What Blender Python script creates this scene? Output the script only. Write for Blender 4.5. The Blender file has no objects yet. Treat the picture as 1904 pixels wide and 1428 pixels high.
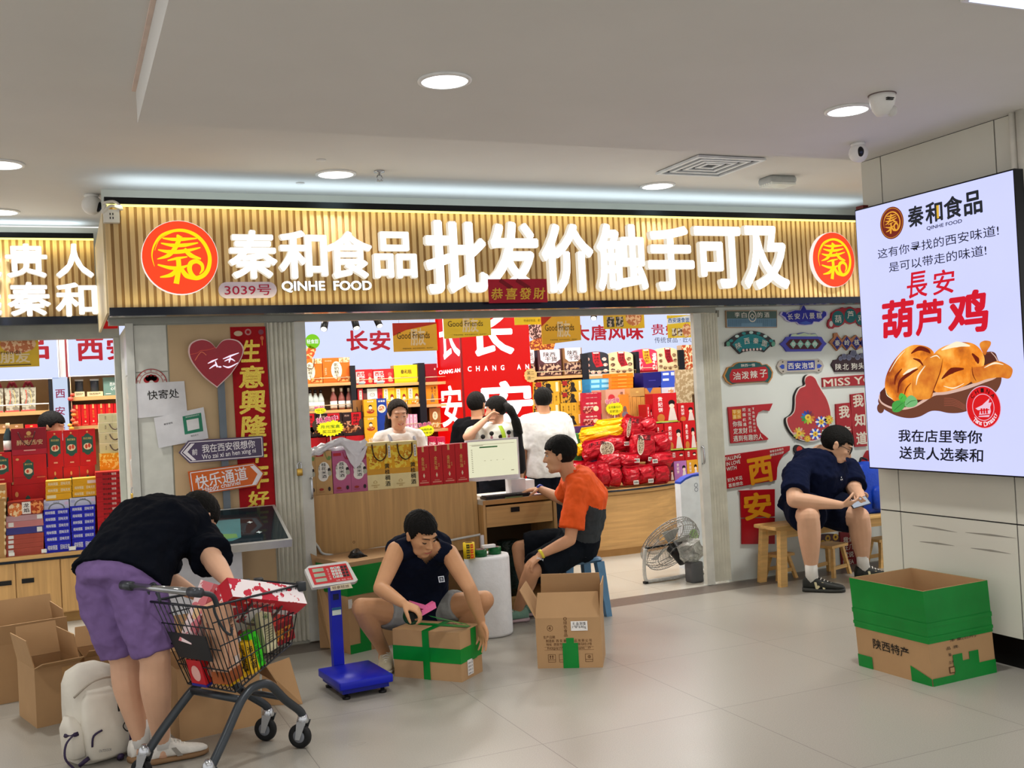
import bpy, bmesh, math, random
from mathutils import Vector as V, Matrix, noise
R_ = random.Random(7)
SC = bpy.context.scene
COL = SC.collection
# ---------------------------------------------------------------- camera
F_, CX, CY, H = 1939.0, 952.0, 714.0, 1.65        # focal length and centre in pixels of 1904x1428, eye height
_x = V((5440-CX, 219, -F_)).normalized()
_y = V((117-CX, -64, -F_)); _y = (_y - _x*(_x @ _y)).normalized()
_z = _x.cross(_y)
RW = Matrix((_x, _y, _z))                        # camera to world
EYE = V((0, 0, H))
cam = bpy.data.cameras.new('camera'); cam.sensor_width = 36; cam.lens = F_/1904*36
cam.clip_start = 0.05; cam.clip_end = 60
camo = bpy.data.objects.new('camera', cam); COL.objects.link(camo)
camo.matrix_world = Matrix.Translation(EYE) @ RW.to_4x4()
SC.camera = camo
def ray(px, py): return RW @ V((px-CX, CY-py, -F_))
def P(px, py, Y):                                 # point on the plane y = Y
    d = ray(px, py); return EYE + d*(Y/d.y)
def PX(px, py, X):
    d = ray(px, py); return EYE + d*(X/d.x)
def PZ(px, py, z=0.0):
    d = ray(px, py); return EYE + d*((z-H)/d.z)
# ---------------------------------------------------------------- world, exposure, lamps
w = bpy.data.worlds.new('world'); SC.world = w; w.use_nodes = True
w.node_tree.nodes['Background'].inputs[0].default_value = (1.0, 0.98, 0.96, 1)
w.node_tree.nodes['Background'].inputs[1].default_value = 0.95
SC.view_settings.view_transform = 'Standard'
SC.view_settings.look = 'None'
SC.view_settings.exposure = 0.25
SC.view_settings.gamma = 1.0
SC.view_settings.use_curve_mapping = False
SC.cycles.max_bounces = 6; SC.cycles.diffuse_bounces = 3; SC.cycles.glossy_bounces = 3
SC.cycles.transparent_max_bounces = 12; SC.cycles.transmission_bounces = 4
SC.cycles.caustics_reflective = False; SC.cycles.caustics_refractive = False
SC.cycles.sample_clamp_indirect = 4
def lamp(name, loc, power, size, col=(1, 1, 1), sy=None, rot=(0, 0, 0), spread=math.pi):
    l = bpy.data.lights.new(name, 'AREA'); l.energy = power; l.color = col; l.spread = spread
    if sy: l.shape = 'RECTANGLE'; l.size = size; l.size_y = sy
    else: l.shape = 'DISK'; l.size = size
    o = bpy.data.objects.new(name, l); o.location = loc; o.rotation_euler = rot; COL.objects.link(o); return o
ZD, ZC = 3.0, 3.16                                # dropped ceiling, upper ceiling
DOWNLIGHTS = [(1.55, 4.14, ZD), (3.71, 4.13, ZD), (1.713, 6.70, ZC), (4.17, 6.71, ZC), (-0.35, 8.30, ZC), (-0.27, 6.76, ZC)]
HALL_AND_FILL_LIGHTS = [(-0.8, 4.14, ZC), (-0.6, 1.4, ZC), (1.55, 1.4, ZD), (3.71, 1.4, ZD), (0.4, -1.4, ZD), (2.6, -1.4, ZD), (5.95, 5.9, ZC)]  # last entry: unseen fill added behind the pillar to brighten the right wall
for i, q in enumerate(DOWNLIGHTS): lamp('downlight_lamp', (q[0], q[1], q[2]-0.03), 3 if i in (2, 3) else 10, 0.18, (1, .97, .92), spread=math.radians(105))
for q in HALL_AND_FILL_LIGHTS: lamp('hall_and_fill_lamp', (q[0], q[1], q[2]-0.03), 12 if q[0] < 5.5 else 26, 0.3, (1, .97, .92), spread=math.pi if q[0] < 5.5 else math.radians(130))
for x in (1.9, 3.3, 4.7, 6.1):                    # the shops' own ceiling lamps
    for y in (8.3, 9.7): lamp('shop_lamp', (x, y, 2.76), 22, 0.5, (1, .95, .88))
for x, y in ((-0.9, 9.6), (0.1, 9.6), (-0.3, 10.3)): lamp('neighbour_shop_lamp', (x, y, 2.76), 22, 0.5, (1, .95, .88))
lamp('fascia_strip_lamp', (3.4, 6.78, 2.935), 3.6, 6.1, (1, .9, .5), 0.03, (math.radians(28), 0, 0))
lamp('fascia_low_strip_lamp', (3.4, 6.79, 2.335), 2.2, 6.1, (1, .88, .45), 0.03, (math.radians(152), 0, 0))
lamp('neighbour_strip_lamp', (-0.9, 8.53, 2.99), 2.6, 2.4, (1, .88, .4), 0.03, (math.radians(28), 0, 0))
lamp('ceiling_fill_lamp', (3.4, 7.12, 3.01), 9, 6.1, (.74, .9, 1), 0.25, (math.pi, 0, 0))      # added upward fill that brightens the ceiling above the fascia
lamp('neighbour_ceiling_fill_lamp', (-.9, 8.75, 3.07), 3, 2.2, (.74, .9, 1), 0.12, (math.pi, 0, 0))  # added fill, brightens the ceiling above the neighbour's fascia
# ---------------------------------------------------------------- materials
def lin(c):
    if isinstance(c, str): c = tuple(int(c[i:i+2], 16) for i in (0, 2, 4))
    return tuple((x/255/12.92 if x/255 <= .04045 else ((x/255+.055)/1.055)**2.4) for x in c[:3]) + (1,)
MATS = {}
def mat(name, rgb, rough=.5, metal=0, var=.08, scale=9, bump=0, emit=0, kind=None, rgb2=None, alpha=1, spec=.28, coat=0, trans=0):
    if name in MATS: return MATS[name]
    m = bpy.data.materials.new(name); m.use_nodes = True; MATS[name] = m
    nt = m.node_tree; N = nt.nodes; L = nt.links; b = N['Principled BSDF']
    b.inputs['Roughness'].default_value = rough; b.inputs['Metallic'].default_value = metal
    b.inputs['Specular IOR Level'].default_value = spec; b.inputs['Coat Weight'].default_value = coat
    b.inputs['Alpha'].default_value = alpha; b.inputs['Transmission Weight'].default_value = trans
    c = lin(rgb)
    tc = N.new('ShaderNodeTexCoord'); nz = N.new('ShaderNodeTexNoise'); mp = N.new('ShaderNodeMapping')
    L.new(tc.outputs['Object'], mp.inputs[0]); L.new(mp.outputs[0], nz.inputs[0])
    nz.inputs['Scale'].default_value = scale; nz.inputs['Detail'].default_value = 4
    rp = N.new('ShaderNodeValToRGB'); L.new(nz.outputs[0], rp.inputs[0])
    c2 = lin(rgb2) if rgb2 else tuple(min(1, x*(1+var)) for x in c[:3]) + (1,)
    c1 = c if rgb2 else tuple(x*(1-var) for x in c[:3]) + (1,)
    rp.color_ramp.elements[0].color = c1; rp.color_ramp.elements[1].color = c2
    rp.color_ramp.elements[0].position = .3; rp.color_ramp.elements[1].position = .7
    out = rp.outputs[0]
    if kind == 'wood_v': mp.inputs['Scale'].default_value = (14, 14, .7); nz.inputs['Scale'].default_value = 2.2; nz.inputs['Distortion'].default_value = .6
    if kind == 'wood_h': mp.inputs['Scale'].default_value = (.7, 6, 14); nz.inputs['Scale'].default_value = 2.2; nz.inputs['Distortion'].default_value = .6
    if kind == 'speck': nz.inputs['Scale'].default_value = 160; nz.inputs['Detail'].default_value = 2
    if kind == 'blotch': nz.inputs['Scale'].default_value = scale; rp.color_ramp.interpolation = 'CONSTANT'; rp.color_ramp.elements[1].position = .52; rp.color_ramp.elements[0].position = 0
    if kind == 'roast':
        rp.color_ramp.elements.new(.5).color = lin('e8841c'); rp.color_ramp.elements[0].color = lin('8a2c08'); rp.color_ramp.elements[2].color = lin('ffc35a'); rp.color_ramp.elements[0].position = .3
    L.new(out, b.inputs['Base Color'])
    if emit:
        L.new(out, b.inputs['Emission Color']); b.inputs['Emission Strength'].default_value = emit
        b.inputs['Base Color'].default_value = (0, 0, 0, 1); L.remove(b.inputs['Base Color'].links[0])
    if bump:
        bp = N.new('ShaderNodeBump'); bp.inputs['Strength'].default_value = bump; bp.inputs['Distance'].default_value = .01
        n2 = N.new('ShaderNodeTexNoise'); n2.inputs['Scale'].default_value = scale*2; L.new(mp.outputs[0], n2.inputs[0])
        L.new(n2.outputs[0], bp.inputs['Height']); L.new(bp.outputs[0], b.inputs['Normal'])
    return m
def C(rgb, rough=.55, **k):                       # plain coloured material by hex
    return mat('paint_%s_%d%s' % (rgb, rough*100, ''.join(str(v) for v in k.values())), rgb, rough, **k)
def G(rgb, e=1.0): return mat('glow_%s_%d' % (rgb, e*100), rgb, .5, var=.01, emit=e*.86 if e < 1.2 else e, spec=.15)
def floor_mat(name, rgb, tile, joint, rough=.3):
    m = bpy.data.materials.new(name); m.use_nodes = True; N = m.node_tree.nodes; L = m.node_tree.links; b = N['Principled BSDF']
    tc = N.new('ShaderNodeTexCoord'); nz = N.new('ShaderNodeTexNoise'); nz.inputs['Scale'].default_value = 190; nz.inputs['Detail'].default_value = 3
    n2 = N.new('ShaderNodeTexNoise'); n2.inputs['Scale'].default_value = 1.3
    br = N.new('ShaderNodeTexBrick'); br.offset = 0; br.inputs['Scale'].default_value = 1; br.inputs['Mortar Size'].default_value = .0022
    br.inputs['Brick Width'].default_value = tile; br.inputs['Row Height'].default_value = tile
    c = lin(rgb)
    br.inputs['Color1'].default_value = c; br.inputs['Color2'].default_value = tuple(x*.96 for x in c[:3])+(1,); br.inputs['Mortar'].default_value = lin(joint)
    for t in (nz, n2, br): L.new(tc.outputs['Object'], t.inputs[0])
    r = N.new('ShaderNodeMapRange'); r.inputs[1].default_value = .3; r.inputs[2].default_value = .7; r.inputs[3].default_value = .84; r.inputs[4].default_value = 1.1
    L.new(nz.outputs[0], r.inputs[0])
    mx = N.new('ShaderNodeMix'); mx.data_type = 'RGBA'; mx.blend_type = 'MULTIPLY'; mx.inputs[0].default_value = 1
    L.new(br.outputs[0], mx.inputs[6]); L.new(r.outputs[0], mx.inputs[7]); L.new(mx.outputs[2], b.inputs['Base Color'])
    r2 = N.new('ShaderNodeMapRange'); r2.inputs[3].default_value = rough-.07; r2.inputs[4].default_value = rough+.1
    L.new(n2.outputs[0], r2.inputs[0]); L.new(r2.outputs[0], b.inputs['Roughness'])
    return m
WHITE = C('e9e9e6'); BLACK = C('141416', .4); CARD = mat('cardboard', 'b59067', .8, var=.05, scale=5)
CARDIN = mat('cardboard_inside', 'a5835c', .85, var=.06, scale=5); CARDED = mat('cardboard_edge', 'd4b184', .9)
GREEN = mat('green_tape', '0c8432', .25, var=.12, scale=4, bump=.15); RED = C('c4151f', .35); DRED = C('9e0f1c', .4)
YEL = C('f5c11e', .4); GOLD = C('e0b03c', .35, metal=.3); NAVY = C('11163a', .4); INK = C('1a1714', .6)
WOODV = mat('oak_upright', 'c79d66', .45, var=.14, kind='wood_v'); WOODH = mat('oak_level', 'c79d66', .45, var=.14, kind='wood_h')
PINE = mat('pine_wood', 'd9ae6c', .5, var=.16, kind='wood_h'); STEEL = C('b9bcc0', .25, metal=.9); DGREY = mat('dark_grey_metal', '4a4d52', .35, metal=.5)
LITWHITE = G('ffffff', 1.9); LITBLUE = G('d3dcfb', 1.05)
# ---------------------------------------------------------------- mesh building
def vlerp(a, b, t): return a + (b-a)*t
def spline(pts, n=8, closed=False):
    pts = [V(p) for p in pts]; out = []; k = len(pts)
    rng = range(k if closed else k-1)
    for i in rng:
        g = (lambda j: pts[j % k]) if closed else (lambda j: pts[max(0, min(k-1, j))])
        a, b, c, d = g(i-1), g(i), g(i+1), g(i+2)
        for s in range(n):
            t = s/n; out.append(.5*((2*b)+(c-a)*t+(2*a-5*b+4*c-d)*t*t+(3*b-a-3*c+d)*t**3))
    if not closed: out.append(pts[-1])
    return out
class Fr:                                         # a flat frame: u right, v up, n towards the viewer
    def __init__(s, o, u=(1, 0, 0), v=(0, 0, 1)):
        s.o, s.u, s.v = V(o), V(u).normalized(), V(v).normalized(); s.n = s.u.cross(s.v)
    def __call__(s, x, y, d=0): return s.o + s.u*x + s.v*y + s.n*d
def FY(Y): return Fr((0, Y, 0))                   # faces the camera side, coordinates (X, Z)
TCACHE = {}
def glyphs(s, bold=0, ext=0, res=3):
    k = (s, bold, ext, res)
    if k not in TCACHE:
        c = bpy.data.curves.new('t', 'FONT'); c.body = s; c.offset = bold; c.extrude = ext; c.resolution_u = res
        c.align_x = 'LEFT'
        o = bpy.data.objects.new('t', c); COL.objects.link(o)
        me = bpy.data.meshes.new_from_object(o.evaluated_get(bpy.context.evaluated_depsgraph_get()))
        vs = [v.co.copy() for v in me.vertices]; fs = [tuple(p.vertices) for p in me.polygons]
        bpy.data.objects.remove(o); bpy.data.curves.remove(c); bpy.data.meshes.remove(me)
        if not vs: vs = [V((0, 0, 0))]
        x0 = min(v.x for v in vs); x1 = max(v.x for v in vs); y0 = min(v.y for v in vs); y1 = max(v.y for v in vs)
        TCACHE[k] = (vs, fs, x0, x1, y0, y1)
    return TCACHE[k]
class MB:
    def __init__(s): s.v = []; s.f = []; s.m = []; s.s = []; s.mats = []
    def add(s, vs, fs, m, smooth=False):
        k = len(s.v); s.v += [V(v) for v in vs]
        if m not in s.mats: s.mats.append(m)
        i = s.mats.index(m)
        for f in fs: s.f.append(tuple(a+k for a in f)); s.m.append(i); s.s.append(smooth)
        return s
    def box(s, a, b, m):
        x0, y0, z0 = a; x1, y1, z1 = b
        return s.add([(x0, y0, z0), (x1, y0, z0), (x1, y1, z0), (x0, y1, z0), (x0, y0, z1), (x1, y0, z1), (x1, y1, z1), (x0, y1, z1)],
              [(0, 3, 2, 1), (4, 5, 6, 7), (0, 1, 5, 4), (1, 2, 6, 5), (2, 3, 7, 6), (3, 0, 4, 7)], m)
    def hexa(s, p, m):                            # 8 points, bottom ring then top ring
        return s.add(p, [(0, 3, 2, 1), (4, 5, 6, 7), (0, 1, 5, 4), (1, 2, 6, 5), (2, 3, 7, 6), (3, 0, 4, 7)], m)
    def rbox(s, a, b, r, m, seg=3):               # rounded in plan and softened top and bottom
        x0, y0, z0 = a; x1, y1, z1 = b; rings = []
        for z, q in ((z0, .5), (z0+r*.5, 0), (z1-r*.5, 0), (z1, .5)):
            rr = r; i = r*q*.6; ring = []
            for cx, cy, a0 in ((x1-rr, y1-rr, 0), (x0+rr, y1-rr, 90), (x0+rr, y0+rr, 180), (x1-rr, y0+rr, 270)):
                for k in range(seg+1):
                    t = math.radians(a0+90*k/seg); ring.append(V((cx+(rr-i)*math.cos(t), cy+(rr-i)*math.sin(t), z)))
            rings.append(ring)
        return s.loft(rings, m, smooth=True)
    def loft(s, rings, m, smooth=True, caps=True, closed=False):
        n = len(rings[0]); vs = [p for r in rings for p in r]; fs = []
        K = len(rings)
        for i in range(K if closed else K-1):
            for j in range(n):
                a = i*n+j; b = i*n+(j+1) % n; c = ((i+1) % K)*n+(j+1) % n; d = ((i+1) % K)*n+j
                fs.append((a, b, c, d))
        if caps and not closed: fs.append(tuple(reversed(range(n)))); fs.append(tuple((K-1)*n+j for j in range(n)))
        return s.add(vs, fs, m, smooth)
    def tube(s, pts, r, m, n=8, closed=False, caps=True, flat=1):
        pts = [V(p) for p in pts]; K = len(pts); rings = []; up = None
        for i, p in enumerate(pts):
            a = pts[i-1] if (i or closed) else p; b = pts[(i+1) % K] if (i < K-1 or closed) else p
            t = (b-a)
            t = t.normalized() if t.length > 1e-9 else V((0, 0, 1))
            if up is None:
                up = V((0, 0, 1)) if abs(t.z) < .9 else V((1, 0, 0))
            x = t.cross(up)
            if x.length < 1e-6: x = t.orthogonal()
            x.normalize(); y = x.cross(t).normalized(); up = y
            rr = r[i] if isinstance(r, (list, tuple)) else r
            rings.append([p + x*(rr*math.cos(2*math.pi*k/n)) + y*(rr*flat*math.sin(2*math.pi*k/n)) for k in range(n)])
        return s.loft(rings, m, True, caps, closed)
    def lathe(s, prof, m, c=(0, 0, 0), n=20, ax=None, smooth=True):   # prof: (radius, height) along ax
        c = V(c); az = V(ax or (0, 0, 1)).normalized(); ax_ = az.orthogonal().normalized(); ay = az.cross(ax_)
        rings = [[c + az*h + (ax_*math.cos(2*math.pi*k/n) + ay*math.sin(2*math.pi*k/n))*r for k in range(n)] for r, h in prof]
        return s.loft(rings, m, smooth)
    def ell(s, c, r, m, axes=None, n=16, k=10):   # ellipsoid
        c = V(c); A = axes or (V((1, 0, 0)), V((0, 1, 0)), V((0, 0, 1))); rings = []
        for i in range(k+1):
            t = math.pi*(i/k); t = max(.02, min(math.pi-.02, t))
            rings.append([c + A[2]*(-r[2]*math.cos(t)) + A[0]*(r[0]*math.sin(t)*math.cos(2*math.pi*j/n)) + A[1]*(r[1]*math.sin(t)*math.sin(2*math.pi*j/n)) for j in range(n)])
        return s.loft(rings, m, True)
    def poly(s, fr, pts, m, d=0.001):
        return s.add([fr(p[0], p[1], d) for p in pts], [tuple(range(len(pts)))], m)
    def prism(s, fr, pts, d0, d1, m, side=None):
        n = len(pts); a = [fr(p[0], p[1], d0) for p in pts]; b = [fr(p[0], p[1], d1) for p in pts]
        ar = sum(pts[i][0]*pts[(i+1) % n][1]-pts[(i+1) % n][0]*pts[i][1] for i in range(n))
        q = [(i, (i+1) % n, n+(i+1) % n, n+i) for i in range(n)]
        top = tuple(range(n, 2*n)); bot = tuple(reversed(range(n)))
        if (ar < 0) != (d1 < d0): q = [tuple(reversed(f)) for f in q]; top = top[::-1]; bot = bot[::-1]
        s.add(a+b, [top, bot], m); s.add(a+b, q, side or m); return s
    def rect(s, fr, x0, y0, x1, y1, m, d=0.001): return s.poly(fr, [(x0, y0), (x1, y0), (x1, y1), (x0, y1)], m, d)
    def disc(s, fr, x, y, rx, m, d=0.001, ry=None, n=24):
        ry = ry or rx; return s.poly(fr, [(x+rx*math.cos(2*math.pi*k/n), y+ry*math.sin(2*math.pi*k/n)) for k in range(n)], m, d)
    def ringd(s, fr, x, y, r0, r1, m, d=0.001, n=32, ry=1):
        vs = []; fs = []
        for k in range(n):
            a = 2*math.pi*k/n; vs += [fr(x+r0*math.cos(a), y+r0*ry*math.sin(a), d), fr(x+r1*math.cos(a), y+r1*ry*math.sin(a), d)]
            j = (k+1) % n; fs.append((2*k, 2*k+1, 2*j+1, 2*j))
        return s.add(vs, fs, m)
    def stroke(s, fr, pts, ws, m, d=0.001, n=6):  # a brush stroke of changing width
        q = spline([(p[0], p[1], 0) for p in pts], n); K = len(q); L = []; Rr = []
        if not isinstance(ws, (list, tuple)): ws = [ws]*len(pts)
        for i, p in enumerate(q):
            t = (q[min(K-1, i+1)]-q[max(0, i-1)]); t = t.normalized() if t.length > 1e-9 else V((1, 0, 0))
            f = i/(K-1)*(len(ws)-1); a = int(min(f, len(ws)-2)) if len(ws) > 1 else 0
            wd = (ws[a]+(ws[min(a+1, len(ws)-1)]-ws[a])*(f-a))/2
            nx, ny = -t.y, t.x; L.append(fr(p.x+nx*wd, p.y+ny*wd, d)); Rr.append(fr(p.x-nx*wd, p.y-ny*wd, d))
        return s.add(L+Rr, [(K+i, K+i+1, i+1, i) for i in range(K-1)], m)
    def text(s, fr, t, x, y, w, h, m, d=0.0015, bold=0, ext=0, rot=0, shear=0, res=3):
        big = bold > .012                         # heavy lettering: the glyph drawn again around itself
        vs, fs, x0, x1, y0, y1 = glyphs(t, 0 if big else bold, 1.0 if ext else 0, res)
        k = bold if big else 0
        n = 0 if not k else 8 if k > .024 else 4
        sh = [(0, 0)] + [(k*math.cos(2*math.pi*(i+.5)/n), k*math.sin(2*math.pi*(i+.5)/n)) for i in range(n)]
        sx = (w/(x1-x0+2*k)) if (w and x1 > x0) else None; sy = (h/(y1-y0+2*k)) if (h and y1 > y0) else None
        sx = sx or sy; sy = sy or sx
        ca, sa = math.cos(rot), math.sin(rot); mx, my = (x0+x1)/2, (y0+y1)/2
        for i, (ex, ey) in enumerate(sh):
            out = []
            for v in vs:
                a = (v.x-mx+ex)*sx; b = (v.y-my+ey)*sy; a += b*shear
                out.append(fr(x+a*ca-b*sa, y+a*sa+b*ca, d+i*.00004+((v.z+1)*ext/2 if ext else 0)))
            s.add(out, fs, m)
        return s
    def vtext(s, fr, t, x, y, w, h, m, d=0.0015, bold=0):   # a column of characters, (x, y) its middle
        n = len(t); c = h/n
        for i, ch in enumerate(t): s.text(fr, ch, x, y+h/2-c*(i+.5), w, c*.86, m, d, bold, res=2)
        return s
    def mesh(s, name, org):
        me = bpy.data.meshes.new(name); me.from_pydata([v-org for v in s.v], [], s.f)
        for m in s.mats: me.materials.append(m)
        me.polygons.foreach_set('material_index', s.m); me.polygons.foreach_set('use_smooth', s.s); me.update(); return me
    def build(s, name, parent=None, org=None):
        if parent is not None: org = ORG[parent]
        elif org is None:
            xs = [v.x for v in s.v]; ys = [v.y for v in s.v]; zs = [v.z for v in s.v]
            org = V(((min(xs)+max(xs))/2, (min(ys)+max(ys))/2, min(zs)))
        org = V(org); o = bpy.data.objects.new(name, s.mesh(name, org)); COL.objects.link(o)
        if parent is not None: o.parent = parent
        else: o.location = org
        ORG[o] = org; return o
ORG = {}
def tag(o, label, cat=None, group=None, kind=None):
    o['label'] = label
    if cat: o['category'] = cat
    if group: o['group'] = group
    if kind: o['kind'] = kind
    return o
def thing(name, label, cat, loc=(0, 0, 0), group=None):
    o = bpy.data.objects.new(name, None); COL.objects.link(o); o.location = loc; o.empty_display_size = .1; ORG[o] = V(loc)
    return tag(o, label, cat, group)
KIDS = {}
def copy_tree(o, loc, rz=None, label=None, group=None):
    def cp(a, par):
        c = a.copy(); COL.objects.link(c)
        if par is not None: c.parent = par
        for ch in a.children: cp(ch, c)
        return c
    c = cp(o, None); c.location = loc
    if rz is not None: c.rotation_euler = (0, 0, rz)
    if label: c['label'] = label
    if group: c['group'] = group
    ORG[c] = V(loc); return c
def structure(o): o['kind'] = 'structure'; return o
def fmod(o, bevel=.004, seg=2):
    m = o.modifiers.new('b', 'BEVEL'); m.width = bevel; m.segments = seg; m.limit_method = 'ANGLE'; m.angle_limit = .6; return o
def pb(px0, py0, px1, py1, Y):                    # a picture box seen on the plane y=Y: centre X, Z, width, height
    cx, cy = (px0+px1)/2, (py0+py1)/2; a = P(cx, cy, Y)
    return a.x, a.z, P(px1, cy, Y).x-P(px0, cy, Y).x, P(cx, py0, Y).z-P(cx, py1, Y).z
WORDS = 'first second third fourth fifth sixth seventh eighth ninth tenth eleventh twelfth thirteenth fourteenth fifteenth sixteenth'.split()
# ---------------------------------------------------------------- the setting
FASY = 6.85
def slab(name, a, b, m): return structure(MB().box(a, b, m).build(name))
PLASTER = mat('ceiling_plaster', 'dedcd8', .8, var=.02, scale=2); FAC = mat('wall_panel_grey', 'c9cabe', .5, var=.03, scale=3)
FLOORM = floor_mat('granite_floor', 'a09c93', 1.0, '75716a', .3); SHOPFL = floor_mat('shop_floor_tile', 'c6c3b9', .8, 'a09c92', .2)
STRIPM = mat('dark_granite_strip', '6b625b', .35, var=.12, scale=40)
slab('floor', (-5, -4, -.1), (9, 7.0, 0), FLOORM)
slab('trim_1', (-5, 7.0, -.1), (9, 7.27, 0), STRIPM)
slab('floor_shop', (-5, 7.27, -.1), (9, 12.5, 0), SHOPFL)
slab('ceiling', (-5, -4, ZC), (9, 8.9, ZC+.1), PLASTER)
slab('ceiling_drop', (.3785, -4, ZD), (9, 5.10, ZC), PLASTER)
slab('ceiling_shop', (.45, 7.51, 2.82), (9, 12.5, 2.9), PLASTER)
slab('ceiling_neighbour', (-5, 9.0, 2.82), (.45, 12.5, 2.9), PLASTER)
structure(MB().box((.28, 6.95, 2.29), (.295, 8.55, 2.94), mat('oak_return', 'd8c49a', .5, kind='wood_v')).build('wall_return'))
structure(MB().box((.36, -4, ZC-.012), (.378, 5.10, ZC), C('dcc6b8')).build('trim_2'))
# wall of the passage right of the shop, wall left of the doorway, return wall by the neighbour shop
WALLW = mat('white_wall', 'd6dbd6', .55, var=.02, scale=3)
PANEL = mat('beige_panel', 'cdb189', .6, var=.04, scale=6)
slab('wall_right', (5.02, 7.3, 0), (9, 7.42, 2.285), WALLW)
slab('wall_left', (.44, 7.3, 0), (1.52, 8.9, 2.285), FAC)
slab('wall_back', (-5, 10.65, 0), (9, 10.75, 2.82), C('8a6f52'))
slab('wall_side', (8.2, 7.42, 0), (8.3, 10.65, 2.82), FAC)
slab('wall_far_left', (-3.2, 8.9, 0), (-3.1, 10.65, 2.82), FAC)
slab('trim_3', (.30, 7.28, 2.242), (5.02, 7.36, 2.285), mat('grey_header', '9b9d95', .5))
slab('trim_4', (-5, 8.84, 2.27), (.44, 8.95, 2.42), MATS['grey_header'])
slab('ceiling_soffit', (.30, 6.93, 2.286), (9, 7.42, 2.30), C('a5a69e'))
slab('wall_over_door', (.30, 7.42, 2.286), (9, 7.5, ZC), FAC)
slab('wall_over_neighbour', (-5, 8.95, 2.3), (.44, 9.0, ZC), FAC)
# white panels with dark joints and the beige panel on the left wall
f = FY(7.3); mb = MB()
LP = [(.452, 1.93, .655, 2.235), (.452, 1.0, .655, 1.922), (.452, .05, .655, .992)]
for a in LP: mb.prism(f, [(a[0], a[1]), (a[2], a[1]), (a[2], a[3]), (a[0], a[3])], 0, .012, C('d9dad0', .35))
structure(mb.build('wall_left_panel'))
structure(MB().prism(f, [(.665, .05), (1.305, .05), (1.305, 2.235), (.665, 2.235)], 0, .012, PANEL).build('wall_left_board'))
mb = MB(); g = Fr((.44, 0, 0), (0, -1, 0))
for z0, z1 in ((1.93, 2.235), (1.0, 1.92), (.05, .99)): mb.prism(g, [(-8.1, z0), (-7.32, z0), (-7.32, z1), (-8.1, z1)], 0, .01, C('cfd0c6', .3))
structure(mb.build('wall_left_side_panel'))
structure(MB().box((.40, 7.27, 0), (.448, 7.31, 2.25), C('cfd0c8', .4)).build('trim_5'))
# pillar
PILX = 4.7
PILM = mat('pillar_panel', 'd2d0c4', .35, var=.02, scale=2)
slab('wall_pillar', (PILX+.006, 3.9, .178), (5.9, 5.14, ZD), C('2a2a2a'))
slab('baseboard_pillar', (PILX+.06, 3.95, 0), (5.85, 5.1, .178), C('0d0d0e', .2))
g = Fr((PILX+.006, 0, 0), (0, -1, 0)); mb = MB()
ys = [5.14, PX(1670, 880, PILX).y, PX(1886, 889, PILX).y, 3.9]; zs = [.178, PX(1636, 947, PILX).z, ZD]
zs = [.178, zs[1], 1.95, ZD]
for i in range(3):
    for j in range(3):
        q = .004; mb.prism(g, [(-ys[i]+q, zs[j]+q), (-ys[i+1]-q, zs[j]+q), (-ys[i+1]-q, zs[j+1]-q), (-ys[i]+q, zs[j+1]-q)], 0, .006, PILM)
for (a, b) in (((1697, 977), (1780, 990)), ((1795, 990), (1890, 1001)), ((1710, 1007), (1775, 1015)), ((1805, 1019), (1880, 1030))):
    p, q = PX(*a, PILX), PX(*b, PILX); mb.stroke(g, [(-p.y, p.z), (-(p.y+q.y)/2, (p.z+q.z)/2+.002), (-q.y, q.z)], [.002, .012, .001], C('8f8c82', .6), .0065)
structure(mb.build('wall_pillar_cladding'))
mb = MB()
for j in range(3): mb.box((PILX+.004, 5.138, zs[j]+.003), (5.9, 5.146, zs[j+1]-.003), PILM)
for j in range(3): mb.box((PILX, 3.892, zs[j]+.003), (5.9, 3.9, zs[j+1]-.003), PILM)
structure(mb.build('wall_pillar_back'))
structure(MB().tube([(PILX-.012, 3.985, 2.2), (PILX-.012, 3.985, ZD)], .02, C('e4e0d4', .4), 12).tube([(PILX-.01, 3.93, 2.2), (PILX-.01, 3.93, ZD)], .03, C('d0ccc0', .4), 12).build('trim_6'))
# ---------------------------------------------------------------- fascia over the shop and its signs
def zx(sc, ox, oy, Y):                            # picture coordinates inside an enlarged crop -> (X, Z) on the plane y=Y
    def g(x, y):
        p = P(ox+x/sc, oy+y/sc, Y); return (p.x, p.z)
    return g
SLAT = mat('slat_oak', 'ccae7c', .5, var=.1, kind='wood_v'); SLATB = mat('slat_gap_oak', 'b08c5a', .6, var=.1, kind='wood_v')
BAND = C('0e1626', .15); BANDT = C('0b1114', .25)
def fascia(label, x0, x1, Y, z0, z1, th, bh):
    t = thing('shop_fascia', label, 'shop fascia', ((x0+x1)/2, Y, z0))
    mb = MB(); pitch = .047; n = int((x1-x0)/pitch)
    mb.box((x0, Y+.014, z0+bh), (x1, Y+.05, z1-th), SLATB)
    for i in range(n): mb.box((x0+i*pitch, Y, z0+bh), (x0+i*pitch+.029, Y+.014, z1-th), SLAT)
    mb.build('slat_panel', t)
    MB().box((x0, Y-.03, z1-th), (x1, Y+.06, z1), BANDT).build('top_band', t)
    b = MB().box((x0, Y-.03, z0), (x1, Y+.06, z0+bh), BAND)
    b.build('bottom_band', t)
    MB().box((x0, Y-.022, z1-th-.012), (x1, Y-.002, z1-th), G('fff08a', 1.6)).build('led_strip', t)
    return t
fascia('long oak slatted fascia with dark bands over the wide shop doorway', .29, 7.4, FASY, 2.26, 2.993, .042, .052)
fascia('oak slatted fascia of the neighbouring shop, set back at the left edge', -2.6, .275, 8.6, 2.362, 3.055, .04, .06)
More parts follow.
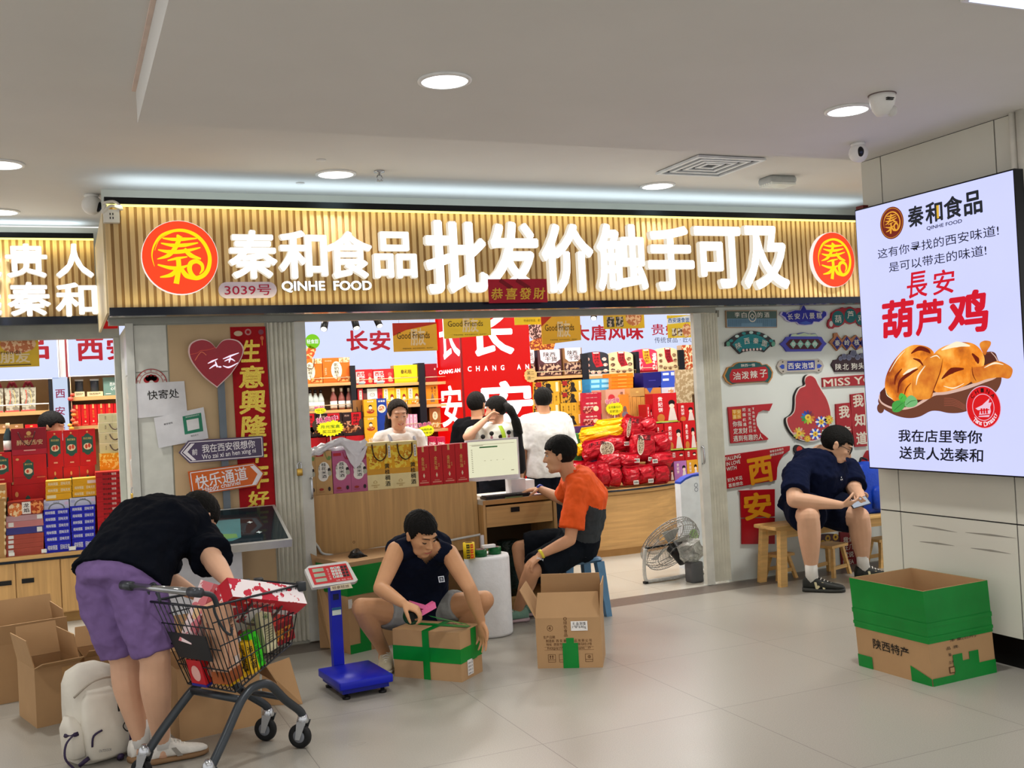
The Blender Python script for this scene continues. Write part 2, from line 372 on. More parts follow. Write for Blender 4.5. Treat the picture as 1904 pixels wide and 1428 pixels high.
def letter(ch, box, Y, label, grp, bold=.03, d=.045):
    x, z, w, h = pb(*box, Y); f = FY(Y); t = thing('sign_letter', label, 'sign letter', (x, Y, z-h/2), grp)
    MB().text(f, ch, x, z, w+.008, h+.008, G('fff2dc', .8), 0, bold, d, res=3).build('letter_side', t)
    MB().text(f, ch, x, z, w, h, LITWHITE, d+.001, bold, 0, res=3).build('letter_face', t)
    return t
B1 = [('秦', (424, 430, 513, 519)), ('和', (517, 431, 606, 519)), ('食', (603, 432, 689, 519)), ('品', (692, 433, 771, 518))]
for i, (c, b) in enumerate(B1):
    letter(c, b, FASY-.033, 'medium white lit sign letter over the doorway, %s after the large round emblem' % WORDS[i], 'medium lit letters on the fascia', .026)
B2 = [('批', (788, 412, 903, 547)), ('发', (900, 414, 1001, 545)), ('价', (1003, 418, 1099, 546)), ('触', (1105, 418, 1198, 541)),
      ('手', (1199, 422, 1285, 541)), ('可', (1287, 423, 1373, 537)), ('及', (1376, 422, 1460, 539))]
for i, (c, b) in enumerate(B2):
    letter(c, b, FASY-.033, 'tall white lit sign letter %s, %s of the big letters over the doorway' % (c, WORDS[i]), 'tall lit letters on the fascia', .03)
x, z, w, h = pb(524, 523, 691, 544, FASY-.03)
t = thing('latin_sign_lettering', 'small white lit Latin lettering beneath the medium sign letters', 'sign lettering', (x, FASY-.03, z))
f = FY(FASY-.03); MB().text(f, 'QINHE  FOOD', x, z, w, h, C('6d6a62', .4), 0, .03, .02).build('lettering_side', t)
MB().text(f, 'QINHE  FOOD', x, z, w, h, LITWHITE, .022, .03).build('lettering_face', t)
NB = [('送', (-76, 455, 3, 517)), ('贵', (11, 455, 88, 517)), ('人', (104, 455, 173, 517)), ('选', (-74, 527, 3, 588)), ('秦', (15, 526, 94, 588)), ('和', (104, 527, 181, 588))]
for i, (c, b) in enumerate(NB):
    letter(c, b, 8.566, 'white lit sign letter on the set-back fascia, %s row, %s' % (('upper', 'lower')[i//3], ('cut by the photo edge', 'middle one', 'beside the long fascia')[i % 3]), 'lit letters of the neighbouring fascia', .026)
LOGO = [  # brush strokes of the round emblem, in units of its radius
 ([(-.73, -.26), (-.785, .06), (-.69, .39), (-.45, .665), (.01, .79), (.4, .69), (.68, .43), (.825, .06), (.79, -.28), (.65, -.5), (.43, -.6), (.3, -.5), (.24, -.33), (.29, -.165), (.45, -.11), (.59, -.2), (.61, -.35), (.52, -.48)],
  [.01, .03, .05, .07, .085, .1, .1, .1, .11, .12, .12, .12, .13, .13, .12, .1, .08, .02]),
 ([(-.7, .2), (-.55, .52), (-.2, .72), (.05, .76)], [.01, .02, .02, .01]),
 ([(-.47, .555), (-.2, .525), (.1, .53), (.5, .56)], [.03, .09, .1, .03]), ([(-.06, .66), (0, .55)], [.03, .2]),
 ([(-.52, .41), (-.2, .35), (.15, .36), (.52, .43)], [.03, .1, .1, .03]),
 ([(-.61, .22), (-.3, .16), (.1, .18), (.58, .29)], [.03, .11, .11, .03]),
 ([(0, .54), (-.13, .28), (-.33, .06), (-.645, -.05)], [.12, .12, .11, .02]),
 ([(.12, .25), (.3, .06), (.58, -.04)], [.1, .13, .04]),
 ([(-.36, -.09), (-.1, -.03), (.2, .02)], [.03, .08, .03]),
 ([(-.64, -.21), (-.3, -.3), (0, -.3), (.22, -.22)], [.04, .1, .1, .03]),
 ([(-.06, -.05), (-.06, -.3), (-.15, -.76)], [.13, .13, .15]),
 ([(-.1, -.32), (-.27, -.5), (-.59, -.57)], [.1, .12, .03]), ([(.01, -.32), (.15, -.53), (.43, -.65)], [.1, .14, .03])]
def logo(mb, f, x, y, r, ry, m, d, k=.93):
    for pts, ws in LOGO:
        q = Fr(f(x, y), f.u, f.v)
        mb.stroke(Fr(q.o, f.u, f.v), [(a*r*k, b*ry*k) for a, b in pts], [s*r*k*1.05 for s in ws], m, d, 6)
def round_logo(box, label):
    Y = FASY-.02; x, z, w, h = pb(*box, Y); f = FY(Y); r, ry = w/2, h/2
    t = thing('round_logo_sign', label, 'round sign', (x, Y, z-ry))
    n = 48; ring = lambda k: [(x+r*k*math.cos(2*math.pi*i/n), z+ry*k*math.sin(2*math.pi*i/n)) for i in range(n)]
    MB().prism(f, ring(1.0), 0, .04, G('fff1ea', 1.0)).build('light_box', t)
    MB().poly(f, ring(.985), G('ff4b26', 1.0), .042).build('face', t)
    mb = MB(); logo(mb, f, x, z, r, ry, G('ffe313', 1.05), .044); mb.build('emblem', t)
round_logo((263, 412, 405, 549), 'large round red and yellow lit emblem at the left end of the fascia')
round_logo((1505, 433, 1583, 535), 'round red and yellow lit emblem at the right end of the fascia beside the pillar')
def pill(f, x, z, w, h, n=10):
    r = h/2; return [(x+w/2-r+r*math.cos(a), z+r*math.sin(a)) for a in [math.pi*(-.5+i/n) for i in range(n+1)]] + [(x-w/2+r+r*math.cos(a), z+r*math.sin(a)) for a in [math.pi*(.5+i/n) for i in range(n+1)]]
x, z, w, h = pb(406, 525, 514, 555, FASY); f = FY(FASY-.005)
o = MB().prism(f, pill(f, x, z, w, h), 0, .02, C('c6b9cc', .3)).build('number_plate')
tag(o, 'pale rounded plate with the red shop number 3039 under the medium letters', 'number plate')
MB().text(f, '3039号', x, z, w*.8, h*.66, C('a1103a'), .0215, .004).build('lettering', o)
x, z, w, h = pb(908, 519, 1017, 563, 6.77); f = FY(6.765)
o = MB().prism(f, [(x-w/2, z-h/2), (x+w/2, z-h/2), (x+w/2, z+h/2), (x-w/2, z+h/2)], 0, .003, C('b0122a', .45)).build('greeting_banner')
tag(o, 'small red greeting banner with gold characters hanging over the fascia letters', 'banner')
mb = MB()
for i, c in enumerate('恭喜發財'): mb.text(f, c, x-w*.36+w*.24*i, z-h*.12, w*.2, h*.5, GOLD, .005, .02, shear=.15)
mb.build('lettering', o)
mb = MB(); mb.stroke(f, [(x-w*.3, z+h*.46), (x-w*.1, z+h*.1)], [.03, .03], C('7d0c1c'), .004); mb.stroke(f, [(x-w*.02, z+h*.46), (x+w*.2, z+h*.1)], [.03, .03], C('7d0c1c'), .004); mb.build('pleat', o)
x, z, w, h = pb(192, 391, 222, 415, 6.83); f = FY(6.828)
o = MB().prism(f, [(x-w/2, z-h/2), (x+w/2, z-h/2), (x+w/2, z+h/2), (x-w/2, z+h/2)], -.02, .03, C('dcdad2', .4)).build('wall_socket')
tag(o, 'white power socket at the left top corner of the fascia', 'socket')
mb = MB()
for i in (-1, 1):
    for k in (-1, 1): mb.rect(f, x+i*.008-.003, z+k*.012-.008, x+i*.008+.003, z+k*.012+.006, BLACK, .0315)
mb.build('socket_hole', o)
o = MB().tube(spline([(x-.03, 6.8, z+.07), (x-.05, 6.8, z+.02), (x, 6.79, z+.06), (x+.06, 6.79, z+.04), (x+.02, 6.79, z+.085), (x-.05, 6.79, z+.075)], 6), .009, C('d9d5cb', .4)).build('cable')
tag(o, 'white cable bunched above the socket at the fascia corner', 'cable')
# ---------------------------------------------------------------- ceiling fittings
def downlight(q, label, r=.1):
    x, y, z = q; t = thing('downlight', label, 'ceiling light', (x, y, z), 'round downlights in the ceiling')
    MB().lathe([(r*1.16, 0), (r*1.16, -.008), (r*1.0, -.012), (r*.98, -.004)], C('e8e8e6', .35), (x, y, z), 32).build('rim', t)
    MB().lathe([(r*.99, -.006), (r*.99, -.009)], G('ffffff', 3.0), (x, y, z), 32).build('diffuser', t)
DL = ['large round downlight in the dropped ceiling, nearest the middle', 'round downlight beside the white ceiling camera', 'round downlight above the fascia beside the sprinkler',
      'round downlight beyond the square air vent', 'round downlight above the set-back fascia at the left edge', 'round downlight cut by the left edge of the photo, nearer one']
for q, l in zip(DOWNLIGHTS, DL): downlight(q, l, .1 if q[2] == ZD else .115)
for i, q in enumerate(HALL_AND_FILL_LIGHTS): structure(MB().lathe([(.15, -.002), (.15, -.01)], G('ffffff', 3.0), q, 24).build('ceiling_and_fill_lamp'))  # last disc belongs to the added fill behind the pillar
WPL = C('e4e2de', .3)
def ball_camera(p, r, label, look):
    t = thing('ball_camera', label, 'security camera', p); c = V(p)-V((0, 0, r*1.05)); lk = V(look).normalized()
    MB().lathe([(r*.7, 0), (r*.75, -.012), (r*.5, -.02), (r*.4, -r*.3)], WPL, p, 20).build('mount', t)
    MB().ell(c, (r, r, r), WPL, n=24, k=16).build('housing', t)
    ax = lk.cross(V((0, 0, 1))).normalized(); up = ax.cross(lk)
    mb = MB()
    mb.ell(c+lk*r*.62+up*r*.05, (r*.42, r*.6, r*.5), BLACK, (ax, up, lk)); mb.build('lens_window', t)
    MB().ell(c+lk*r*1.08, (r*.16, r*.16, r*.05), C('2b3350', .1), (ax, up, lk)).build('lens', t)
ball_camera(PZ(170, 362, ZC), .067, 'white ball camera on the ceiling left of the long fascia', (.75, -.6, -.45))
ball_camera(PZ(1595, 266, ZD), .055, 'white ball camera at the edge of the dropped ceiling beside the pillar', (-.45, -.9, -.15))
p = PZ(1640, 176, ZD); t = thing('turret_camera', 'white cone-shaped turret camera beside a downlight near the pillar', 'security camera', p)
MB().lathe([(.062, 0), (.062, -.025), (.05, -.075), (.033, -.1), (.002, -.105)], WPL, p, 24).build('housing', t)
mb = MB(); mb.box((p.x-.03, p.y-.068, p.z-.035), (p.x+.01, p.y-.055, p.z-.031), BLACK); mb.box((p.x-.03, p.y-.068, p.z-.043), (p.x+.005, p.y-.055, p.z-.039), BLACK); mb.build('vent_slot', t)
MB().ell((p.x+.028, p.y-.03, p.z-.085), (.022, .026, .03), C('d3d1cd', .3)).build('lens_hood', t)
MB().lathe([(.066, 0), (.066, -.004)], C('6d5a58'), p, 24).build('gasket', t)
c4 = [PZ(1243, 318, ZC), PZ(1307, 290, ZC), PZ(1398, 295, ZC), PZ(1332, 321, ZC)]; cc = sum(c4, V())/4
t = thing('air_vent', 'square white ceiling air vent with stepped rings', 'air vent', cc); s = .27
for i, k in enumerate((1, .74, .5, .27)):
    mb = MB(); a = s*k; b = a-.028
    for (x0, y0, x1, y1) in ((-a, -a, a, -b), (-a, b, a, a), (-a, -b, -b, b), (b, -b, a, b)):
        mb.box((cc.x+x0, cc.y+y0, ZC-.02+.003*i), (cc.x+x1, cc.y+y1, ZC-.005+.003*i), C('dfe3e6', .35))
    mb.build('vent_ring', t)
MB().box((cc.x-s*.97, cc.y-s*.97, ZC-.004), (cc.x+s*.97, cc.y+s*.97, ZC-.001), C('2b2f33')).build('vent_opening', t)
p = PZ(1445, 330, ZC); t = thing('emergency_light', 'small white emergency light box on the ceiling beyond the vent', 'emergency light', p)
MB().rbox((p.x-.12, p.y-.09, ZC-.05), (p.x+.12, p.y+.09, ZC-.002), .03, C('aeb2b2', .4)).build('housing', t)
mb = MB()
for i in range(6): mb.box((p.x-.11, p.y-.075+i*.026, ZC-.066), (p.x+.11, p.y-.057+i*.026, ZC-.048), C('eef2ee', .3))
mb.build('diffuser', t)
p = PZ(705, 318, ZC); t = thing('sprinkler', 'small chrome fire sprinkler hanging from the ceiling', 'sprinkler', p)
MB().lathe([(.035, 0), (.035, -.008), (.012, -.012), (.012, -.03)], STEEL, p, 16).build('escutcheon', t)
mb = MB()
for i in (-1, 1): mb.tube([(p.x+i*.012, p.y, ZC-.03), (p.x+i*.02, p.y, ZC-.045), (p.x+i*.006, p.y, ZC-.065)], .004, STEEL, 6)
mb.build('yoke', t); MB().lathe([(.022, -.064), (.022, -.068)], STEEL, p, 14).build('deflector', t)
for (a, b), l in (((597, 297), 'small white ceiling nozzle cover beyond the downlight near the sprinkler'), ((558, 340), 'small white ceiling nozzle cover left of the downlight near the sprinkler')):
    p = PZ(a, b, ZC); tag(MB().lathe([(.03, 0), (.03, -.006), (.01, -.012)], WPL, p, 16).build('nozzle_cover'), l, 'nozzle cover')
p = PZ(1850, 2, ZD); t = thing('panel_light', 'flat lit ceiling panel at the top right corner', 'ceiling light', p)
MB().box((p.x-.15, p.y-.62, ZD-.012), (p.x+.62, p.y+.02, ZD-.002), WPL).build('frame', t)
MB().box((p.x-.13, p.y-.6, ZD-.016), (p.x+.6, p.y+.0, ZD-.012), G('d6e2ff', 1.3)).build('diffuser', t)
# ---------------------------------------------------------------- left wall: signpost, banner, notices, shutter, kiosk
YW = 7.285; f = FY(YW)
def pts(zf, *a): return [zf(x, y) for x, y in a]
z4 = zx(3.569, 220, 560, YW)
o = MB().prism(f, pts(z4, (741, 172), (975, 168), (1046, 1420), (810, 1420)), 0, .004, mat('velvet_red', 'ad1019', .8, var=.1, scale=30)).build('couplet_banner')
tag(o, 'tall red couplet banner with gold brush characters beside the folded shutter', 'banner')
GLIT = mat('gold_glitter', 'd9bd4c', .35, metal=.5, var=.35, scale=220)
mb = MB()
for ch, x, y, w_, h_ in (('生', 880, 330, 125, 150), ('意', 885, 502, 165, 150), ('興', 893, 668, 175, 160), ('隆', 903, 830, 170, 150), ('年', 915, 1000, 150, 150), ('年', 925, 1160, 150, 170), ('好', 930, 1312, 140, 110)):
    a, b = z4(x, y); c, d = z4(x+w_, y); e, g = z4(x, y+h_); mb.text(f, ch, a, b, c-a, b-g, GLIT, .0055, .03, shear=.1)
mb.build('lettering', o)
mb = MB(); a = z4(860, 205); mb.ringd(f, a[0], a[1], .012, .022, C('c98a86'), .0052); a2 = z4(955, 205); mb.disc(f, a2[0]-.01, a2[1], .018, C('8c4a5a'), .0052)
a3 = z4(958, 245); mb.disc(f, a3[0]-.006, a3[1], .012, C('e07050'), .0055, .015); mb.rect(f, a3[0]-.008, a3[1]-.05, a3[0]-.004, a3[1]-.015, GOLD, .0055); a4 = z4(795, 215); mb.ell(f(a4[0], a4[1], .005), (.03, .001, .018), C('d8c0a0'))
mb.build('printed_ornament', o)
# signpost with heart and two arrow boards
YP = 7.24; f = FY(YP); z4 = zx(3.569, 220, 560, YP); a = z4(665, 560); b = z4(700, 560); c = z4(722, 1370)
t = thing('signpost', 'grey signpost on the beige panel carrying a red heart and two arrow boards', 'signpost', (a[0], YP, 0))
MB().box((a[0]-.005, YP, .0), (b[0]+.006, YP+.03, a[1]+.1), C('6f7a84', .45)).build('post', t)
hp = [(645, 312), (690, 262), (745, 252), (800, 270), (828, 320), (808, 390), (745, 485), (652, 575), (560, 500), (485, 405), (462, 335), (478, 280), (540, 254), (600, 268)]
hs = [z4(p.x, p.y) for p in spline([(x, y, 0) for x, y in hp[:1]+hp[1:7]], 5)] + [z4(p.x, p.y) for p in spline([(x, y, 0) for x, y in hp[7:]+hp[:1]], 5)]
hc = z4(645, 400)
def inset(p, c, k): return [(c[0]+(q[0]-c[0])*k, c[1]+(q[1]-c[1])*k) for q in p]
h = MB().prism(f, hs, .0, .03, C('ecc9c4', .3)).build('heart_board', t)
mb = MB(); mb.poly(f, inset(hs, hc, .955), C('a50d26', .2), .031); mb.build('heart_face', h)
mb = MB(); mb.stroke(f, pts(z4, (475, 355), (520, 345), (545, 330), (590, 325), (640, 310)), .004, C('e05a48'), .032); mb.stroke(f, pts(z4, (505, 395), (545, 340), (580, 360)), .005, C('f08060'), .032)
for q in ([(590, 415), (620, 400), (655, 385)], [(600, 450), (640, 425), (660, 440)], [(640, 400), (650, 440)], [(690, 385), (740, 365), (795, 345)], [(700, 400), (740, 385), (770, 400)], [(740, 370), (730, 410)], [(690, 430), (730, 440), (790, 410)], [(660, 437), (680, 438)]):
    mb.stroke(f, pts(z4, *q), [.004, .012, .004], G('fdeaff', 1.0), .033)
mb.build('heart_lettering', h)
def arrow(poly, inner, col, edge, label, texts, chev):
    bd = MB().prism(f, pts(z4, *poly), .0, .032, C(edge, .35)).build('arrow_board', t); bd['label'] = label
    MB().poly(f, pts(z4, *inner), C(col, .3), .033).build('arrow_face', bd)
    mb = MB()
    n = len(inner)
    for i in range(n):
        a, b = z4(*inner[i]), z4(*inner[(i+1) % n]); mb.stroke(f, [a, b], .006, C('eee6ea'), .034)
    mb.poly(f, pts(z4, *chev), C('efe9ee'), .0345)
    for s, x, y, w_, h_, r in texts:
        a, b = z4(x, y); c2, d2 = z4(x+w_, y); e2, g2 = z4(x, y+h_); mb.text(f, s, a, b, c2-a, b-g2, C('f1ecef'), .0345, .012, rot=r)
    mb.build('lettering', bd)
arrow([(398, 1005), (462, 925), (955, 893), (962, 1035), (470, 1075)], [(412, 1005), (468, 936), (945, 904), (951, 1026), (475, 1064)], '4f4160', '5a4c66', 'purple arrow board pointing left',
      [('前', 503, 1000, 36, 40, 0), ('我在西安很想你', 728, 962, 345, 55, .035), ('Wo zai xi an hen xing ni', 731, 1015, 352, 42, .06)], [(425, 1003), (478, 945), (503, 943), (455, 1000), (512, 1053), (488, 1057)])
arrow([(460, 1130), (895, 1070), (965, 1140), (920, 1222), (485, 1290)], [(474, 1138), (890, 1082), (950, 1142), (910, 1213), (494, 1278)], 'd9620f', 'c9570c', 'orange arrow board pointing right',
      [('快乐通道', 680, 1170, 340, 92, .115), ('Happy channel', 680, 1228, 250, 40, .115)], [(868, 1095), (893, 1090), (948, 1142), (905, 1212), (882, 1215), (918, 1145)])
# notices
YN = 7.28; f = FY(YN); z4 = zx(3.569, 220, 560, YN); PAPER = C('e3e3e6', .7); x, y = z4(220, 548)
o = MB().disc(f, x, y, .1, C('d8d6cf'), .0).build('round_sticker'); tag(o, 'round red printed sticker on the grey wall panel behind the paper notice', 'sticker')
mb = MB(); mb.ringd(f, x, y, .094, .1, C('a83a38'), .0006); mb.ringd(f, x, y, .072, .076, C('a83a38'), .0006)
for i in range(5): a_ = math.pi*(.1+.2*i); mb.disc(f, x+.03*math.cos(a_), y+.02+.022*math.sin(a_), .02, C('a01f25'), .0008)
for i, ch in enumerate('陕西省放心消费'): a_ = math.pi*(.92-.14*i); mb.text(f, ch, x+.086*math.cos(a_), y+.086*math.sin(a_), .014, .014, C('a83a38'), .0008, rot=a_-math.pi/2)
mb.build('printed_emblem', o)
def paper(name, cs, label, d=.002):
    o = MB().prism(f, pts(z4, *cs), d, d+.0015, PAPER).build(name); return tag(o, label, 'notice')
o = paper('paper_notice', [(108, 548), (437, 530), (458, 745), (120, 778)], 'white paper notice with three black characters taped on the left wall')
a = z4(298, 618); MB().text(f, '快寄处', a[0], a[1], .2, .062, INK, .0045, .006, rot=.03).build('lettering', o)
o = paper('paper_notice', [(235, 775), (565, 703), (597, 910), (268, 975)], 'white payment notice with a green card, below the larger paper notice', .006)
mb = MB(); mb.poly(f, pts(z4, (425, 765), (548, 740), (563, 862), (440, 885)), C('2f8566'), .0085); mb.poly(f, pts(z4, (450, 790), (530, 775), (538, 845), (460, 862)), C('e8e8e8'), .009); mb.build('green_card', o)
mb = MB(); a = z4(330, 812); mb.text(f, '推荐使用', a[0], a[1], .055, .012, INK, .0085, rot=.15); a = z4(505, 890); mb.text(f, '微信支付', a[0], a[1], .05, .012, C('555555'), .0085, rot=.15); a = z4(490, 762); mb.text(f, '推荐使用微信支付', a[0], a[1], .09, .011, C('dfeee8'), .0095, rot=.15); mb.build('lettering', o)
# folding shutters beside the doorway
SHUT = C('ebe9dc', .45)
def shutter(x0, x1, n, label, post_right, z1=2.236):
    t = thing('folding_shutter', label, 'shutter', ((x0+x1)/2, 7.31, 0)); w_ = (x1-x0-.075)/n; xs = x0 if post_right else x0+.075; rings = []
    for z in (.02, z1):
        front = []; back = []
        for i in range(2*n+1):
            q = xs+w_*i/2; y = 7.297 if i % 2 else 7.262; front.append(V((q, y, z)))
        rings.append(front+[V((xs+w_*n, 7.299, z)), V((xs, 7.299, z))])
    mb = MB(); mb.loft(rings, SHUT, smooth=False); mb.build('folded_panel', t)
    px = x1-.075 if post_right else x0
    MB().box((px, 7.255, .01), (px+.075, 7.299, z1), C('d3d4cc', .3)).build('end_post', t)
    mb = MB(); hx = px+.06 if post_right else px+.015
    mb.tube(spline([(hx, 7.256, 1.14), (hx, 7.23, 1.13), (hx, 7.228, 1.02), (hx, 7.256, 1.0)], 5), .008, STEEL, 8); mb.build('handle', t)
    return t
shutter(1.32, 1.60-.02, 6, 'folded ribbed shutter at the left side of the wide doorway', True)
shutter(4.78, 5.02, 6, 'folded ribbed shutter at the right side of the wide doorway', False)
def padlock(p, label):
    t = thing('padlock', label, 'padlock', p); x, y, z = p
    MB().rbox((x-.02, y-.012, z-.05), (x+.02, y+.012, z), .008, C('c9a24c', .3, metal=.8)).build('body', t)
    MB().tube(spline([(x-.013, y, z-.005), (x-.013, y, z+.025), (x, y, z+.045), (x+.013, y, z+.025), (x+.013, y, z-.005)], 5), .004, STEEL, 8).build('shackle', t)
p = P(556, 871, 7.25); padlock((p.x, 7.235, p.z), 'brass padlock hanging from the shutter beside the rice wine boxes')
p = P(236, 918, 7.6); padlock((.42, 7.6, p.z), 'brass padlock hanging from the shutter of the neighbouring shop')
o = thing('folding_shutter', 'narrow pale shutter edge beside the stacked red boxes of the neighbouring shop', 'shutter', (.415, 8.86, 0))
MB().box((.395, 8.84, .01), (.438, 8.95, 2.27), C('c3c6bd', .35)).build('end_post', o)
o = MB().tube([(.425, 7.6, p.z+.04), (.415, 7.58, p.z+.22), (.432, 7.58, p.z+.25)], .010, C('e2e2dd', .3)).build('pull_handle'); tag(o, 'white pull handle on the wall edge beside the flat red cartons', 'handle')
# slanted touch kiosk
a, b = P(513, 938, 7.17), P(541, 1003, 6.62); kx1 = (a.x+b.x)/2; kx0 = kx1-.98
t = thing('touch_kiosk', 'slanted glass-topped touch screen kiosk on a white stand below the signpost', 'kiosk', (kx1-.5, 6.9, 0))
u = V((1, 0, 0)); vv = (V((0, 7.17, a.z))-V((0, 6.62, b.z))); Ls = vv.length; f = Fr((kx0, 6.62, b.z), u, vv); W_ = kx1-kx0
MB().prism(f, [(0, 0), (W_, 0), (W_, Ls), (0, Ls)], -.05, 0, C('c9cac6', .3, metal=.4)).build('frame', t)
MB().rect(f, .02, .022, W_-.02, Ls-.02, mat('kiosk_glass', '1d2b30', .06, var=.2, scale=2), .002).build('screen', t)
mb = MB(); k = Ls/0.62; mb.poly(f, [(.12, .06), (.62, .06), (.68, .1), (.72, .42*k), (.12, .42*k)], C('4c8286', .08), .003); mb.poly(f, [(.12, .08), (.45, .2), (.66, .16), (.66, .1), (.12, .07)], C('6f9a5e', .08), .0035)
for i, (x_, y_) in enumerate(((.77, .34), (.8, .16))): mb.text(f, '✦', x_, y_*k, .04, .04, C('c9d6d6', .1), .004)
mb.build('screen_graphic', t)
MB().box((kx0+.12, 6.86, .0), (kx1-.28, 7.08, b.z-.01), C('dde0e6', .35)).build('stand', t)
MB().box((kx0+.06, 6.8, .0), (kx1-.22, 7.12, .05), C('c9ccd2', .4)).build('base', t)
# ---------------------------------------------------------------- right wall: souvenir sign boards
f = FY(7.298)
def board(name, label, poly, edge, th=.016, cat='wall sign'):
    o = MB().prism(f, poly, 0, th, C(edge, .35)).build(name); return tag(o, label, cat, 'souvenir boards on the white wall')
w1 = zx(6.566, 1330, 565, 7.29); w2 = zx(6.347, 1330, 690, 7.29); T = .0175
def wtxt(mb, zf, s, x, y, w_, h_, m, d=T+.002, bold=.014, rot=0):
    a = zf(x, y); b = zf(x+w_, y); c = zf(x, y+h_); mb.text(f, s, a[0], a[1], b[0]-a[0], a[1]-c[1], m, d, bold, rot=rot, res=2)
def ell(zf, x, y, rx, ry, n=20): return [zf(x+rx*math.cos(2*math.pi*i/n), y-ry*math.sin(2*math.pi*i/n)) for i in range(n)]
def chars(mb, zf, s, xs, ys, w_, h_, m, **k):
    for i, ch in enumerate(s): wtxt(mb, zf, ch, xs[i], ys[i], w_, h_, m, **k)
SIL = C('d6d2c8', .4)
o = board('souvenir_sign', 'grey-green rectangular wall sign with blue stripes and a round knot, top left', pts(w1, (122, 82), (748, 80), (748, 290), (130, 293)), 'a8896c')
mb = MB(); mb.poly(f, pts(w1, (130, 92), (740, 90), (740, 180), (134, 182)), C('4d625c'), T); mb.poly(f, pts(w1, (134, 182), (740, 180), (740, 282), (138, 284)), C('6e93ae'), T)
for i in range(40):
    x = 150+i*15
    mb.poly(f, pts(w1, (x, 190), (x+5, 190), (x+5, 275 if not 10 < i < 28 else 235), (x, 275 if not 10 < i < 28 else 235)), C('35566e'), T+.001)
mb.build('painted_panel', o); mb = MB(); a = w1(442, 152); mb.ringd(f, *a, .034, .042, SIL, T+.002, ry=1.2); mb.ringd(f, *a, .014, .02, SIL, T+.002, n=6); mb.ringd(f, *a, .022, .027, SIL, T+.002, n=4); mb.build('knot_emblem', o)
mb = MB(); chars(mb, w1, '李白的酒', (258, 342, 535, 618), (135, 137, 135, 135), 62, 66, SIL); mb.build('lettering', o)
pl = [(780, 135), (800, 95), (835, 100), (850, 130), (870, 105), (960, 75), (1030, 75), (1050, 40), (1068, 0), (1090, 40), (1105, 70), (1200, 72), (1290, 100), (1310, 125), (1330, 85), (1365, 100), (1368, 140), (1335, 170), (1310, 200), (1270, 225), (1200, 220), (1180, 255), (1090, 265), (1010, 255), (980, 225), (900, 225), (850, 200), (830, 165)]
o = board('souvenir_sign', 'blue cloud-shaped wall sign with a pointed crown, top middle', pts(w1, *pl), 'b9b3d8')
mb = MB(); mb.poly(f, inset(pts(w1, *pl), w1(1075, 150), .93), C('22259a'), T); mb.poly(f, pts(w1, (1010, 235), (1100, 210), (1180, 240), (1090, 255)), C('3a54b8'), T+.001); mb.build('painted_panel', o)
mb = MB(); chars(mb, w1, '长安八景糕', (905, 990, 1085, 1170, 1258), (158, 152, 150, 148, 145), 66, 74, SIL); mb.build('lettering', o)
pl = ell(w1, 1490, 178, 85, 108)[3:17]
gp = [(1365, 235), (1378, 195), (1405, 175), (1415, 110), (1470, 72), (1520, 60), (1545, 42), (1580, 55), (1640, 35), (1700, 60), (1740, 50), (1800, 60), (1800, 285), (1750, 265), (1720, 225), (1640, 250), (1575, 225), (1560, 250), (1500, 285), (1450, 285), (1430, 305), (1390, 300), (1365, 270)]
o = board('souvenir_sign', 'wall sign of linked green gourd discs rimmed in red, top right', pts(w1, *gp), 'a3162a')
mb = MB()
for x, y, rx, ry in ((1490, 178, 75, 92), (1640, 145, 72, 88), (1770, 180, 62, 85)): mb.poly(f, ell(w1, x, y, rx, ry), C('0e6468'), T)
mb.poly(f, ell(w1, 1405, 245, 22, 36), C('cdd3ce'), T); mb.build('painted_panel', o)
mb = MB(); chars(mb, w1, '葫芦鸡', (1490, 1640, 1770), (185, 135, 175), 80, 95, SIL); mb.build('lettering', o)
arc = lambda cx, cy, r, a0, a1, n: [(cx+r*math.cos(math.radians(a0+(a1-a0)*i/n)), cy-r*math.sin(math.radians(a0+(a1-a0)*i/n))) for i in range(n+1)]
pl = [(290, 614), (175, 495), (118, 520), (118, 470), (160, 440), (185, 440)] + arc(430, 700, 370, 138, 45, 16) + [(720, 440), (728, 490), (690, 525), (680, 500), (590, 590), (555, 575), (440, 570), (330, 590)]
o = board('souvenir_sign', 'teal fan-shaped wall sign with a looped rim, second row left', pts(w1, *pl), '23181e')
mb = MB(); q = [(295, 595), (190, 490)] + arc(430, 640, 270, 148, 32, 14) + [(665, 490), (585, 570), (545, 545), (320, 550)]; mb.poly(f, pts(w1, *q), C('1a8088'), T)
for i in range(7): a_ = math.radians(135-15*i); mb.poly(f, ell(w1, 430+345*math.cos(a_), 695-345*math.sin(a_), 26, 18, 10), C('bcd8d4' if i % 2 else '2b8a8c'), T)
for i in range(6): mb.poly(f, ell(w1, 335+i*42, 566-3*i, 14, 16, 10), C('e2c8c4'), T+.001)
for x in (150, 700): mb.poly(f, ell(w1, x, 490, 24, 32, 12), C('5a9a84'), T)
mb.build('painted_panel', o); mb = MB()
for i, (x, y, r) in enumerate(((272, 510, .35), (375, 455, .12), (485, 452, -.12), (590, 485, -.3))): wtxt(mb, w1, '陕西秦面'[i], x, y, 66, 74, SIL, rot=r)
mb.build('lettering', o)
pl = [(785, 490), (830, 455), (860, 405), (905, 400), (915, 370), (955, 365), (985, 385), (1010, 360), (1075, 348), (1130, 365), (1150, 390), (1175, 365), (1215, 360), (1245, 400), (1290, 405), (1320, 455), (1355, 487), (1320, 520), (1285, 578), (865, 583), (830, 530)]
o = board('souvenir_sign', 'blue pointed wall sign with four pale diamonds, middle of the second row', pts(w1, *pl), '3b3cae')
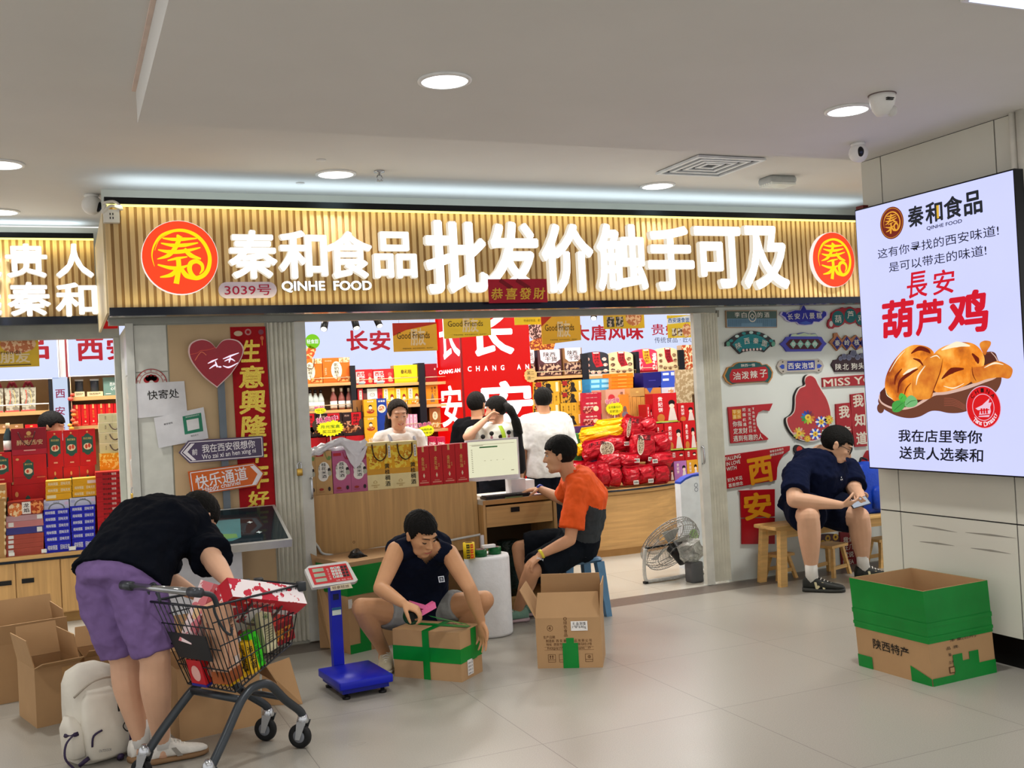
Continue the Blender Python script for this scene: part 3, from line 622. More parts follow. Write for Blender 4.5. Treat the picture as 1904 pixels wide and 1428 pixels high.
mb = MB(); mb.poly(f, pts(w1, (910, 398), (925, 372), (960, 368), (1005, 375), (1075, 352), (1140, 375), (1180, 370), (1215, 365), (1240, 398)), C('b9cdb0'), T); mb.poly(f, pts(w1, (850, 490), (905, 432), (1250, 430), (1295, 488), (1240, 552), (910, 555)), C('4a1420'), T)
for i in range(4): x = 942+i*88; mb.poly(f, pts(w1, (x-42, 492), (x, 440), (x+42, 490), (x, 545)), C('7fb8a8'), T+.001)
mb.build('painted_panel', o); mb = MB(); chars(mb, w1, '腊汁牛肉', (942, 1030, 1118, 1206), (493, 492, 491, 490), 44, 50, C('e8f0ea')); mb.build('lettering', o)
pl = [(1385, 470), (1410, 440), (1440, 410), (1440, 360), (1480, 352), (1500, 390), (1540, 440), (1590, 382), (1650, 425), (1710, 378), (1760, 430), (1800, 400), (1800, 520), (1720, 565), (1660, 510), (1600, 570), (1545, 510), (1480, 575), (1410, 490)]
o = board('souvenir_sign', 'wall sign of dark blue diamonds edged in orange, second row right', pts(w1, *pl), 'a86a3c')
mb = MB()
for x in (1480, 1598, 1716, 1810): mb.poly(f, pts(w1, (x-58, 480), (x, 395), (x+58, 478), (x, 562)), C('1d1e74'), T)
mb.build('painted_panel', o); mb = MB(); chars(mb, w1, '秦岭核', (1480, 1598, 1716), (478, 474, 470), 62, 74, SIL); mb.build('lettering', o)
pl = [(92, 880), (115, 830), (140, 775), (200, 760), (230, 730), (270, 712), (480, 702), (545, 715), (570, 745), (625, 735), (670, 775), (700, 835), (690, 900), (650, 965), (600, 955), (250, 975), (190, 990), (130, 950)]
o = board('souvenir_sign', 'red oval wall sign with orange scroll rim, third row left', pts(w1, *pl), 'b07a3c')
mb = MB(); mb.poly(f, inset(pts(w1, *pl), w1(400, 850), .94), C('22504e'), T); mb.poly(f, pts(w1, (165, 870), (195, 800), (600, 765), (630, 800), (635, 900), (600, 940), (200, 965), (170, 940)), C('a8141e'), T+.001); mb.poly(f, pts(w1, (268, 730), (500, 712), (505, 765), (275, 778)), C('14555a'), T+.0015); mb.build('painted_panel', o)
mb = MB(); chars(mb, w1, '油泼辣子', (250, 355, 460, 575), (880, 872, 862, 850), 90, 95, SIL, d=T+.003); wtxt(mb, w1, '陕西一怪', 390, 750, 170, 36, SIL, d=T+.003); mb.build('lettering', o)
pl = [(745, 760), (770, 705), (815, 680), (850, 690), (1215, 675), (1250, 670), (1295, 700), (1320, 755), (1300, 810), (1255, 835), (1215, 825), (860, 835), (820, 855), (770, 815)]
o = board('souvenir_sign', 'blue rectangular wall sign with cream scroll ends, middle of the third row', pts(w1, *pl), 'aaa39a')
mb = MB(); mb.poly(f, pts(w1, (870, 700), (1205, 690), (1205, 800), (870, 815)), C('1c2f92'), T); mb.poly(f, pts(w1, (775, 765), (805, 740), (835, 745), (835, 790), (805, 795)), C('2b48a8'), T); mb.poly(f, pts(w1, (1295, 755), (1265, 735), (1235, 740), (1235, 785), (1265, 785)), C('2b48a8'), T)
for x, y in ((815, 710), (820, 825), (1250, 700), (1255, 812)): mb.poly(f, ell(w1, x, y, 9, 10, 10), C('4a3c30'), T)
mb.build('painted_panel', o); mb = MB(); chars(mb, w1, '西安泡馍', (913, 997, 1080, 1158), (760, 757, 754, 750), 70, 75, SIL); mb.build('lettering', o)
pl = [(1410, 745), (1440, 685), (1490, 675), (1510, 640), (1545, 615), (1590, 620), (1635, 610), (1650, 570), (1710, 570), (1725, 620), (1790, 600), (1830, 620), (1830, 828), (1455, 832), (1440, 790)]
o = board('souvenir_sign', 'dark plum wall sign with grey round dates along its top, third row right', pts(w1, *pl), '2a0f18')
mb = MB()
for x, y, r in ((1520, 668, 24), (1565, 645, 32), (1622, 655, 32), (1678, 610, 40), (1728, 650, 32), (1785, 635, 28)): mb.poly(f, ell(w1, x, y, r, r*1.15, 14), C('6f7088'), T); mb.poly(f, ell(w1, x, y, r*.75, r*.85, 14), C('565a72'), T+.001)
mb.build('painted_panel', o); mb = MB(); chars(mb, w1, '陕北狗头', (1492, 1580, 1685, 1772), (770, 768, 762, 758), 74, 80, SIL); mb.build('lettering', o)
o = board('souvenir_sign', 'red wall sign reading MISS YOU in cream capitals', pts(w2, (1258, 80), (1765, 40), (1990, 30), (1990, 160), (1400, 180), (1262, 190)), '9e1520')
mb = MB(); wtxt(mb, w2, 'MISS YOU', 1625, 115, 690, 92, C('d8ccbc'), T, .02, .02); mb.build('lettering', o)
sp = spline([(x, y, 0) for x, y in ((1110, 40), (1165, 70), (1200, 140), (1245, 220), (1310, 330), (1350, 460), (1355, 570), (1330, 680), (1260, 780), (1140, 830), (1000, 815), (900, 740), (840, 640), (830, 560), (880, 525), (920, 470), (930, 380), (935, 290), (980, 200), (1050, 165), (1045, 110), (1060, 60))], 4, True)
gp = [w2(p.x, p.y) for p in sp]
o = board('gourd_sign', 'large red gourd-shaped wall sign with bright flowers along its lower rim', gp, 'e4d6cf', .02)
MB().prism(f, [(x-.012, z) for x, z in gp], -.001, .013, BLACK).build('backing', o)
MB().poly(f, inset(gp, w2(1120, 500), .965), C('a8090f', .15, coat=.4), .0215).build('painted_face', o)
def flower(x, y, r, cols, core='e8c23a'):
    mb = MB(); n = 12
    for i in range(n):
        a_ = 2*math.pi*i/n; mb.poly(f, [w2(x+r*.66*math.cos(a_)+r*.34*math.cos(a_)*math.cos(q)-r*.17*math.sin(a_)*math.sin(q), y-(r*.66*math.sin(a_)+r*.34*math.sin(a_)*math.cos(q)+r*.17*math.cos(a_)*math.sin(q))) for q in [2*math.pi*k/10 for k in range(10)]], C(cols[i % len(cols)], .3), .0225)
    mb.poly(f, ell(w2, x, y, r*.42, r*.42, 14), C(core, .3), .023); mb.poly(f, ell(w2, x, y, r*.16, r*.16, 10), C('b06a1c', .3), .0235); return mb.build('painted_flower', o)
flower(1080, 545, 85, ['c8781e', '8a2c2c', '6a2048', '3a2a78', '1f3fa8', '2a6fc0', '1d8a78', '2a8f3a', '6fae2c', 'c8c02c', 'd8d040', 'd89a2c'])
flower(1238, 600, 72, ['e8ecf4', '2a50b8']); flower(1328, 575, 56, ['e0b428', 'd89020', 'c8c84a']); flower(975, 735, 75, ['d8b040', 'c87830', 'd8a098', 'b8c060']); flower(1168, 742, 72, ['e8ecf4', '2a50b8']); flower(1075, 798, 42, ['e0b428', 'd8a020']); flower(1290, 722, 50, ['2a9060', 'e8ecf4'])
pl = [(145, 425), (672, 382), (632, 470), (560, 460), (500, 490), (475, 560), (485, 640), (530, 720), (590, 770), (622, 800), (605, 812), (180, 852)]
o = board('souvenir_sign', 'red notched wall sign with an orange square and white slogans, below the oval sign', pts(w2, *pl), 'a8121d')
MB().poly(f, pts(w2, (190, 455), (295, 450), (298, 560), (196, 572)), C('d08a1c'), T).build('painted_square', o)
mb = MB(); chars(mb, w2, '平安喜乐', (218, 268, 220, 270), (485, 480, 540, 536), 42, 46, C('f0d890'), bold=.01); wtxt(mb, w2, '你指', 250, 622, 110, 66, SIL); wtxt(mb, w2, '定发财', 288, 705, 165, 70, SIL); wtxt(mb, w2, '遇到有趣的人', 378, 785, 345, 72, SIL)
chars(mb, w2, '把握机遇', (328, 330, 333, 338), (455, 515, 575, 630), 40, 40, SIL, bold=.01); chars(mb, w2, '无忧无虑的日', (392, 394, 396, 400, 404, 408), (460, 510, 560, 610, 660, 705), 34, 36, SIL, bold=.01); chars(mb, w2, '不负韶华前行吧', (438, 440, 443, 447, 450, 454, 458), (445, 490, 535, 580, 620, 665, 705), 28, 30, SIL, bold=.01); mb.build('lettering', o)
pl = [(84, 1000), (875, 882), (872, 935), (800, 985), (750, 1060), (725, 1140), (720, 1240), (715, 1285), (130, 1388)]
o = board('souvenir_sign', 'red wall sign reading FALLING IN LOVE WITH beside an orange brush character', pts(w2, *pl), 'a5121b')
mb = MB(); wtxt(mb, w2, 'FALLING', 200, 1020, 180, 48, SIL, rot=.1); wtxt(mb, w2, 'IN LOVE', 202, 1082, 165, 46, SIL, rot=.1); wtxt(mb, w2, 'WITH', 182, 1147, 118, 46, SIL, rot=.1); wtxt(mb, w2, '好久不见', 222, 1272, 175, 48, SIL, rot=.08); wtxt(mb, w2, '甚是想念', 232, 1335, 172, 46, SIL, rot=.08); wtxt(mb, w2, '青春没有售价', 715, 935, 165, 30, SIL, rot=.1, bold=.01); wtxt(mb, w2, '硬座直达旧梦', 718, 975, 165, 30, SIL, rot=.1, bold=.01); mb.build('lettering', o)
OR = C('d08a1a', .4); mb = MB(); wtxt(mb, w2, '西', 525, 1170, 290, 320, OR, T, .035, .08); mb.build('brush_character', o)
w3 = zx(4.327, 1360, 780, 7.29)
o = board('souvenir_sign', 'red wall sign with a large orange brush character, just above the bench end', pts(w3, (55, 572), (345, 560), (345, 780), (78, 790), (70, 585)), 'a5121b')
mb = MB(); wtxt(mb, w3, '安', 205, 695, 220, 220, OR, T, .035); mb.build('brush_character', o)
o = board('souvenir_sign', 'plain red panel on the wall behind the bench end', pts(w3, (80, 797), (345, 790), (345, 1000), (82, 1002)), 'a0121b')
def red_word(s, xs, ys, poly, label):
    o = board('souvenir_sign', label, pts(w2, *poly), '9e1520', .018); mb = MB(); chars(mb, w2, s, xs, ys, 125, 150, C('d8ccbc'), bold=.03, d=.02); mb.build('lettering', o)
red_word('我知道', (1675, 1695, 1715), (350, 575, 790), [(1590, 275), (1745, 255), (1760, 450), (1775, 690), (1785, 885), (1645, 895), (1610, 700), (1595, 480)], 'upright red wall sign with three cream characters beside the lit poster')
red_word('我肯', (1510, 1530), (480, 720), [(1415, 390), (1580, 372), (1600, 560), (1602, 800), (1440, 810), (1420, 600)], 'upright red wall sign with cream characters just left of its taller twin')
o = board('gourd_sign', 'small black-edged gourd wall sign at the shoulder of the seated man', [w2(p.x, p.y) for p in spline([(x, y, 0) for x, y in ((960, 870), (1010, 885), (1060, 930), (1060, 1000), (980, 1000), (925, 940), (930, 890))], 4, True)], '1c1214'); MB().disc(f, *w2(985, 925), .03, C('c0342a'), T).build('painted_face', o)
o = board('gourd_sign', 'red drop-shaped wall sign with a cream disc beside the lit poster', [w2(p.x, p.y) for p in spline([(x, y, 0) for x, y in ((1800, 935), (1850, 1030), (1880, 1130), (1830, 1215), (1760, 1195), (1718, 1120), (1745, 1020))], 4, True)], '9e1520'); MB().disc(f, *w2(1800, 1110), .035, C('d8ccbc'), T).build('painted_disc', o)
o = board('souvenir_sign', 'dark red board with cream writing leaning under the bench', pts(w3, (868, 905), (1010, 900), (1010, 1185), (885, 1190)), '7c0f18'); mb = MB()
for i, s in enumerate(('我肯', '在几', '就说', 'DREA')): wtxt(mb, w3, s, 935, 965+i*60, 85, 48 if i < 3 else 36, SIL)
mb.build('lettering', o)
o = board('gourd_sign', 'dark plum board with gold flowers on the wall under the bench', [w3(p.x, p.y) for p in spline([(x, y, 0) for x, y in ((700, 930), (850, 925), (862, 1000), (830, 1040), (740, 1038), (690, 1000))], 4, True)], '3a1018'); mb = MB()
for x, y in ((730, 995), (770, 955), (800, 1000), (832, 945), (835, 1010)): mb.ringd(f, *w3(x, y), .012, .03, C('b08a2c'), T, 10)
mb.build('painted_flower', o)
o = MB().prism(f, pts(w1, (5, 80), (35, 80), (35, 160), (10, 165)), 0, .02, C('8c8a80')).build('wall_bracket'); tag(o, 'small dark bracket on the wall at the top of the right shutter', 'bracket')
# ---------------------------------------------------------------- printed goods: helper
def art(mb, f, x, z, w, h, ops, d=.0012):         # (x, z) centre; op coordinates are fractions of the face
    X = lambda a: x+(a-.5)*w; Z = lambda b: z+(b-.5)*h
    for i, o in enumerate(ops):
        k, dd = o[0], d+.0004*i
        if k == 'r': mb.rect(f, X(o[1]), Z(o[2]), X(o[3]), Z(o[4]), C(o[5], .4), dd)
        elif k == 'o': mb.disc(f, X(o[1]), Z(o[2]), o[3]*w, C(o[5], .4), dd, o[4]*h, 16)
        elif k == 'b': mb.disc(f, X(o[1]), Z(o[2]), o[3]*w, mat('food_'+o[5]+o[6], o[5], .5, kind='blotch', scale=o[7] if len(o) > 7 else 60, rgb2=o[6]), dd, o[4]*h, 18)
        elif k == 'R': mb.rect(f, X(o[1]), Z(o[2]), X(o[3]), Z(o[4]), mat('food_'+o[5]+o[6], o[5], .5, kind='blotch', scale=o[7] if len(o) > 7 else 60, rgb2=o[6]), dd)
        elif k == 't': mb.text(f, o[1], X(o[2]), Z(o[3]), o[4]*w, o[5]*h, C(o[6], .5), dd, o[7] if len(o) > 7 else 0, res=2)
        elif k == 'v': mb.vtext(f, o[1], X(o[2]), Z(o[3]), o[4]*w, o[5]*h, C(o[6], .5), dd, o[7] if len(o) > 7 else 0)
        elif k == 'p': mb.poly(f, [(X(a), Z(b)) for a, b in o[1]], C(o[2], .4), dd)
        elif k == 's': mb.stroke(f, [(X(a), Z(b)) for a, b in o[1]], [q*w for q in o[2]], C(o[3], .5), dd)
        elif k == 'l': mb.ringd(f, X(o[1]), Z(o[2]), o[3]*w, o[4]*w, C(o[5], .4), dd, 20, ry=o[6] if len(o) > 6 else 1)
def good(name, label, cat, box, Y, dep, col, ops=(), group=None, zb=None, side=None, top=None, gap=.0015):
    x, z, w, h = pb(*box, Y); z0, z1 = z-h/2, z+h/2
    if zb is not None: z0 = zb
    w -= gap*2; x0, x1 = x-w/2, x+w/2
    mb = MB(); m = C(col, .4); n = len(mb.v)
    mb.box((x0, Y, z0), (x1, Y+dep, z1-.0004), C(side or col, .4) if side else m)
    if side or top:
        mb.add([(x0, Y-.0004, z0), (x1, Y-.0004, z0), (x1, Y-.0004, z1), (x0, Y-.0004, z1)], [(0, 1, 2, 3)], m)
        if top: mb.add([(x0, Y, z1), (x1, Y, z1), (x1, Y+dep, z1), (x0, Y+dep, z1)], [(0, 1, 2, 3)], C(top, .4))
    o = mb.build(name, org=(x, Y, z0)); tag(o, label, cat, group)
    if ops:
        mb = MB(); art(mb, FY(Y), x, (z0+z1)/2, w, z1-z0, ops); mb.build('printed_front', o)
    return o
def zbox(sc, ox, oy): return lambda a, b, c, d: (ox+a/sc, oy+b/sc, ox+c/sc, oy+d/sc)
# ---------------------------------------------------------------- reception counter and desk
CT = 1.005; CYF = 7.40
t = thing('reception_counter', 'oak reception counter carrying the row of gift boxes behind the squatting man', 'counter', (2.2, CYF, 0))
MB().box((1.585, CYF, .50), (2.855, CYF+.025, CT), WOODV).build('front_panel', t)
MB().box((1.585, CYF+.025, .97), (2.855, CYF+.62, CT), WOODH).build('counter_top', t)
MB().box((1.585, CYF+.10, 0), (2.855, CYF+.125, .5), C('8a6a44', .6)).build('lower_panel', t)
MB().box((2.835, CYF+.025, 0), (2.855, CYF+.62, .97), WOODV).build('side_panel', t)
MB().box((1.585, CYF+.025, 0), (1.605, CYF+.62, .97), WOODV).build('side_panel', t)
mb = MB(); q = P(658, 1008, CYF); mb.ringd(FY(CYF), q.x, q.z, .006, .009, C('5a3d1c'), .001); mb.build('keyhole_ring', t)
DT = .865; DY = 7.3
t = thing('computer_desk', 'oak computer desk with one drawer to the right of the reception counter', 'desk', (3.15, DY, 0))
MB().box((2.86, DY, DT-.035), (3.47, DY+.55, DT), C('d8d4ca', .35)).build('desk_top', t)
MB().box((2.86, DY-.003, DT-.035), (3.47, DY, DT), C('b88a54', .5)).build('edge_strip', t)
d = MB().box((2.885, DY+.005, .66), (3.435, DY+.03, DT-.05), WOODH).build('drawer_front', t)
q = P(958, 947, DY); MB().box((q.x-.035, DY-.004, q.z-.018), (q.x+.035, DY+.006, q.z+.018), BLACK).build('handle', d)
MB().box((3.445, DY, 0), (3.47, DY+.55, DT-.035), WOODV).build('side_panel', t)
MB().box((2.86, DY, 0), (2.88, DY+.55, DT-.035), WOODV).build('side_panel', t)
MB().box((2.88, DY+.45, .1), (3.445, DY+.47, .8), C('4d3c28', .7)).build('back_panel', t)
MB().box((2.88, DY-.0, 0), (3.445, DY+.45, .1), WOODH).build('floor_board', t)
# monitor
x, z, w_, h_ = pb(868, 816, 966, 888, 7.5); f = FY(7.5)
t = thing('computer_monitor', 'white all-in-one computer with a pale screen on the desk', 'computer', (x, 7.5, DT))
MB().prism(f, [(x-w_/2, z-h_/2-.02), (x+w_/2, z-h_/2-.02), (x+w_/2, z+h_/2), (x-w_/2, z+h_/2)], -.03, 0, C('e6e6ea', .3)).build('casing', t)
MB().rect(f, x-w_/2+.014, z-h_/2+.012, x+w_/2-.014, z+h_/2-.014, G('e9e6c4', .95), .001).build('screen', t)
mb = MB(); art(mb, f, x, z, w_*.9, h_*.86, [('r', .22, .83, .6, .87, '3c8a4c'), ('r', .06, .9, .3, .915, 'b5b59a'), ('r', .02, .93, .96, .94, 'c9c8a8')] + [('r', .04, .78-.055*i, .07, .795-.055*i, '9a9a86') for i in range(13)] + [('r', .3+.13*i, .44, .33+.13*i, .45, 'aaaa90') for i in range(4)] + [('r', .86, .1, .92, .12, '9a9a86')], .0018); mb.build('screen_interface', t)
sp = P(960, 895, 7.48); MB().box((sp.x-.06, 7.44, DT), (sp.x+.06, 7.56, sp.z+.02), C('dadade', .35)).build('stand', t)
MB().box((x-.12, 7.46, DT), (sp.x+.02, 7.62, DT+.015), C('dadade', .35)).build('foot', t)
t = thing('keyboard', 'black keyboard on the desk before the monitor', 'keyboard', (3.08, 7.37, DT))
ka, kb = 2.895, 3.27
MB().box((ka, 7.315, DT+.001), (kb, 7.44, DT+.018), BLACK).build('case', t)
mb = MB()
for i in range(16):
    for j in range(5): mb.box((ka+.008+i*.0228, 7.322+j*.023, DT+.018), (ka+.027+i*.0228, 7.341+j*.023, DT+.026), C('26262a', .5))
mb.build('keys', t)
o = MB().prism(Fr((3.05, 7.302, DT+.001), (1, 0, 0), (0, 1, 0)), [(0, 0), (.14, .0), (.14, .012), (0, .012)], 0, .008, C('6a7a50')).build('pen'); tag(o, 'greenish pen lying in front of the keyboard', 'pen')
o = MB().box((3.29, 7.32, DT+.0005), (3.44, 7.5, DT+.003), C('b02c2c', .6)).build('mouse_mat'); tag(o, 'red paper mat under the hand of the man in orange', 'mat')
o = MB().box((3.30, 7.58, DT), (3.42, 7.72, DT+.1), C('e8e8e8', .4)).build('receipt_printer'); tag(o, 'small white device behind the mouse mat on the desk', 'printer')
# cables and plugs on the counter
mb = MB(); mb.tube(spline([P(570, 985, 7.38), P(590, 1015, 7.38), P(606, 1031, 7.36), P(660, 1027, 7.37), P(720, 1017, 7.37), P(800, 1012, 7.37), P(850, 1002, 7.37), P(893, 994, 7.28)], 6), .009, C('dededa', .4), 8); o = mb.build('cable'); tag(o, 'white cable looping along the lower edge of the reception counter', 'cable')
mb = MB(); mb.tube(spline([P(577, 970, 7.37), P(582, 1000, 7.36), P(583, 1030, 7.36), P(584, 1120, 7.36)], 6), .008, BLACK, 8); o = mb.build('cable'); tag(o, 'black cable hanging below the yellow scanner by the shutter', 'cable')
a, b = P(568, 944, 7.37), P(574, 974, 7.35)
o = MB().tube([a, vlerp(a, b, .5)+V((.012, -.01, 0)), b], [.014, .026, .018], C('e0c619', .35), 12).build('scanner'); tag(o, 'yellow hand scanner hanging at the left end of the counter', 'scanner')
a = P(896, 1000, 7.22); o = MB().box((a.x-.012, a.y-.012, a.z-.09), (a.x+.012, a.y+.012, a.z+.02), C('e8e8ec', .35)).build('power_adapter'); tag(o, 'white power adapter hanging below the desk corner', 'adapter')
# ---------------------------------------------------------------- back wall shelving with lit headers
SY = 10.30; FRM = C('15171f', .4)
def header(x0, x1, z0, z1, Y, name, label, texts):
    t = thing('lit_header', label, 'lit sign', ((x0+x1)/2, Y, z0))
    MB().box((x0, Y, z0), (x1, Y+.1, z1), C('cfd6ea', .4)).build('casing', t)
    MB().rect(FY(Y), x0+.01, z0+.01, x1-.01, z1-.01, LITBLUE, .002).build('face', t)
    mb = MB()
    for s, b, m, bold in texts: X_, Z_, w_, h_ = pb(*b, Y); mb.text(FY(Y), s, X_, Z_, w_, h_, m, .004, bold)
    mb.build('lettering', t); return t
LR = G('c4102a', .85)
hz = P(700, 678, SY).z; HY = SY+.17
lh = header(2.05, 3.67, hz-.05, 2.78, HY, '', 'lit pale header panel with red characters above the left back shelves', [('长', (644, 614, 684, 652), LR, .03), ('安', (687, 614, 726, 652), LR, .03)])
mb = MB(); q = P(581, 635, HY); f = FY(HY); mb.disc(f, q.x, q.z, .075, G('86d81c', .9), .004); mb.text(f, '轻食甜', q.x, q.z, .12, .045, G('ffffff', 1), .006, .02); mb.build('round_badge', lh)
mb = MB(); mb.stroke(f, [(P(552, 664, HY).x, P(552, 664, HY).z), (P(572, 659, HY).x, P(572, 659, HY).z), (P(582, 645, HY).x, P(582, 645, HY).z)], [.12, .12, .07], mat('snack_photo', 'b0481c', .5, kind='blotch', scale=30, rgb2='f0b070'), .004); mb.build('food_picture', lh)
hz2 = P(1150, 655, SY).z
rh = header(4.46, 7.2, hz2-.02, 2.78, HY, '', 'lit pale header panel with red characters above the right back shelves', [('大', (1062, 604, 1096, 634), LR, .03), ('唐', (1098, 604, 1128, 633), LR, .03), ('风', (1130, 603, 1162, 633), LR, .03), ('味', (1164, 602, 1196, 632), LR, .03), ('贵妃', (1211, 602, 1262, 623), LR, .008), ('传统食品 · 匠心', (1217, 626, 1290, 637), G('5a5a6e', .6), 0)])
mb = MB(); q = P(1015, 640, SY); mb.stroke(FY(HY), [(P(985, 644, HY).x, P(985, 644, HY).z), (P(1010, 640, HY).x, P(1010, 640, HY).z), (P(1030, 646, HY).x, P(1030, 646, HY).z)], [.1, .16, .1], mat('pastry_photo', '7a2c10', .5, kind='blotch', scale=40, rgb2='e88a30'), .004)
mb.disc(FY(HY), P(1000, 615, HY).x, P(1000, 615, HY).z, .12, mat('seed_photo', '3a1c18', .5, kind='blotch', scale=40, rgb2='b8948a'), .003); mb.build('food_picture', rh)
def shelf_unit(ups, rows, zt, label, x0, x1):
    t = thing('shelf_unit', label, 'shelving', ((x0+x1)/2, SY+.15, 0))
    for a, b in ups: MB().box((P(a, 700, SY).x, SY-.005, 0), (P(b, 700, SY).x, 10.64, zt), FRM).build('upright', t)
    MB().box((x0, 10.60, .1), (x1, 10.64, zt), C('6e5238', .7)).build('back_panel', t)
    zs = []
    for (a, b, y) in rows:
        z = P((a+b)/2, y, SY).z; zs.append(z)
        MB().box((P(a, 700, SY).x, SY, z-.03), (P(b, 700, SY).x, 10.60, z), WOODH).build('shelf_board', t)
        mb = MB(); X0, X1 = P(a+1, 700, SY).x, P(b-1, 700, SY).x
        mb.tube([(X0, SY+.02, z), (X0, SY+.0, z+.05), (X1, SY+.0, z+.05), (X1, SY+.02, z)], .004, C('d8c39a', .4, metal=.5), 6); mb.build('guard_rail', t)
    return zs
zA1, zA2, zB1, zB2, zB3, zC1, zC2, zC3 = shelf_unit([(651.5, 661), (778, 790)], [(530, 651.5, 713), (530, 651.5, 764), (661, 778, 713), (661, 778, 754), (661, 778, 800), (790, 835, 709.5), (790, 835, 751), (790, 835, 797)], hz, 'dark framed back shelves filled with snacks left of the red column', 1.95, 3.68)
zD1, zE1, zF1 = shelf_unit([(1083, 1095), (1184, 1190), (1264, 1274)], [(986, 1083, 699), (1095, 1184, 697.5), (1190, 1264, 691)], hz2, 'dark framed back shelves filled with gift boxes right of the red column', 4.47, 7.2)
# ---------------------------------------------------------------- red lit column
COLY = 9.8; cx0 = 3.69; cx1 = P(988, 700, COLY).x
t = thing('lit_column', 'square red lit column with white characters in the middle of the shop', 'column', ((cx0+cx1)/2, 10.1, 0))
LCR = G('f00a0a', .95)
MB().box((cx0, COLY, 0), (cx1, 10.62, 2.81), LCR).build('light_box', t)
mb = MB(); f = FY(COLY)
for s, b, bold in (('长', (868, 578, 955, 662), .03), ('安', (893, 708, 992, 800), .03)): X_, Z_, w_, h_ = pb(*b, COLY); mb.text(f, s, X_, Z_, w_, h_, LITWHITE, .003, bold)
for i, ch in enumerate('CHANG AN'):
    if ch != ' ': q = P(873+i*15.3, 686-.6*i, COLY); mb.text(f, ch, q.x, q.z, .04, .052, LITWHITE, .003, .02)
mb.build('lettering', t); mb = MB(); g = Fr((cx0, 0, 0), (0, -1, 0))
def gx(px, py): q = PX(px, py, cx0); return -q.y, q.z
for s, b in (('长', (814, 575, 858, 668)), ('安', (818, 716, 863, 795))):
    a, c = gx(b[0], (b[1]+b[3])/2), gx(b[2], (b[1]+b[3])/2); u_, l_ = gx((b[0]+b[2])/2, b[1]), gx((b[0]+b[2])/2, b[3]); mb.text(g, s, (a[0]+c[0])/2, (u_[1]+l_[1])/2, abs(c[0]-a[0])*.86, u_[1]-l_[1], LITWHITE, .003, .02)
a, c = gx(815, 692), gx(858, 689); mb.text(g, 'CHANG AN', (a[0]+c[0])/2, (a[1]+c[1])/2, abs(c[0]-a[0])*.92, .042, LITWHITE, .003, .02); mb.build('side_lettering', t)
MB().box((cx0-.006, COLY-.006, 0), (cx0+.012, COLY+.012, 2.81), C('7a1016', .4)).build('corner_trim', t)
# ---------------------------------------------------------------- curved island, risers, table
bx, by, br = 5.1, 10.6, 1.5; CZ = P(1190, 906, 9.1).z
arcp = lambda r, a0=212, a1=328, n=28: [(bx+r*math.cos(math.radians(a0+(a1-a0)*i/n)), by+r*math.sin(math.radians(a0+(a1-a0)*i/n))) for i in range(n+1)]
FZ = Fr((0, 0, 0), (1, 0, 0), (0, 1, 0))
t = thing('curved_display', 'curved oak display island heaped with red snack bags', 'display stand', (bx, 9.6, 0))
MB().prism(FZ, arcp(br), .07, CZ-.05, WOODH).build('curved_front', t)
MB().prism(FZ, arcp(br-.02), 0, .07, C('b98c55', .5)).build('plinth', t)
MB().prism(FZ, arcp(br+.015), CZ-.05, CZ, WOODH).build('top_board', t)
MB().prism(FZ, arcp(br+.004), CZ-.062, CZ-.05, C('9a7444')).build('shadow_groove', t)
mb = MB(); mb.tube([V((x, y, CZ-.012)) for x, y in arcp(br+.022, 262, 310, 16)], .009, C('16202e', .3), 8); mb.build('price_rail', t)
t = thing('display_riser', 'plain oak step behind the red bag heap holding boxes', 'display stand', (5.2, 9.95, 0))
MB().box((4.55, 9.72, CZ), (6.4, 10.22, 1.02), WOODH).build('step_board', t)
t = thing('display_table', 'oak display table of gift boxes behind the counter woman', 'display stand', (2.6, 9.4, 0))
MB().box((2.0, 9.1, .82), (3.12, 9.75, .86), WOODH).build('table_top', t)
MB().box((2.05, 9.14, 0), (3.08, 9.7, .82), WOODV).build('cabinet_body', t)
# ---------------------------------------------------------------- hanging flags and spot lights
def flag(box, Y, label, ops, col='e8bc28', tilt=0):
    x, z, w, h = pb(*box, Y); z += 0; f = FY(Y)
    t = thing('hanging_flag', label, 'hanging poster', (x, Y, z-h/2), 'printed flags hanging in the shop')
    MB().prism(f, [(x-w/2, z-h/2), (x+w/2, z-h/2+tilt), (x+w/2, z+h/2+tilt), (x-w/2, z+h/2)], -.001, .001, mat('flag_'+col, col, .3, var=.05, scale=3)).build('sheet', t)
    mb = MB(); art(mb, f, x, z+tilt/2, w, h, ops, .002); mb.build('printed_front', t)
    mb = MB()
    for s in (-.35, .35): mb.tube([(x+w*s, Y, z+h/2-.01), (x+w*s, Y, 2.815)], .0015, C('d8d8d8'), 5)
    mb.build('string', t); return t
GF = [('t', '朋友', .56, .5, .34, .62, 'f0d9b0', .03), ('t', 'Good Friends', .46, .56, .74, .24, '4a3410', .004), ('t', '传承好味道，老字号真材实料，西安特产', .55, .1, .7, .05, '5a4410')]
FLY = 8.0
flag((731, 600, 813, 653), FLY, 'yellow hanging flag with a red top corner, left of the red column', [('p', [(0, .55), (.3, .75), (1, .95), (1, 1), (0, 1)], 'c2301c')] + GF, 'f0b838')
flag((825, 584, 913, 629), FLY, 'yellow hanging flag in front of the red column', GF, 'f0cc34', .02)
flag((957, 578, 1067, 603), FLY+.2, 'pale yellow hanging flag cut by the top of the doorway', [('t', '传承好味道，老字号真材实料，西安特产', .5, .3, .7, .2, '7a6a20')], 'ecd83c', .0)
flag((1007, 590, 1080, 640), FLY, 'yellow hanging flag with a red left edge, right of the red column', [('p', [(0, .6), (.3, 1), (0, 1)], 'c2301c')] + GF, 'f0b838', .03)
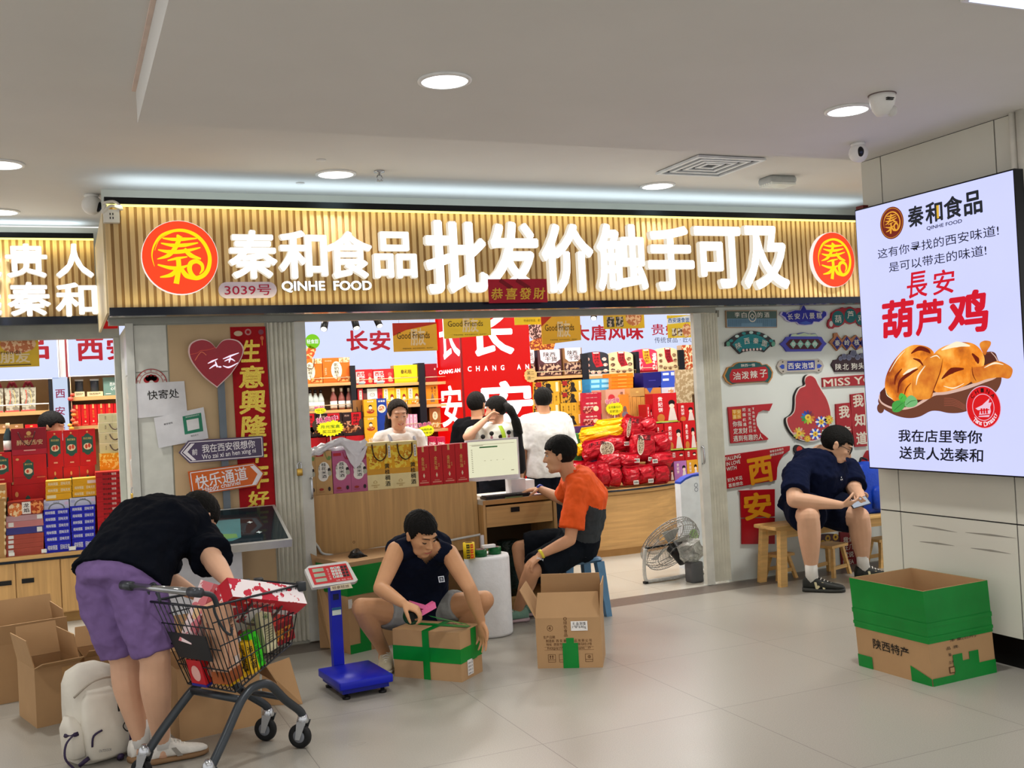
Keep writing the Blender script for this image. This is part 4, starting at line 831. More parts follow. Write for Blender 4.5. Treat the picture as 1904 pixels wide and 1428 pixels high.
NOOD = [('b', .74, .55, .2, .42, 'c87850', 'f0c8a0', 30), ('R', .08, .1, .26, .62, '3a3a3a', 'c8b8a8', 40), ('R', .3, .1, .48, .62, '3a3a3a', 'c8b8a8', 40)]
flag((1122, 575, 1198, 611), FLY, 'yellow hanging flag with a noodle bowl picture', NOOD + [('p', [(0, .7), (.35, .95), (.35, 1), (0, 1)], '3c5fb8')], 'e6bd2e')
flag((1241, 586, 1284, 628), FLY-.2, 'yellow hanging flag with a blue banner beside the right shutter', [('p', [(0, .6), (1, .7), (1, .98), (0, .85)], 'e8eef8'), ('t', '西安速食面', .5, .78, .92, .22, '1c5fb0', .02), ('b', .82, .32, .2, .3, 'c87850', 'f0c8a0', 30), ('R', .18, .08, .38, .42, 'e8e0d0', '6a4a3a', 40), ('R', .42, .08, .62, .42, 'e8e0d0', '6a4a3a', 40)], 'ecc92a')
for i, (a, b, c, d) in enumerate(((655, 580, 663, 610), (694, 580, 706, 606), (606, 590, 602, 612), (1105, 570, 1104, 592))):
    p, q = P(a, b, 9.4), P(c, d, 9.3); t = thing('spot_light', 'black track spot light hanging in the shop, %s from the left' % WORDS[i], 'spot light', p, 'track spots in the shop')
    MB().tube([p, q], .032, BLACK, 14).build('spot_head', t); MB().tube([p, (p.x, p.y, 2.815)], .008, BLACK, 8).build('stem', t)
    MB().lathe([(.027, 0), (.027, .002)], G('fff6e0', 3), q, 14, ax=q-p).build('bulb_face', t)
q = P(987, 698, COLY-.02); f = FY(COLY-.012); n = 26
t = thing('round_tag', 'round kraft price tag at the right edge of the red lit column', 'price tag', q); MB().prism(f, [(q.x+.075*(1 if i % 2 else .9)*math.cos(2*math.pi*i/n), q.z+.075*(1 if i % 2 else .9)*math.sin(2*math.pi*i/n)) for i in range(n)], -.0, .004, C('c8a86a', .6)).build('card', t)
mb = MB(); mb.text(f, '买二', q.x, q.z+.025, .08, .035, C('5a3a1c'), .006, .01); mb.text(f, '送一', q.x, q.z-.025, .08, .035, C('5a3a1c'), .006, .01); mb.build('lettering', t)
o = MB().prism(Fr((3.30, 7.325, DT+.003), (1, .1, 0), (-.1, 1, 0)), [(0, 0), (.13, 0), (.13, .09), (0, .09)], 0, .001, C('e4e0dc', .7)).build('paper_slip'); tag(o, 'white paper slip lying on the red mat by the hand of the man in orange', 'paper')
# ---------------------------------------------------------------- gift boxes on the reception counter
bz = zbox(4.08, 540, 580)
def rice(col, flower, s): return [('p', [(.0, 1), (1, 1), (1, .93), (.0, .93)], col), ('o', .52, .55, .36, .2, 'f0ece4'), ('o', .45, .42, .3, .12, 'f0ece4'), ('v', s, .5, .55, .3, .36, '1c1c20', .012), ('r', .06, .88, .5, .95, 'b8202c'), ('s', [(.6, .97), (.75, .8), (.95, .86)], [.03, .05, .1], flower), ('o', .85, .83, .1, .05, flower), ('o', .82, .56, .09, .045, '2a1c20'), ('o', .84, .48, .12, .06, 'b0b0a0'), ('o', .3, .12, .14, .03, 'a03020'), ('t', 'QINHE', .3, .06, .34, .025, '8a2a20'), ('o', .78, .12, .08, .05, '2c1c20'), ('v', '桂香', .22, .62, .1, .12, '6a6a60')]
cg = 'wine gift boxes along the reception counter'
for i, b in enumerate(((92, 1062, 192, 1388), (190, 1055, 318, 1382))): good('rice_wine_box', 'tan rice wine gift box on the counter, %s' % ('half hidden by the shutter' if i == 0 else 'next to the pink ones'), 'gift box', bz(*b), 7.43, .10, 'c29a62', rice('c29a62', '6a8a4a', '桂花米酒'), cg, CT)
for i, b in enumerate(((320, 1052, 458, 1372), (456, 1050, 588, 1356))): good('rice_wine_box', 'pink rice wine gift box on the counter, %s' % ('beside the tan ones' if i == 0 else 'beside the yellow bags'), 'gift box', bz(*b), 7.43, .10, 'b95e88', rice('b95e88', 'a83048', '荔枝米酒'), cg, CT)
def ybag(): return [('R', 0, .42, 1, .93, 'e8a818', 'f6d84a', 26), ('r', 0, .32, 1, .44, 'd89c28'), ('r', 0, 0, 1, .32, 'ead9a0'), ('r', 0, .93, 1, 1, 'e6cf88'), ('b', .62, .7, .18, .12, 'd89010', 'f8e468', 40), ('b', .25, .62, .16, .1, 'c87c10', 'f8dc50', 40), ('v', '黄桂稠酒', .8, .3, .2, .5, '2c2010', .02), ('r', .86, .66, .96, .92, 'f0ece0'), ('v', '黄桂稠酒', .91, .79, .06, .22, '40382c'), ('t', '⌂', .3, .17, .14, .06, 'b08a3c'), ('t', 'HUANGGUI', .3, .1, .32, .03, 'b08a3c'), ('t', '稠酒', .3, .06, .14, .025, 'b08a3c')]
for i, b in enumerate(((578, 988, 772, 1340), (768, 980, 968, 1322))):
    o = good('yellow_gift_bag', 'yellow flowered gift bag with dark ribbon on the counter, %s' % ('left one beside the pink boxes' if i == 0 else 'right one beside the red boxes'), 'gift bag', bz(*b), 7.43, .10, 'e0b850', ybag(), cg, CT, top='e6dca8')
    x, z, w, h = pb(*bz(*b), 7.43); MB().tube(spline([(x-w*.26, 7.425, z+h*.46), (x-w*.22, 7.41, z+h*.22), (x, 7.405, z+h*.1), (x+w*.24, 7.41, z+h*.2), (x+w*.3, 7.425, z+h*.46)], 6), .008, C('3a1c14', .5), 6, flat=.5).build('ribbon_handle', o)
for i in range(4):
    good('red_wine_box', 'slim red gift box with gold characters on the counter, %s from the left of four' % WORDS[i], 'gift box', bz(960+97*i, 1022-9*i, 1058+97*i, 1302-9*i), 7.43, .10, 'c2141c',
         [('r', .42, .86, .58, 1, 'e0b070'), ('v', '金花油', .46, .56, .24, .36, 'e2b25c', .01), ('v', '稠酒', .7, .5, .1, .1, 'd8a860'), ('p', [(.5, .32), (.58, .25), (.5, .19), (.42, .25)], 'f0d8b8'), ('r', .15, .06, .85, .09, 'e0907a'), ('r', .3, .115, .7, .13, 'e0907a')], cg, CT, side='a0101a')
# white plastic bag draped over the pink boxes
mb = MB(); rows = []
for i in range(17):
    u = i/16; px = 577+u*104; row = []
    for j in range(7):
        v = j/6; top = 828+6*math.sin(u*9)-2*u*8+(8 if i == 0 else 0); bot = top+10+abs(math.sin(u*7+1))*6+(42*max(0, 1-abs(u-.8)/.22))
        p = P(px+3*math.sin(j*2+i), top+(bot-top)*v, 7.415-.02*math.sin(v*3.1)-.008*math.sin(i*1.7+j*2)); row.append(p)
    rows.append(row)
vs = [p for r in rows for p in r]+[p+V((0, .012, .002)) for r in rows for p in r]; n = len(rows)*7; fs = []
for k in (0, n):
    for i in range(16):
        for j in range(6): fs.append((k+i*7+j, k+i*7+j+1, k+(i+1)*7+j+1, k+(i+1)*7+j))
mb.add(vs, fs, mat('plastic_bag_white', 'e6e4ea', .35, var=.05, scale=20, bump=.3), True); a = [(P(575+i*13, 833+5*math.sin(i*2), 7.42)) for i in range(9)]; mb.tube([p+V((0, .05+.01*math.sin(i*3), -.005)) for i, p in enumerate(a)], [.01, .02, .028, .022, .026, .028, .02, .026, .01], MATS['plastic_bag_white'], 8)
o = mb.build('plastic_bag'); tag(o, 'crumpled white plastic bag draped over the pink wine boxes', 'plastic bag')
# ---------------------------------------------------------------- goods on the left back shelves
iz = zbox(6.8, 550, 640); g0 = 'goods on the left back shelves'; YS = SY+.03
OB = [('o', .5, .5, .2, .36, 'ece4cc'), ('v', '甑奶糕干', .5, .5, .17, .58, '3c3a20', .012), ('R', .5, .04, .98, .24, 'a84a14', 'e8a860', 30), ('v', '西安特产', .1, .45, .07, .3, 'f0d8b0'), ('R', .6, .8, 1, 1, 'f0c8a0', 'd88850', 40), ('t', '秦和食品', .2, .88, .25, .05, 'f0d8b0')]
for i, b in enumerate(((25, 185, 338, 500), (342, 170, 688, 495))):
    o = good('orange_cake_box', 'orange cake gift box on the top left shelf, %s' % ('left one with a cord handle' if i == 0 else 'right one beside the upright'), 'gift box', iz(*b), YS, .12, 'dd6a1c', OB, g0, zA1)
    if i == 0: x, z, w, h = pb(*iz(*b), YS); MB().tube(spline([(x-w*.3, YS, z+h*.48), (x-w*.2, YS-.02, z+h*.2), (x+.02, YS-.02, z+h*.1), (x+w*.2, YS, z+h*.5)], 5), .004, C('5a3014'), 6).build('cord_handle', o)
RC = [('p', [(.02, .1), (.55, .1), (.5, .85), (.02, .85)], 'e8dcd8'), ('t', '西安', .3, .68, .46, .3, 'b8121c', .03), ('t', '酥饼', .42, .34, .46, .3, 'b8121c', .03), ('o', .82, .62, .1, .14, 'e05a50'), ('o', .82, .34, .09, .14, 'f0c8a8'), ('o', .84, .2, .12, .1, 'e8a070'), ('r', .14, .02, .5, .12, '8aa0a8')]
for i, b in enumerate(((756, 318, 976, 512), (980, 312, 1238, 505))): good('red_pastry_box', 'red pastry box with white characters on the top shelf, %s' % ('beside the upright' if i == 0 else 'beside the yellow box'), 'pastry box', iz(*b), YS, .1, 'cf1c22', RC, g0, zB1)
good('yellow_gift_box', 'bright yellow gift box with black brush writing on the top shelf', 'gift box', iz(1242, 262, 1550, 495), YS, .12, 'ecc81a', [('t', '秦和糕', .5, .62, .46, .26, '28220c', .02), ('l', .66, .5, .16, .165, 'b89a18', .9), ('t', '西安特产', .42, .34, .3, .07, '8a7a20')], g0, zB1, side='caa814')
good('maroon_gift_box', 'plain maroon gift box on the top shelf beside the red column', 'gift box', iz(1636, 246, 1790, 470), YS, .12, '8a101e', [('o', .8, .7, .06, .06, 'e0c0b0')], g0, zC1)
def bottle(x, zb, hgt, Y, label, body, cap, grp='bottles on the left back shelf', lab='e8e6e2'):
    t = thing('bottle', label, 'bottle', (x, Y, zb), grp); r = hgt*.155
    MB().lathe([(r, .001), (r, hgt*.5), (r*.9, hgt*.58), (r*.4, hgt*.78), (r*.36, hgt*.86)], body, (x, Y, zb), 16).build('glass_body', t)
    MB().lathe([(r*.42, hgt*.82), (r*.42, hgt), (r*.1, hgt*1.001)], cap, (x, Y, zb), 12).build('cap', t)
    MB().lathe([(r*1.02, hgt*.08), (r*1.02, hgt*.4)], C(lab, .5), (x, Y, zb), 16).build('paper_label', t)
CLR = mat('clear_bottle', 'b9c4bf', .12, var=.05); ROSE = mat('rose_bottle', '8a5048', .12, var=.08)
for i, px in enumerate((577, 586.5, 596.5)): bottle(P(px, 740, YS+.05).x, zA2, P(px, 724, YS).z-zA2, YS+.05, 'clear bottle with a black cap on the left shelf, %s of three' % WORDS[i], CLR, BLACK)
for i, px in enumerate((620, 635, 649)): bottle(P(px, 740, YS+.05).x, zA2, P(px, 721, YS).z-zA2, YS+.05, 'rose-brown bottle with a pale cap on the left shelf, %s of three' % WORDS[i], ROSE, C('d8c8b4'))
good('tea_box', 'small white card box printed with one black character beside the bottles', 'box', iz(60, 680, 165, 850), YS+.0, .06, 'dcdad6', [('t', '茶', .4, .75, .3, .24, '2a2a2a'), ('t', '传统工艺', .5, .4, .6, .1, '777777')], g0, zA2)
LADY = [('r', .1, .35, .42, .95, 'f2ead8'), ('v', '太后饼', .26, .66, .2, .5, '38301c', .01), ('o', .75, .5, .14, .14, '8a2418'), ('o', .75, .36, .12, .12, 'f4d8b8'), ('R', .3, .02, .98, .2, 'd88020', 'f8e0b0', 30)]
good('red_cake_box', 'red cake box on the middle shelf beside the upright', 'cake box', iz(782, 562, 852, 770), YS, .1, 'c41c24', [('r', .3, .1, .8, .9, 'ece4dc'), ('v', '太后饼', .55, .5, .4, .7, '38301c')], g0, zB2)
good('cloth_pouch', 'dark brown pouch between the cake boxes on the middle shelf', 'pouch', iz(852, 580, 904, 770), YS+.01, .05, '6a3a38', [('o', .5, .9, .5, .1, '2a1614')], g0, zB2)
good('white_cake_box', 'white cake box with a small oval emblem on the middle shelf', 'cake box', iz(905, 562, 1034, 770), YS, .1, 'd8e4dc', [('l', .5, .65, .22, .26, '7a3a3a', .7), ('t', '太后饼', .5, .65, .3, .08, '7a3a3a'), ('t', '老字号', .5, .4, .5, .06, '8a9a90')], g0, zB2)
good('red_cake_box', 'red cake box behind the white one on the middle shelf', 'cake box', iz(1036, 560, 1098, 770), YS+.01, .1, 'c41c24', [('o', .6, .5, .28, .14, '7a1418')], g0, zB2)
for i, b in enumerate(((1100, 552, 1256, 770), (1259, 552, 1406, 770), (1410, 545, 1568, 768))): good('yellow_cake_box', 'yellow cake box with a printed lady on the middle shelf, %s of three' % WORDS[i], 'cake box', iz(*b), YS, .1, 'ecb422', LADY, g0, zB2)
good('orange_snack_box', 'orange snack box with a printed pagoda beside the red column', 'snack box', iz(1636, 515, 1800, 760), YS, .1, 'e08a1c', [('v', '黄记饼', .78, .68, .16, .5, '38200c', .01), ('v', '饦干', .55, .72, .16, .36, '38200c', .01)]+[('r', .38+.03*i, .12+.09*i, .72-.03*i, .19+.09*i, '7a6a5a') for i in range(5)], g0, zC2)
for i, b in enumerate(((1396, 884, 1440, 1075), (1441, 884, 1486, 1075), (1487, 884, 1540, 1075))): good('pink_snack_box', 'slim pink snack box on the lower shelf behind the counter woman, %s of three' % WORDS[i], 'snack box', iz(*b), YS, .1, 'd89ab8', [('r', .2, .06, .7, .94, 'ecd4e0'), ('v', '桃花酥', .45, .5, .3, .7, '8a2a5a')], g0, zB3)
good('brown_snack_bag', 'brown snack bag on the lower shelf beside the red column', 'snack bag', iz(1692, 802, 1834, 1085), YS, .07, '9a5a24', [('o', .5, .62, .24, .2, 'ecd8b0'), ('v', '桃酥', .5, .62, .16, .26, '3a2410'), ('R', .1, .05, .9, .3, 'c88a40', 'f0d8a8', 30)], g0, zC3)
# gift bags and boxes on the table behind the counter
TY = 9.2; g1 = 'gift bags on the table behind the counter'; TZ = .86
NB_ = [('b', .3, .35, .6, .28, '3a1c14', 'c89070', 34), ('o', .3, .2, .45, .14, '2a2020'), ('b', .3, .24, .4, .12, '5a2414', 'b87848', 40), ('r', .42, .45, .9, .98, 'c41420'), ('v', '腊牛肉', .66, .7, .3, .44, '2a0a0c', .02), ('o', .9, .5, .12, .2, '40342c'), ('t', '西安', .2, .86, .24, .08, 'd8b0a0')]
zt = P(620, 812, TY).z
for i, b in enumerate(((570, 812, 607, 838), (607.5, 811, 643, 838), (643.5, 810, 678, 838))): good('red_gift_box', 'red gift box under the dark noodle bags, %s of three' % WORDS[i], 'gift box', b, TY, .25, 'b41020', [('r', 0, .0, 1, .4, 'd01826')], g1, TZ)
for i, b in enumerate(((552, 769, 589, 812), (589.5, 768, 637, 811.5), (637.5, 766, 676, 810))):
    o = good('noodle_gift_bag', 'dark noodle gift bag with a red band behind the counter, %s of three' % WORDS[i], 'gift bag', b, TY, .12, '2a1a1c', NB_, g1, zt)
YB = [('o', .5, .58, .14, .1, '2a1414'), ('o', .5, .5, .13, .1, 'f8e0c8'), ('o', .5, .3, .3, .13, 'b03018'), ('b', .5, .34, .26, .08, '8a3a18', 'd89050', 60), ('t', '太后饼', .5, .88, .5, .1, 'f4ecd8', .02)]
for i, b in enumerate(((859, 698, 1026, 914), (864, 918, 1032, 1132), (880, 1132, 1042, 1400))): good('yellow_snack_box', 'yellow snack box with red bowl left of the counter woman, %s of its stack' % ('topmost', 'middle', 'lowest')[i], 'snack box', iz(*b), TY-.02, .14, 'e9aa22', YB, g1, TZ if i == 2 else None, side='b87818')
for i, b in enumerate(((1018, 684, 1152, 902), (1028, 902, 1142, 1400))): good('blue_snack_box', 'blue snack box left of the counter woman, %s' % ('with a noodle picture, upper one' if i == 0 else 'lower one'), 'snack box', iz(*b), TY, .14, '1c3c9a', [('o', .5, .4, .4, .24, 'ecdcd0'), ('b', .5, .4, .3, .16, 'c86a48', 'f0d0a8', 50), ('t', '速食面', .5, .84, .7, .12, 'f0f0f4', .02)] if i == 0 else [('r', .4, .62, .9, .74, 'dce8f4'), ('r', .2, .3, .8, .34, '3a6ac8')], g1, TZ if i else None)
good('tan_gift_bag', 'brown gift bag with black cord handles left of the yellow snack boxes', 'gift bag', iz(775, 702, 858, 1400), TY+.03, .12, '8a5a2a', [('s', [(.1, .92), (.5, .75), (.9, .94)], [.12, .14, .12], '1c1414')], g1, TZ)
t = thing('display_crate', 'low white crate holding printed packets behind the tan wine boxes', 'crate', (2.05, TY-.1, .86))
def burst(box, Y, label, pink, yel, col='f2ea1c', foot=None):
    x, z, w, h = pb(*box, Y); f = FY(Y); t = thing('price_burst', label, 'price sign', (x, Y, z-h/2), 'starburst price signs')
    n = 44; po = [(x+w/2*(1 if i % 2 else .86)*math.cos(2*math.pi*i/n), z-h*.08+h*.42*(1 if i % 2 else .84)*math.sin(2*math.pi*i/n)) for i in range(n)]
    MB().prism(f, po, -.003, 0, C(col, .5)).build('card', t); mb = MB(); mb.text(f, yel[0], x, z+.0*h, w*.7, h*.16, C('5a8a1c'), .0015, .01); mb.text(f, yel[1], x+w*.04, z-h*.24, w*.66, h*.16, C('6a7a1c'), .0015, .01)
    mb.text(f, pink, x-w*.1, z+h*.36, w*.8, h*.3, C('f4dce8'), .001, .05, rot=.1); mb.text(f, pink, x-w*.1, z+h*.36, w*.76, h*.27, C('c4226c'), .0025, .02, rot=.1); mb.build('lettering', t)
    MB().box((x-.004, Y+.001, foot if foot else z-h*.9), (x+.004, Y+.008, z), C('d8d8d8')).build('stick', t)
burst((588, 774, 640, 812), TY-.06, 'yellow starburst price sign on the dark noodle bags', '热卖中', ('月光宝盒', '买三送一'))
burst((778, 785, 808, 812), TY-.06, 'yellow starburst price sign right of the counter woman', '热卖中', ('全网热卖', '到手价'), foot=.861)
burst((584, 755, 607, 770), TY-.02, 'tiny yellow starburst sign in front of the clear bottles', '新品', ('特价', '九元'))
good('dark_packet', 'dark packet standing right of the counter woman under the price sign', 'packet', iz(1560, 1120, 1660, 1400), TY, .06, '2a1418', [('o', .5, .7, .3, .1, '6a2a2a')], g1, TZ)
for i in range(2): good('pink_packet', 'pink lettered packet on the table beside the red column, %s' % ('left' if i == 0 else 'right'), 'packet', iz(1672+i*112, 1170, 1782+i*112, 1400), TY, .08, 'c8204a', [('t', '好吃', .5, .8, .8, .2, 'f0d8dc', .03), ('t', '不贵', .5, .5, .8, .2, 'f0d8dc', .03)], g1, TZ)
bpy.data.objects.remove(t)
# ---------------------------------------------------------------- goods on the right back shelves
rz = zbox(5.95, 980, 640); g2 = 'goods on the right back shelves'; YR = SY+.03
DB = [('p', [(.1, 1), (.95, 1), (.95, .62), (.75, .5), (.3, .5), (.12, .62)], 'd8d0d4'), ('t', '陕西', .5, .82, .52, .18, '2a2026', .02), ('t', '干货', .56, .64, .52, .18, '2a2026', .02), ('R', .05, .04, .95, .46, '3a1c20', 'b89a80', 26)]
for i, (b, c) in enumerate((((20, 62, 88, 360), '4a2a30'), ((120, 60, 382, 355), '4a2a30'), ((398, 40, 612, 342), '7a5634'))): good('dried_food_bag', 'tall dried food bag with a white top, right shelf, %s' % ('half hidden by the column', 'dark plum', 'brown')[i], 'food bag', rz(*b), YR, .1, c, DB, g2, zD1)
def archbox(b, col, band, label, zb, ops):
    x, z, w, h = pb(*rz(*b), YR); f = FY(YR); z0 = zb; z1 = z+h/2; pl = [(x-w/2, z0), (x+w/2, z0)] + [(x+w/2*math.cos(math.pi*i/12), z1-.05+.05*math.sin(math.pi*i/12)) for i in range(13)]
    o = MB().prism(f, pl, 0, -.1, C(col, .4)).build('arched_gift_box', org=(x, YR, z0)); tag(o, label, 'gift box', g2)
    mb = MB(); art(mb, f, x, (z0+z1)/2, w, z1-z0, [('p', [(.36, .98), (.66, .98), (.66, .7), (.78, .4), (.5, .35), (.38, .6)], band), ('v', '臻味西安', .54, .66, .2, .5, '4a0a10', .01), ('r', .4, .92, .62, .97, 'e8d8d0')]+ops); mb.build('printed_front', o)
FOOD = lambda c1, c2: [('b', a, b_, .09, .07, c1, c2, 50) for a, b_ in ((.15, .22), (.36, .16), (.6, .15), (.85, .2), (.16, .45), (.86, .45), (.82, .68), (.16, .7))]
archbox((622, 82, 905, 335), '2a2c34', 'b8202c', 'dark arched gift box with a red band on the right back shelf', zE1, FOOD('d8a090', 'f0e0d0')+[('r', 0, 0, 1, .08, 'd8d4c8')])
archbox((905, 80, 1176, 330), 'd8c494', '9a1c28', 'cream arched gift box with a red band beside the dark one', zE1, FOOD('5a4030', 'a88a6a'))
archbox((1192, 50, 1440, 305), 'c8304a', 'e8a02c', 'red arched gift box with an orange band on the right back shelf', zF1, [('R', .05, .1, .34, .6, 'e8c0c8', 'c81c34', 30), ('R', .78, .1, .96, .8, 'f0d0c8', 'd02c40', 30), ('r', 0, 0, 1, .08, '8a1020')])
archbox((1442, 36, 1668, 285), 'd4c498', '9a1c28', 'cream arched gift box near the right shutter', zF1, FOOD('6a4a34', 'b8906a'))
good('dried_food_bag', 'spotted food bag at the top right of the shelves beside the shutter', 'food bag', rz(1712, 8, 1830, 262), YR, .1, 'c8a884', [('R', 0, 0, 1, 1, 'b8502c', 'e8d8b0', 30)], g2, zF1)
YQ = 9.78; g3 = 'stacked boxes on the right step'; RZ = 1.02
def stackcol(name, lab, cat, x0, x1, ys, Y, dep, col, ops, grp, base, order='from the top'):
    n = len(ys)-1
    for i in range(n): good(name, '%s, %s %s' % (lab, WORDS[i], order) if n > 1 else lab, cat, (x0, ys[i], x1, ys[i+1]), Y, dep, col, ops[i % len(ops)], grp, base if i == n-1 else None)
YP1 = [('R', 0, .0, .55, 1, 'c89428', '2a2018', 40), ('r', .56, 0, .98, 1, 'd8a42c'), ('o', .56, .6, .1, .22, '1c1614'), ('p', [(.4, 0), (.75, 0), (.62, .5), (.5, .5)], '241c18'), ('r', .84, .1, .94, .9, 'e8dcb8'), ('r', .08, .55, .3, .95, '9a1c1c')]
YP2 = [('r', .24, 0, .25, 1, '8a6418'), ('r', .49, 0, .5, 1, '8a6418'), ('r', .74, 0, .75, 1, '8a6418')]+[('v', '黄桂', .12+.25*i, .5, .07, .5, '5a3c10') for i in range(4)]
ly = [706.5, 728.5, 748.5, 769, 790, 850]
stackcol('yellow_pastry_carton', 'yellow pastry carton right of the man in white', 'pastry carton', 1042.5, 1082.5, ly, YQ, .2, 'd8a42c', [YP1, YP1, YP2, YP1, YP2], g3, RZ)
stackcol('yellow_pastry_carton', 'yellow pastry carton beside the head of the man in white', 'pastry carton', 992, 1041, [709, 731, 752, 772, 793, 850], YQ, .2, 'd8a42c', [YP1, YP2], g3, RZ)
stackcol('light_blue_box', 'light blue snack box below the dark arched box', 'snack box', 1097, 1136, [704, 713.5, 722.5, 735, 850], 9.98, .2, '3a9ad0', [[('r', .05, .2, .45, .8, '8ad0f0'), ('r', .55, .2, .95, .8, '8ad0f0')]], g3, RZ)
stackcol('orange_snack_box', 'orange flat box in the stack below the cream arched box', 'snack box', 1136.5, 1177.5, [694, 702, 709, 715.5, 722, 850], 9.92, .2, 'e87a14', [[('r', .3, .4, .7, .6, 'f0a850'), ('r', .0, .0, 1, .1, 'b85a0c')]], g3, RZ)
stackcol('navy_gift_box', 'dark navy gift box below the red arched box', 'gift box', 1196, 1229, [692, 719, 850], 9.92, .2, '18176a', [[('r', .3, .4, .7, .46, '3c3ca0')]], g3, RZ)
stackcol('blue_white_box', 'blue and white snack box near the right shutter', 'snack box', 1229.5, 1255, [690, 700.5, 711, 734, 850], 9.92, .2, '3a56c8', [[('r', .1, .3, .55, .7, 'dce4f4'), ('r', .7, .2, .95, .8, 'c8d4f0')], [('r', .1, .3, .55, .7, 'dce4f4')], [('r', 0, 0, 1, .6, 'd8d4e0'), ('b', .7, .3, .2, .25, 'd88a60', 'f0e0d0', 40)]], g3, RZ)
stackcol('beige_patterned_box', 'beige patterned box beside the right shutter', 'gift box', 1256, 1290, [687, 712, 734, 850], 9.9, .2, 'b8a084', [[('R', 0, 0, 1, 1, 'a8906c', 'cab898', 24)]], g3, RZ)
RB = [('t', '老潼关', .5, .8, .6, .14, 'f0dcd8', .02), ('b', .3, .3, .26, .24, '7a1420', 'e89080', 40), ('o', .72, .4, .14, .2, 'e8dcb8'), ('t', '肉夹馍', .35, .55, .5, .12, 'f0dcd8', .02)]
stackcol('crimson_snack_box', 'crimson snack box left of the pink gift box', 'snack box', 1081.5, 1118.5, [730, 738, 745, 770, 792, 850], YQ-.04, .2, 'b81c38', [RB[:1], RB[:1], RB, RB], 'boxes around the starburst sign', RZ)
good('pink_gift_box', 'large pink gift box with a printed lady behind the starburst sign', 'gift box', (1119.5, 724, 1165, 850), YQ-.02, .2, 'd8a08c', [('o', .44, .86, .14, .06, 'c8303c'), ('o', .46, .78, .12, .06, 'f0d0c0'), ('v', '伴手礼', .86, .84, .13, .24, '38181c', .01), ('r', .0, .0, .2, 1, 'c08a70')], 'boxes around the starburst sign', RZ)
burst((1126, 741, 1159, 773), YQ-.06, 'yellow starburst price sign on the pink gift box', '特价促销', ('全网最低价', '买就送一'))
good('orange_gift_box', 'orange gift box with a printed pagoda right of the starburst sign', 'gift box', (1155, 733, 1172, 850), YQ-.05, .15, 'e0882c', [('o', .5, .7, .2, .08, '6a6a78'), ('p', [(.3, .6), (.7, .6), (.6, .75), (.4, .75)], '8a5a44'), ('o', .5, .62, .36, .06, '7a7a88')], 'boxes around the starburst sign', RZ)
for i in range(2): good('tan_carton', 'tan carton lying on the upright tan boxes, %s' % ('left one with a gold knot' if i == 0 else 'right one with a blue corner'), 'carton', (1171+i*28, 721+i*0, 1198.5+i*31, 737), YQ-.02, .2, 'c89a58' if i == 0 else 'd88c44', [('o', .5, .5, .1, .1, 'e8c070')] if i == 0 else [('p', [(.1, 1), (.5, 1), (.3, .4)], '3a58b8')], 'tan cartons beside the pink gift box')
for i in range(6): good('tan_upright_box', 'upright tan box below the tan cartons, %s from the left' % WORDS[i], 'carton', (1171+i*7.6, 737.5, 1178.3+i*7.6, 850), YQ-.02, .2, 'd89c50', [('r', .45, .5, .55, .9, 'b87c34')], 'tan cartons beside the pink gift box', RZ)
LB = [('v', '贵妃饼', .3, .62, .2, .55, 'f0dcdc', .03), ('o', .78, .66, .14, .1, '1c1216'), ('o', .78, .55, .11, .08, 'f4dccc'), ('p', [(.6, .06), (.98, .06), (.88, .48), (.7, .48)], 'e0d4d0'), ('o', .3, .16, .16, .14, 'c87a34'), ('r', 0, 0, 1, .05, 'b8d050')]
g4 = 'red lady boxes stacked at the right of the curved display'; YL = 9.45
lb = [((1202, 752, 1214, 790), YL+.06), ((1214.5, 731, 1259, 785.5), YL+.02), ((1260, 749, 1291, 784), YL+.04), ((1219.5, 788, 1236, 838), YL), ((1236.5, 786, 1269, 837), YL-.02), ((1270, 782, 1294, 836), YL-.02)]
ln = ['narrow red gift box at the left of the lady boxes', 'large red gift box printed with ladies, highest of the pile', 'red gift box printed with ladies beside the shutter, upper', 'narrow red gift box in the middle row of lady boxes', 'red gift box printed with a lady in the middle row', 'red gift box printed with a lady beside the shutter, middle row']
for (b, Y), l in zip(lb, ln): good('red_lady_box', l, 'gift box', b, Y, .16, 'c4141e', LB, g4, None, side='9a0f18')
zL = P(1250, 838, YL-.02).z
for i, b in enumerate(((1222, 839, 1244, 858), (1244.5, 839, 1273, 857), (1273.5, 837, 1296, 856))): good('red_lady_box', 'red gift box in the lower row of lady boxes, %s' % WORDS[i], 'gift box', b, YL-.02, .16, 'b8121c', LB[:3], g4)
for i, (b, c) in enumerate((((1238, 868, 1253, 890), '7a1420'), ((1253.5, 857, 1277, 889), 'b070b8'), ((1277.5, 855, 1298, 888), 'e0a02c'))): good('lady_box', '%s gift box printed with a lady in the bottom row beside the red bags' % ('maroon', 'purple', 'yellow')[i], 'gift box', b, YL-.04, .16, c, LB[:4], g4, CZ if i else CZ)
t = thing('display_riser', 'narrow oak step under the piled lady boxes', 'display stand', (5.75, 9.5, CZ)); MB().box((5.55, 9.47, CZ), (6.15, 9.68, P(1250, 857, YL).z), WOODH).build('step_board', t)
for i in range(6): good('green_flat_box', 'green flat box in the stack behind the yellow food bag, %s from the top' % WORDS[i], 'snack box', (1060, 806+i*9.5, 1082, 815.5+i*9.5), 9.5, .2, '3f8a52', [('r', 0, 0, 1, .08, '2a6038')], 'green flat boxes', CZ if i == 5 else None)
good('purple_snack_box', 'purple snack box under the crimson boxes', 'snack box', (1070, 792, 1109, 830), 9.6, .1, '4a2a6a', [('r', .3, .4, .9, .8, '6a4a90')], 'boxes around the starburst sign', CZ)
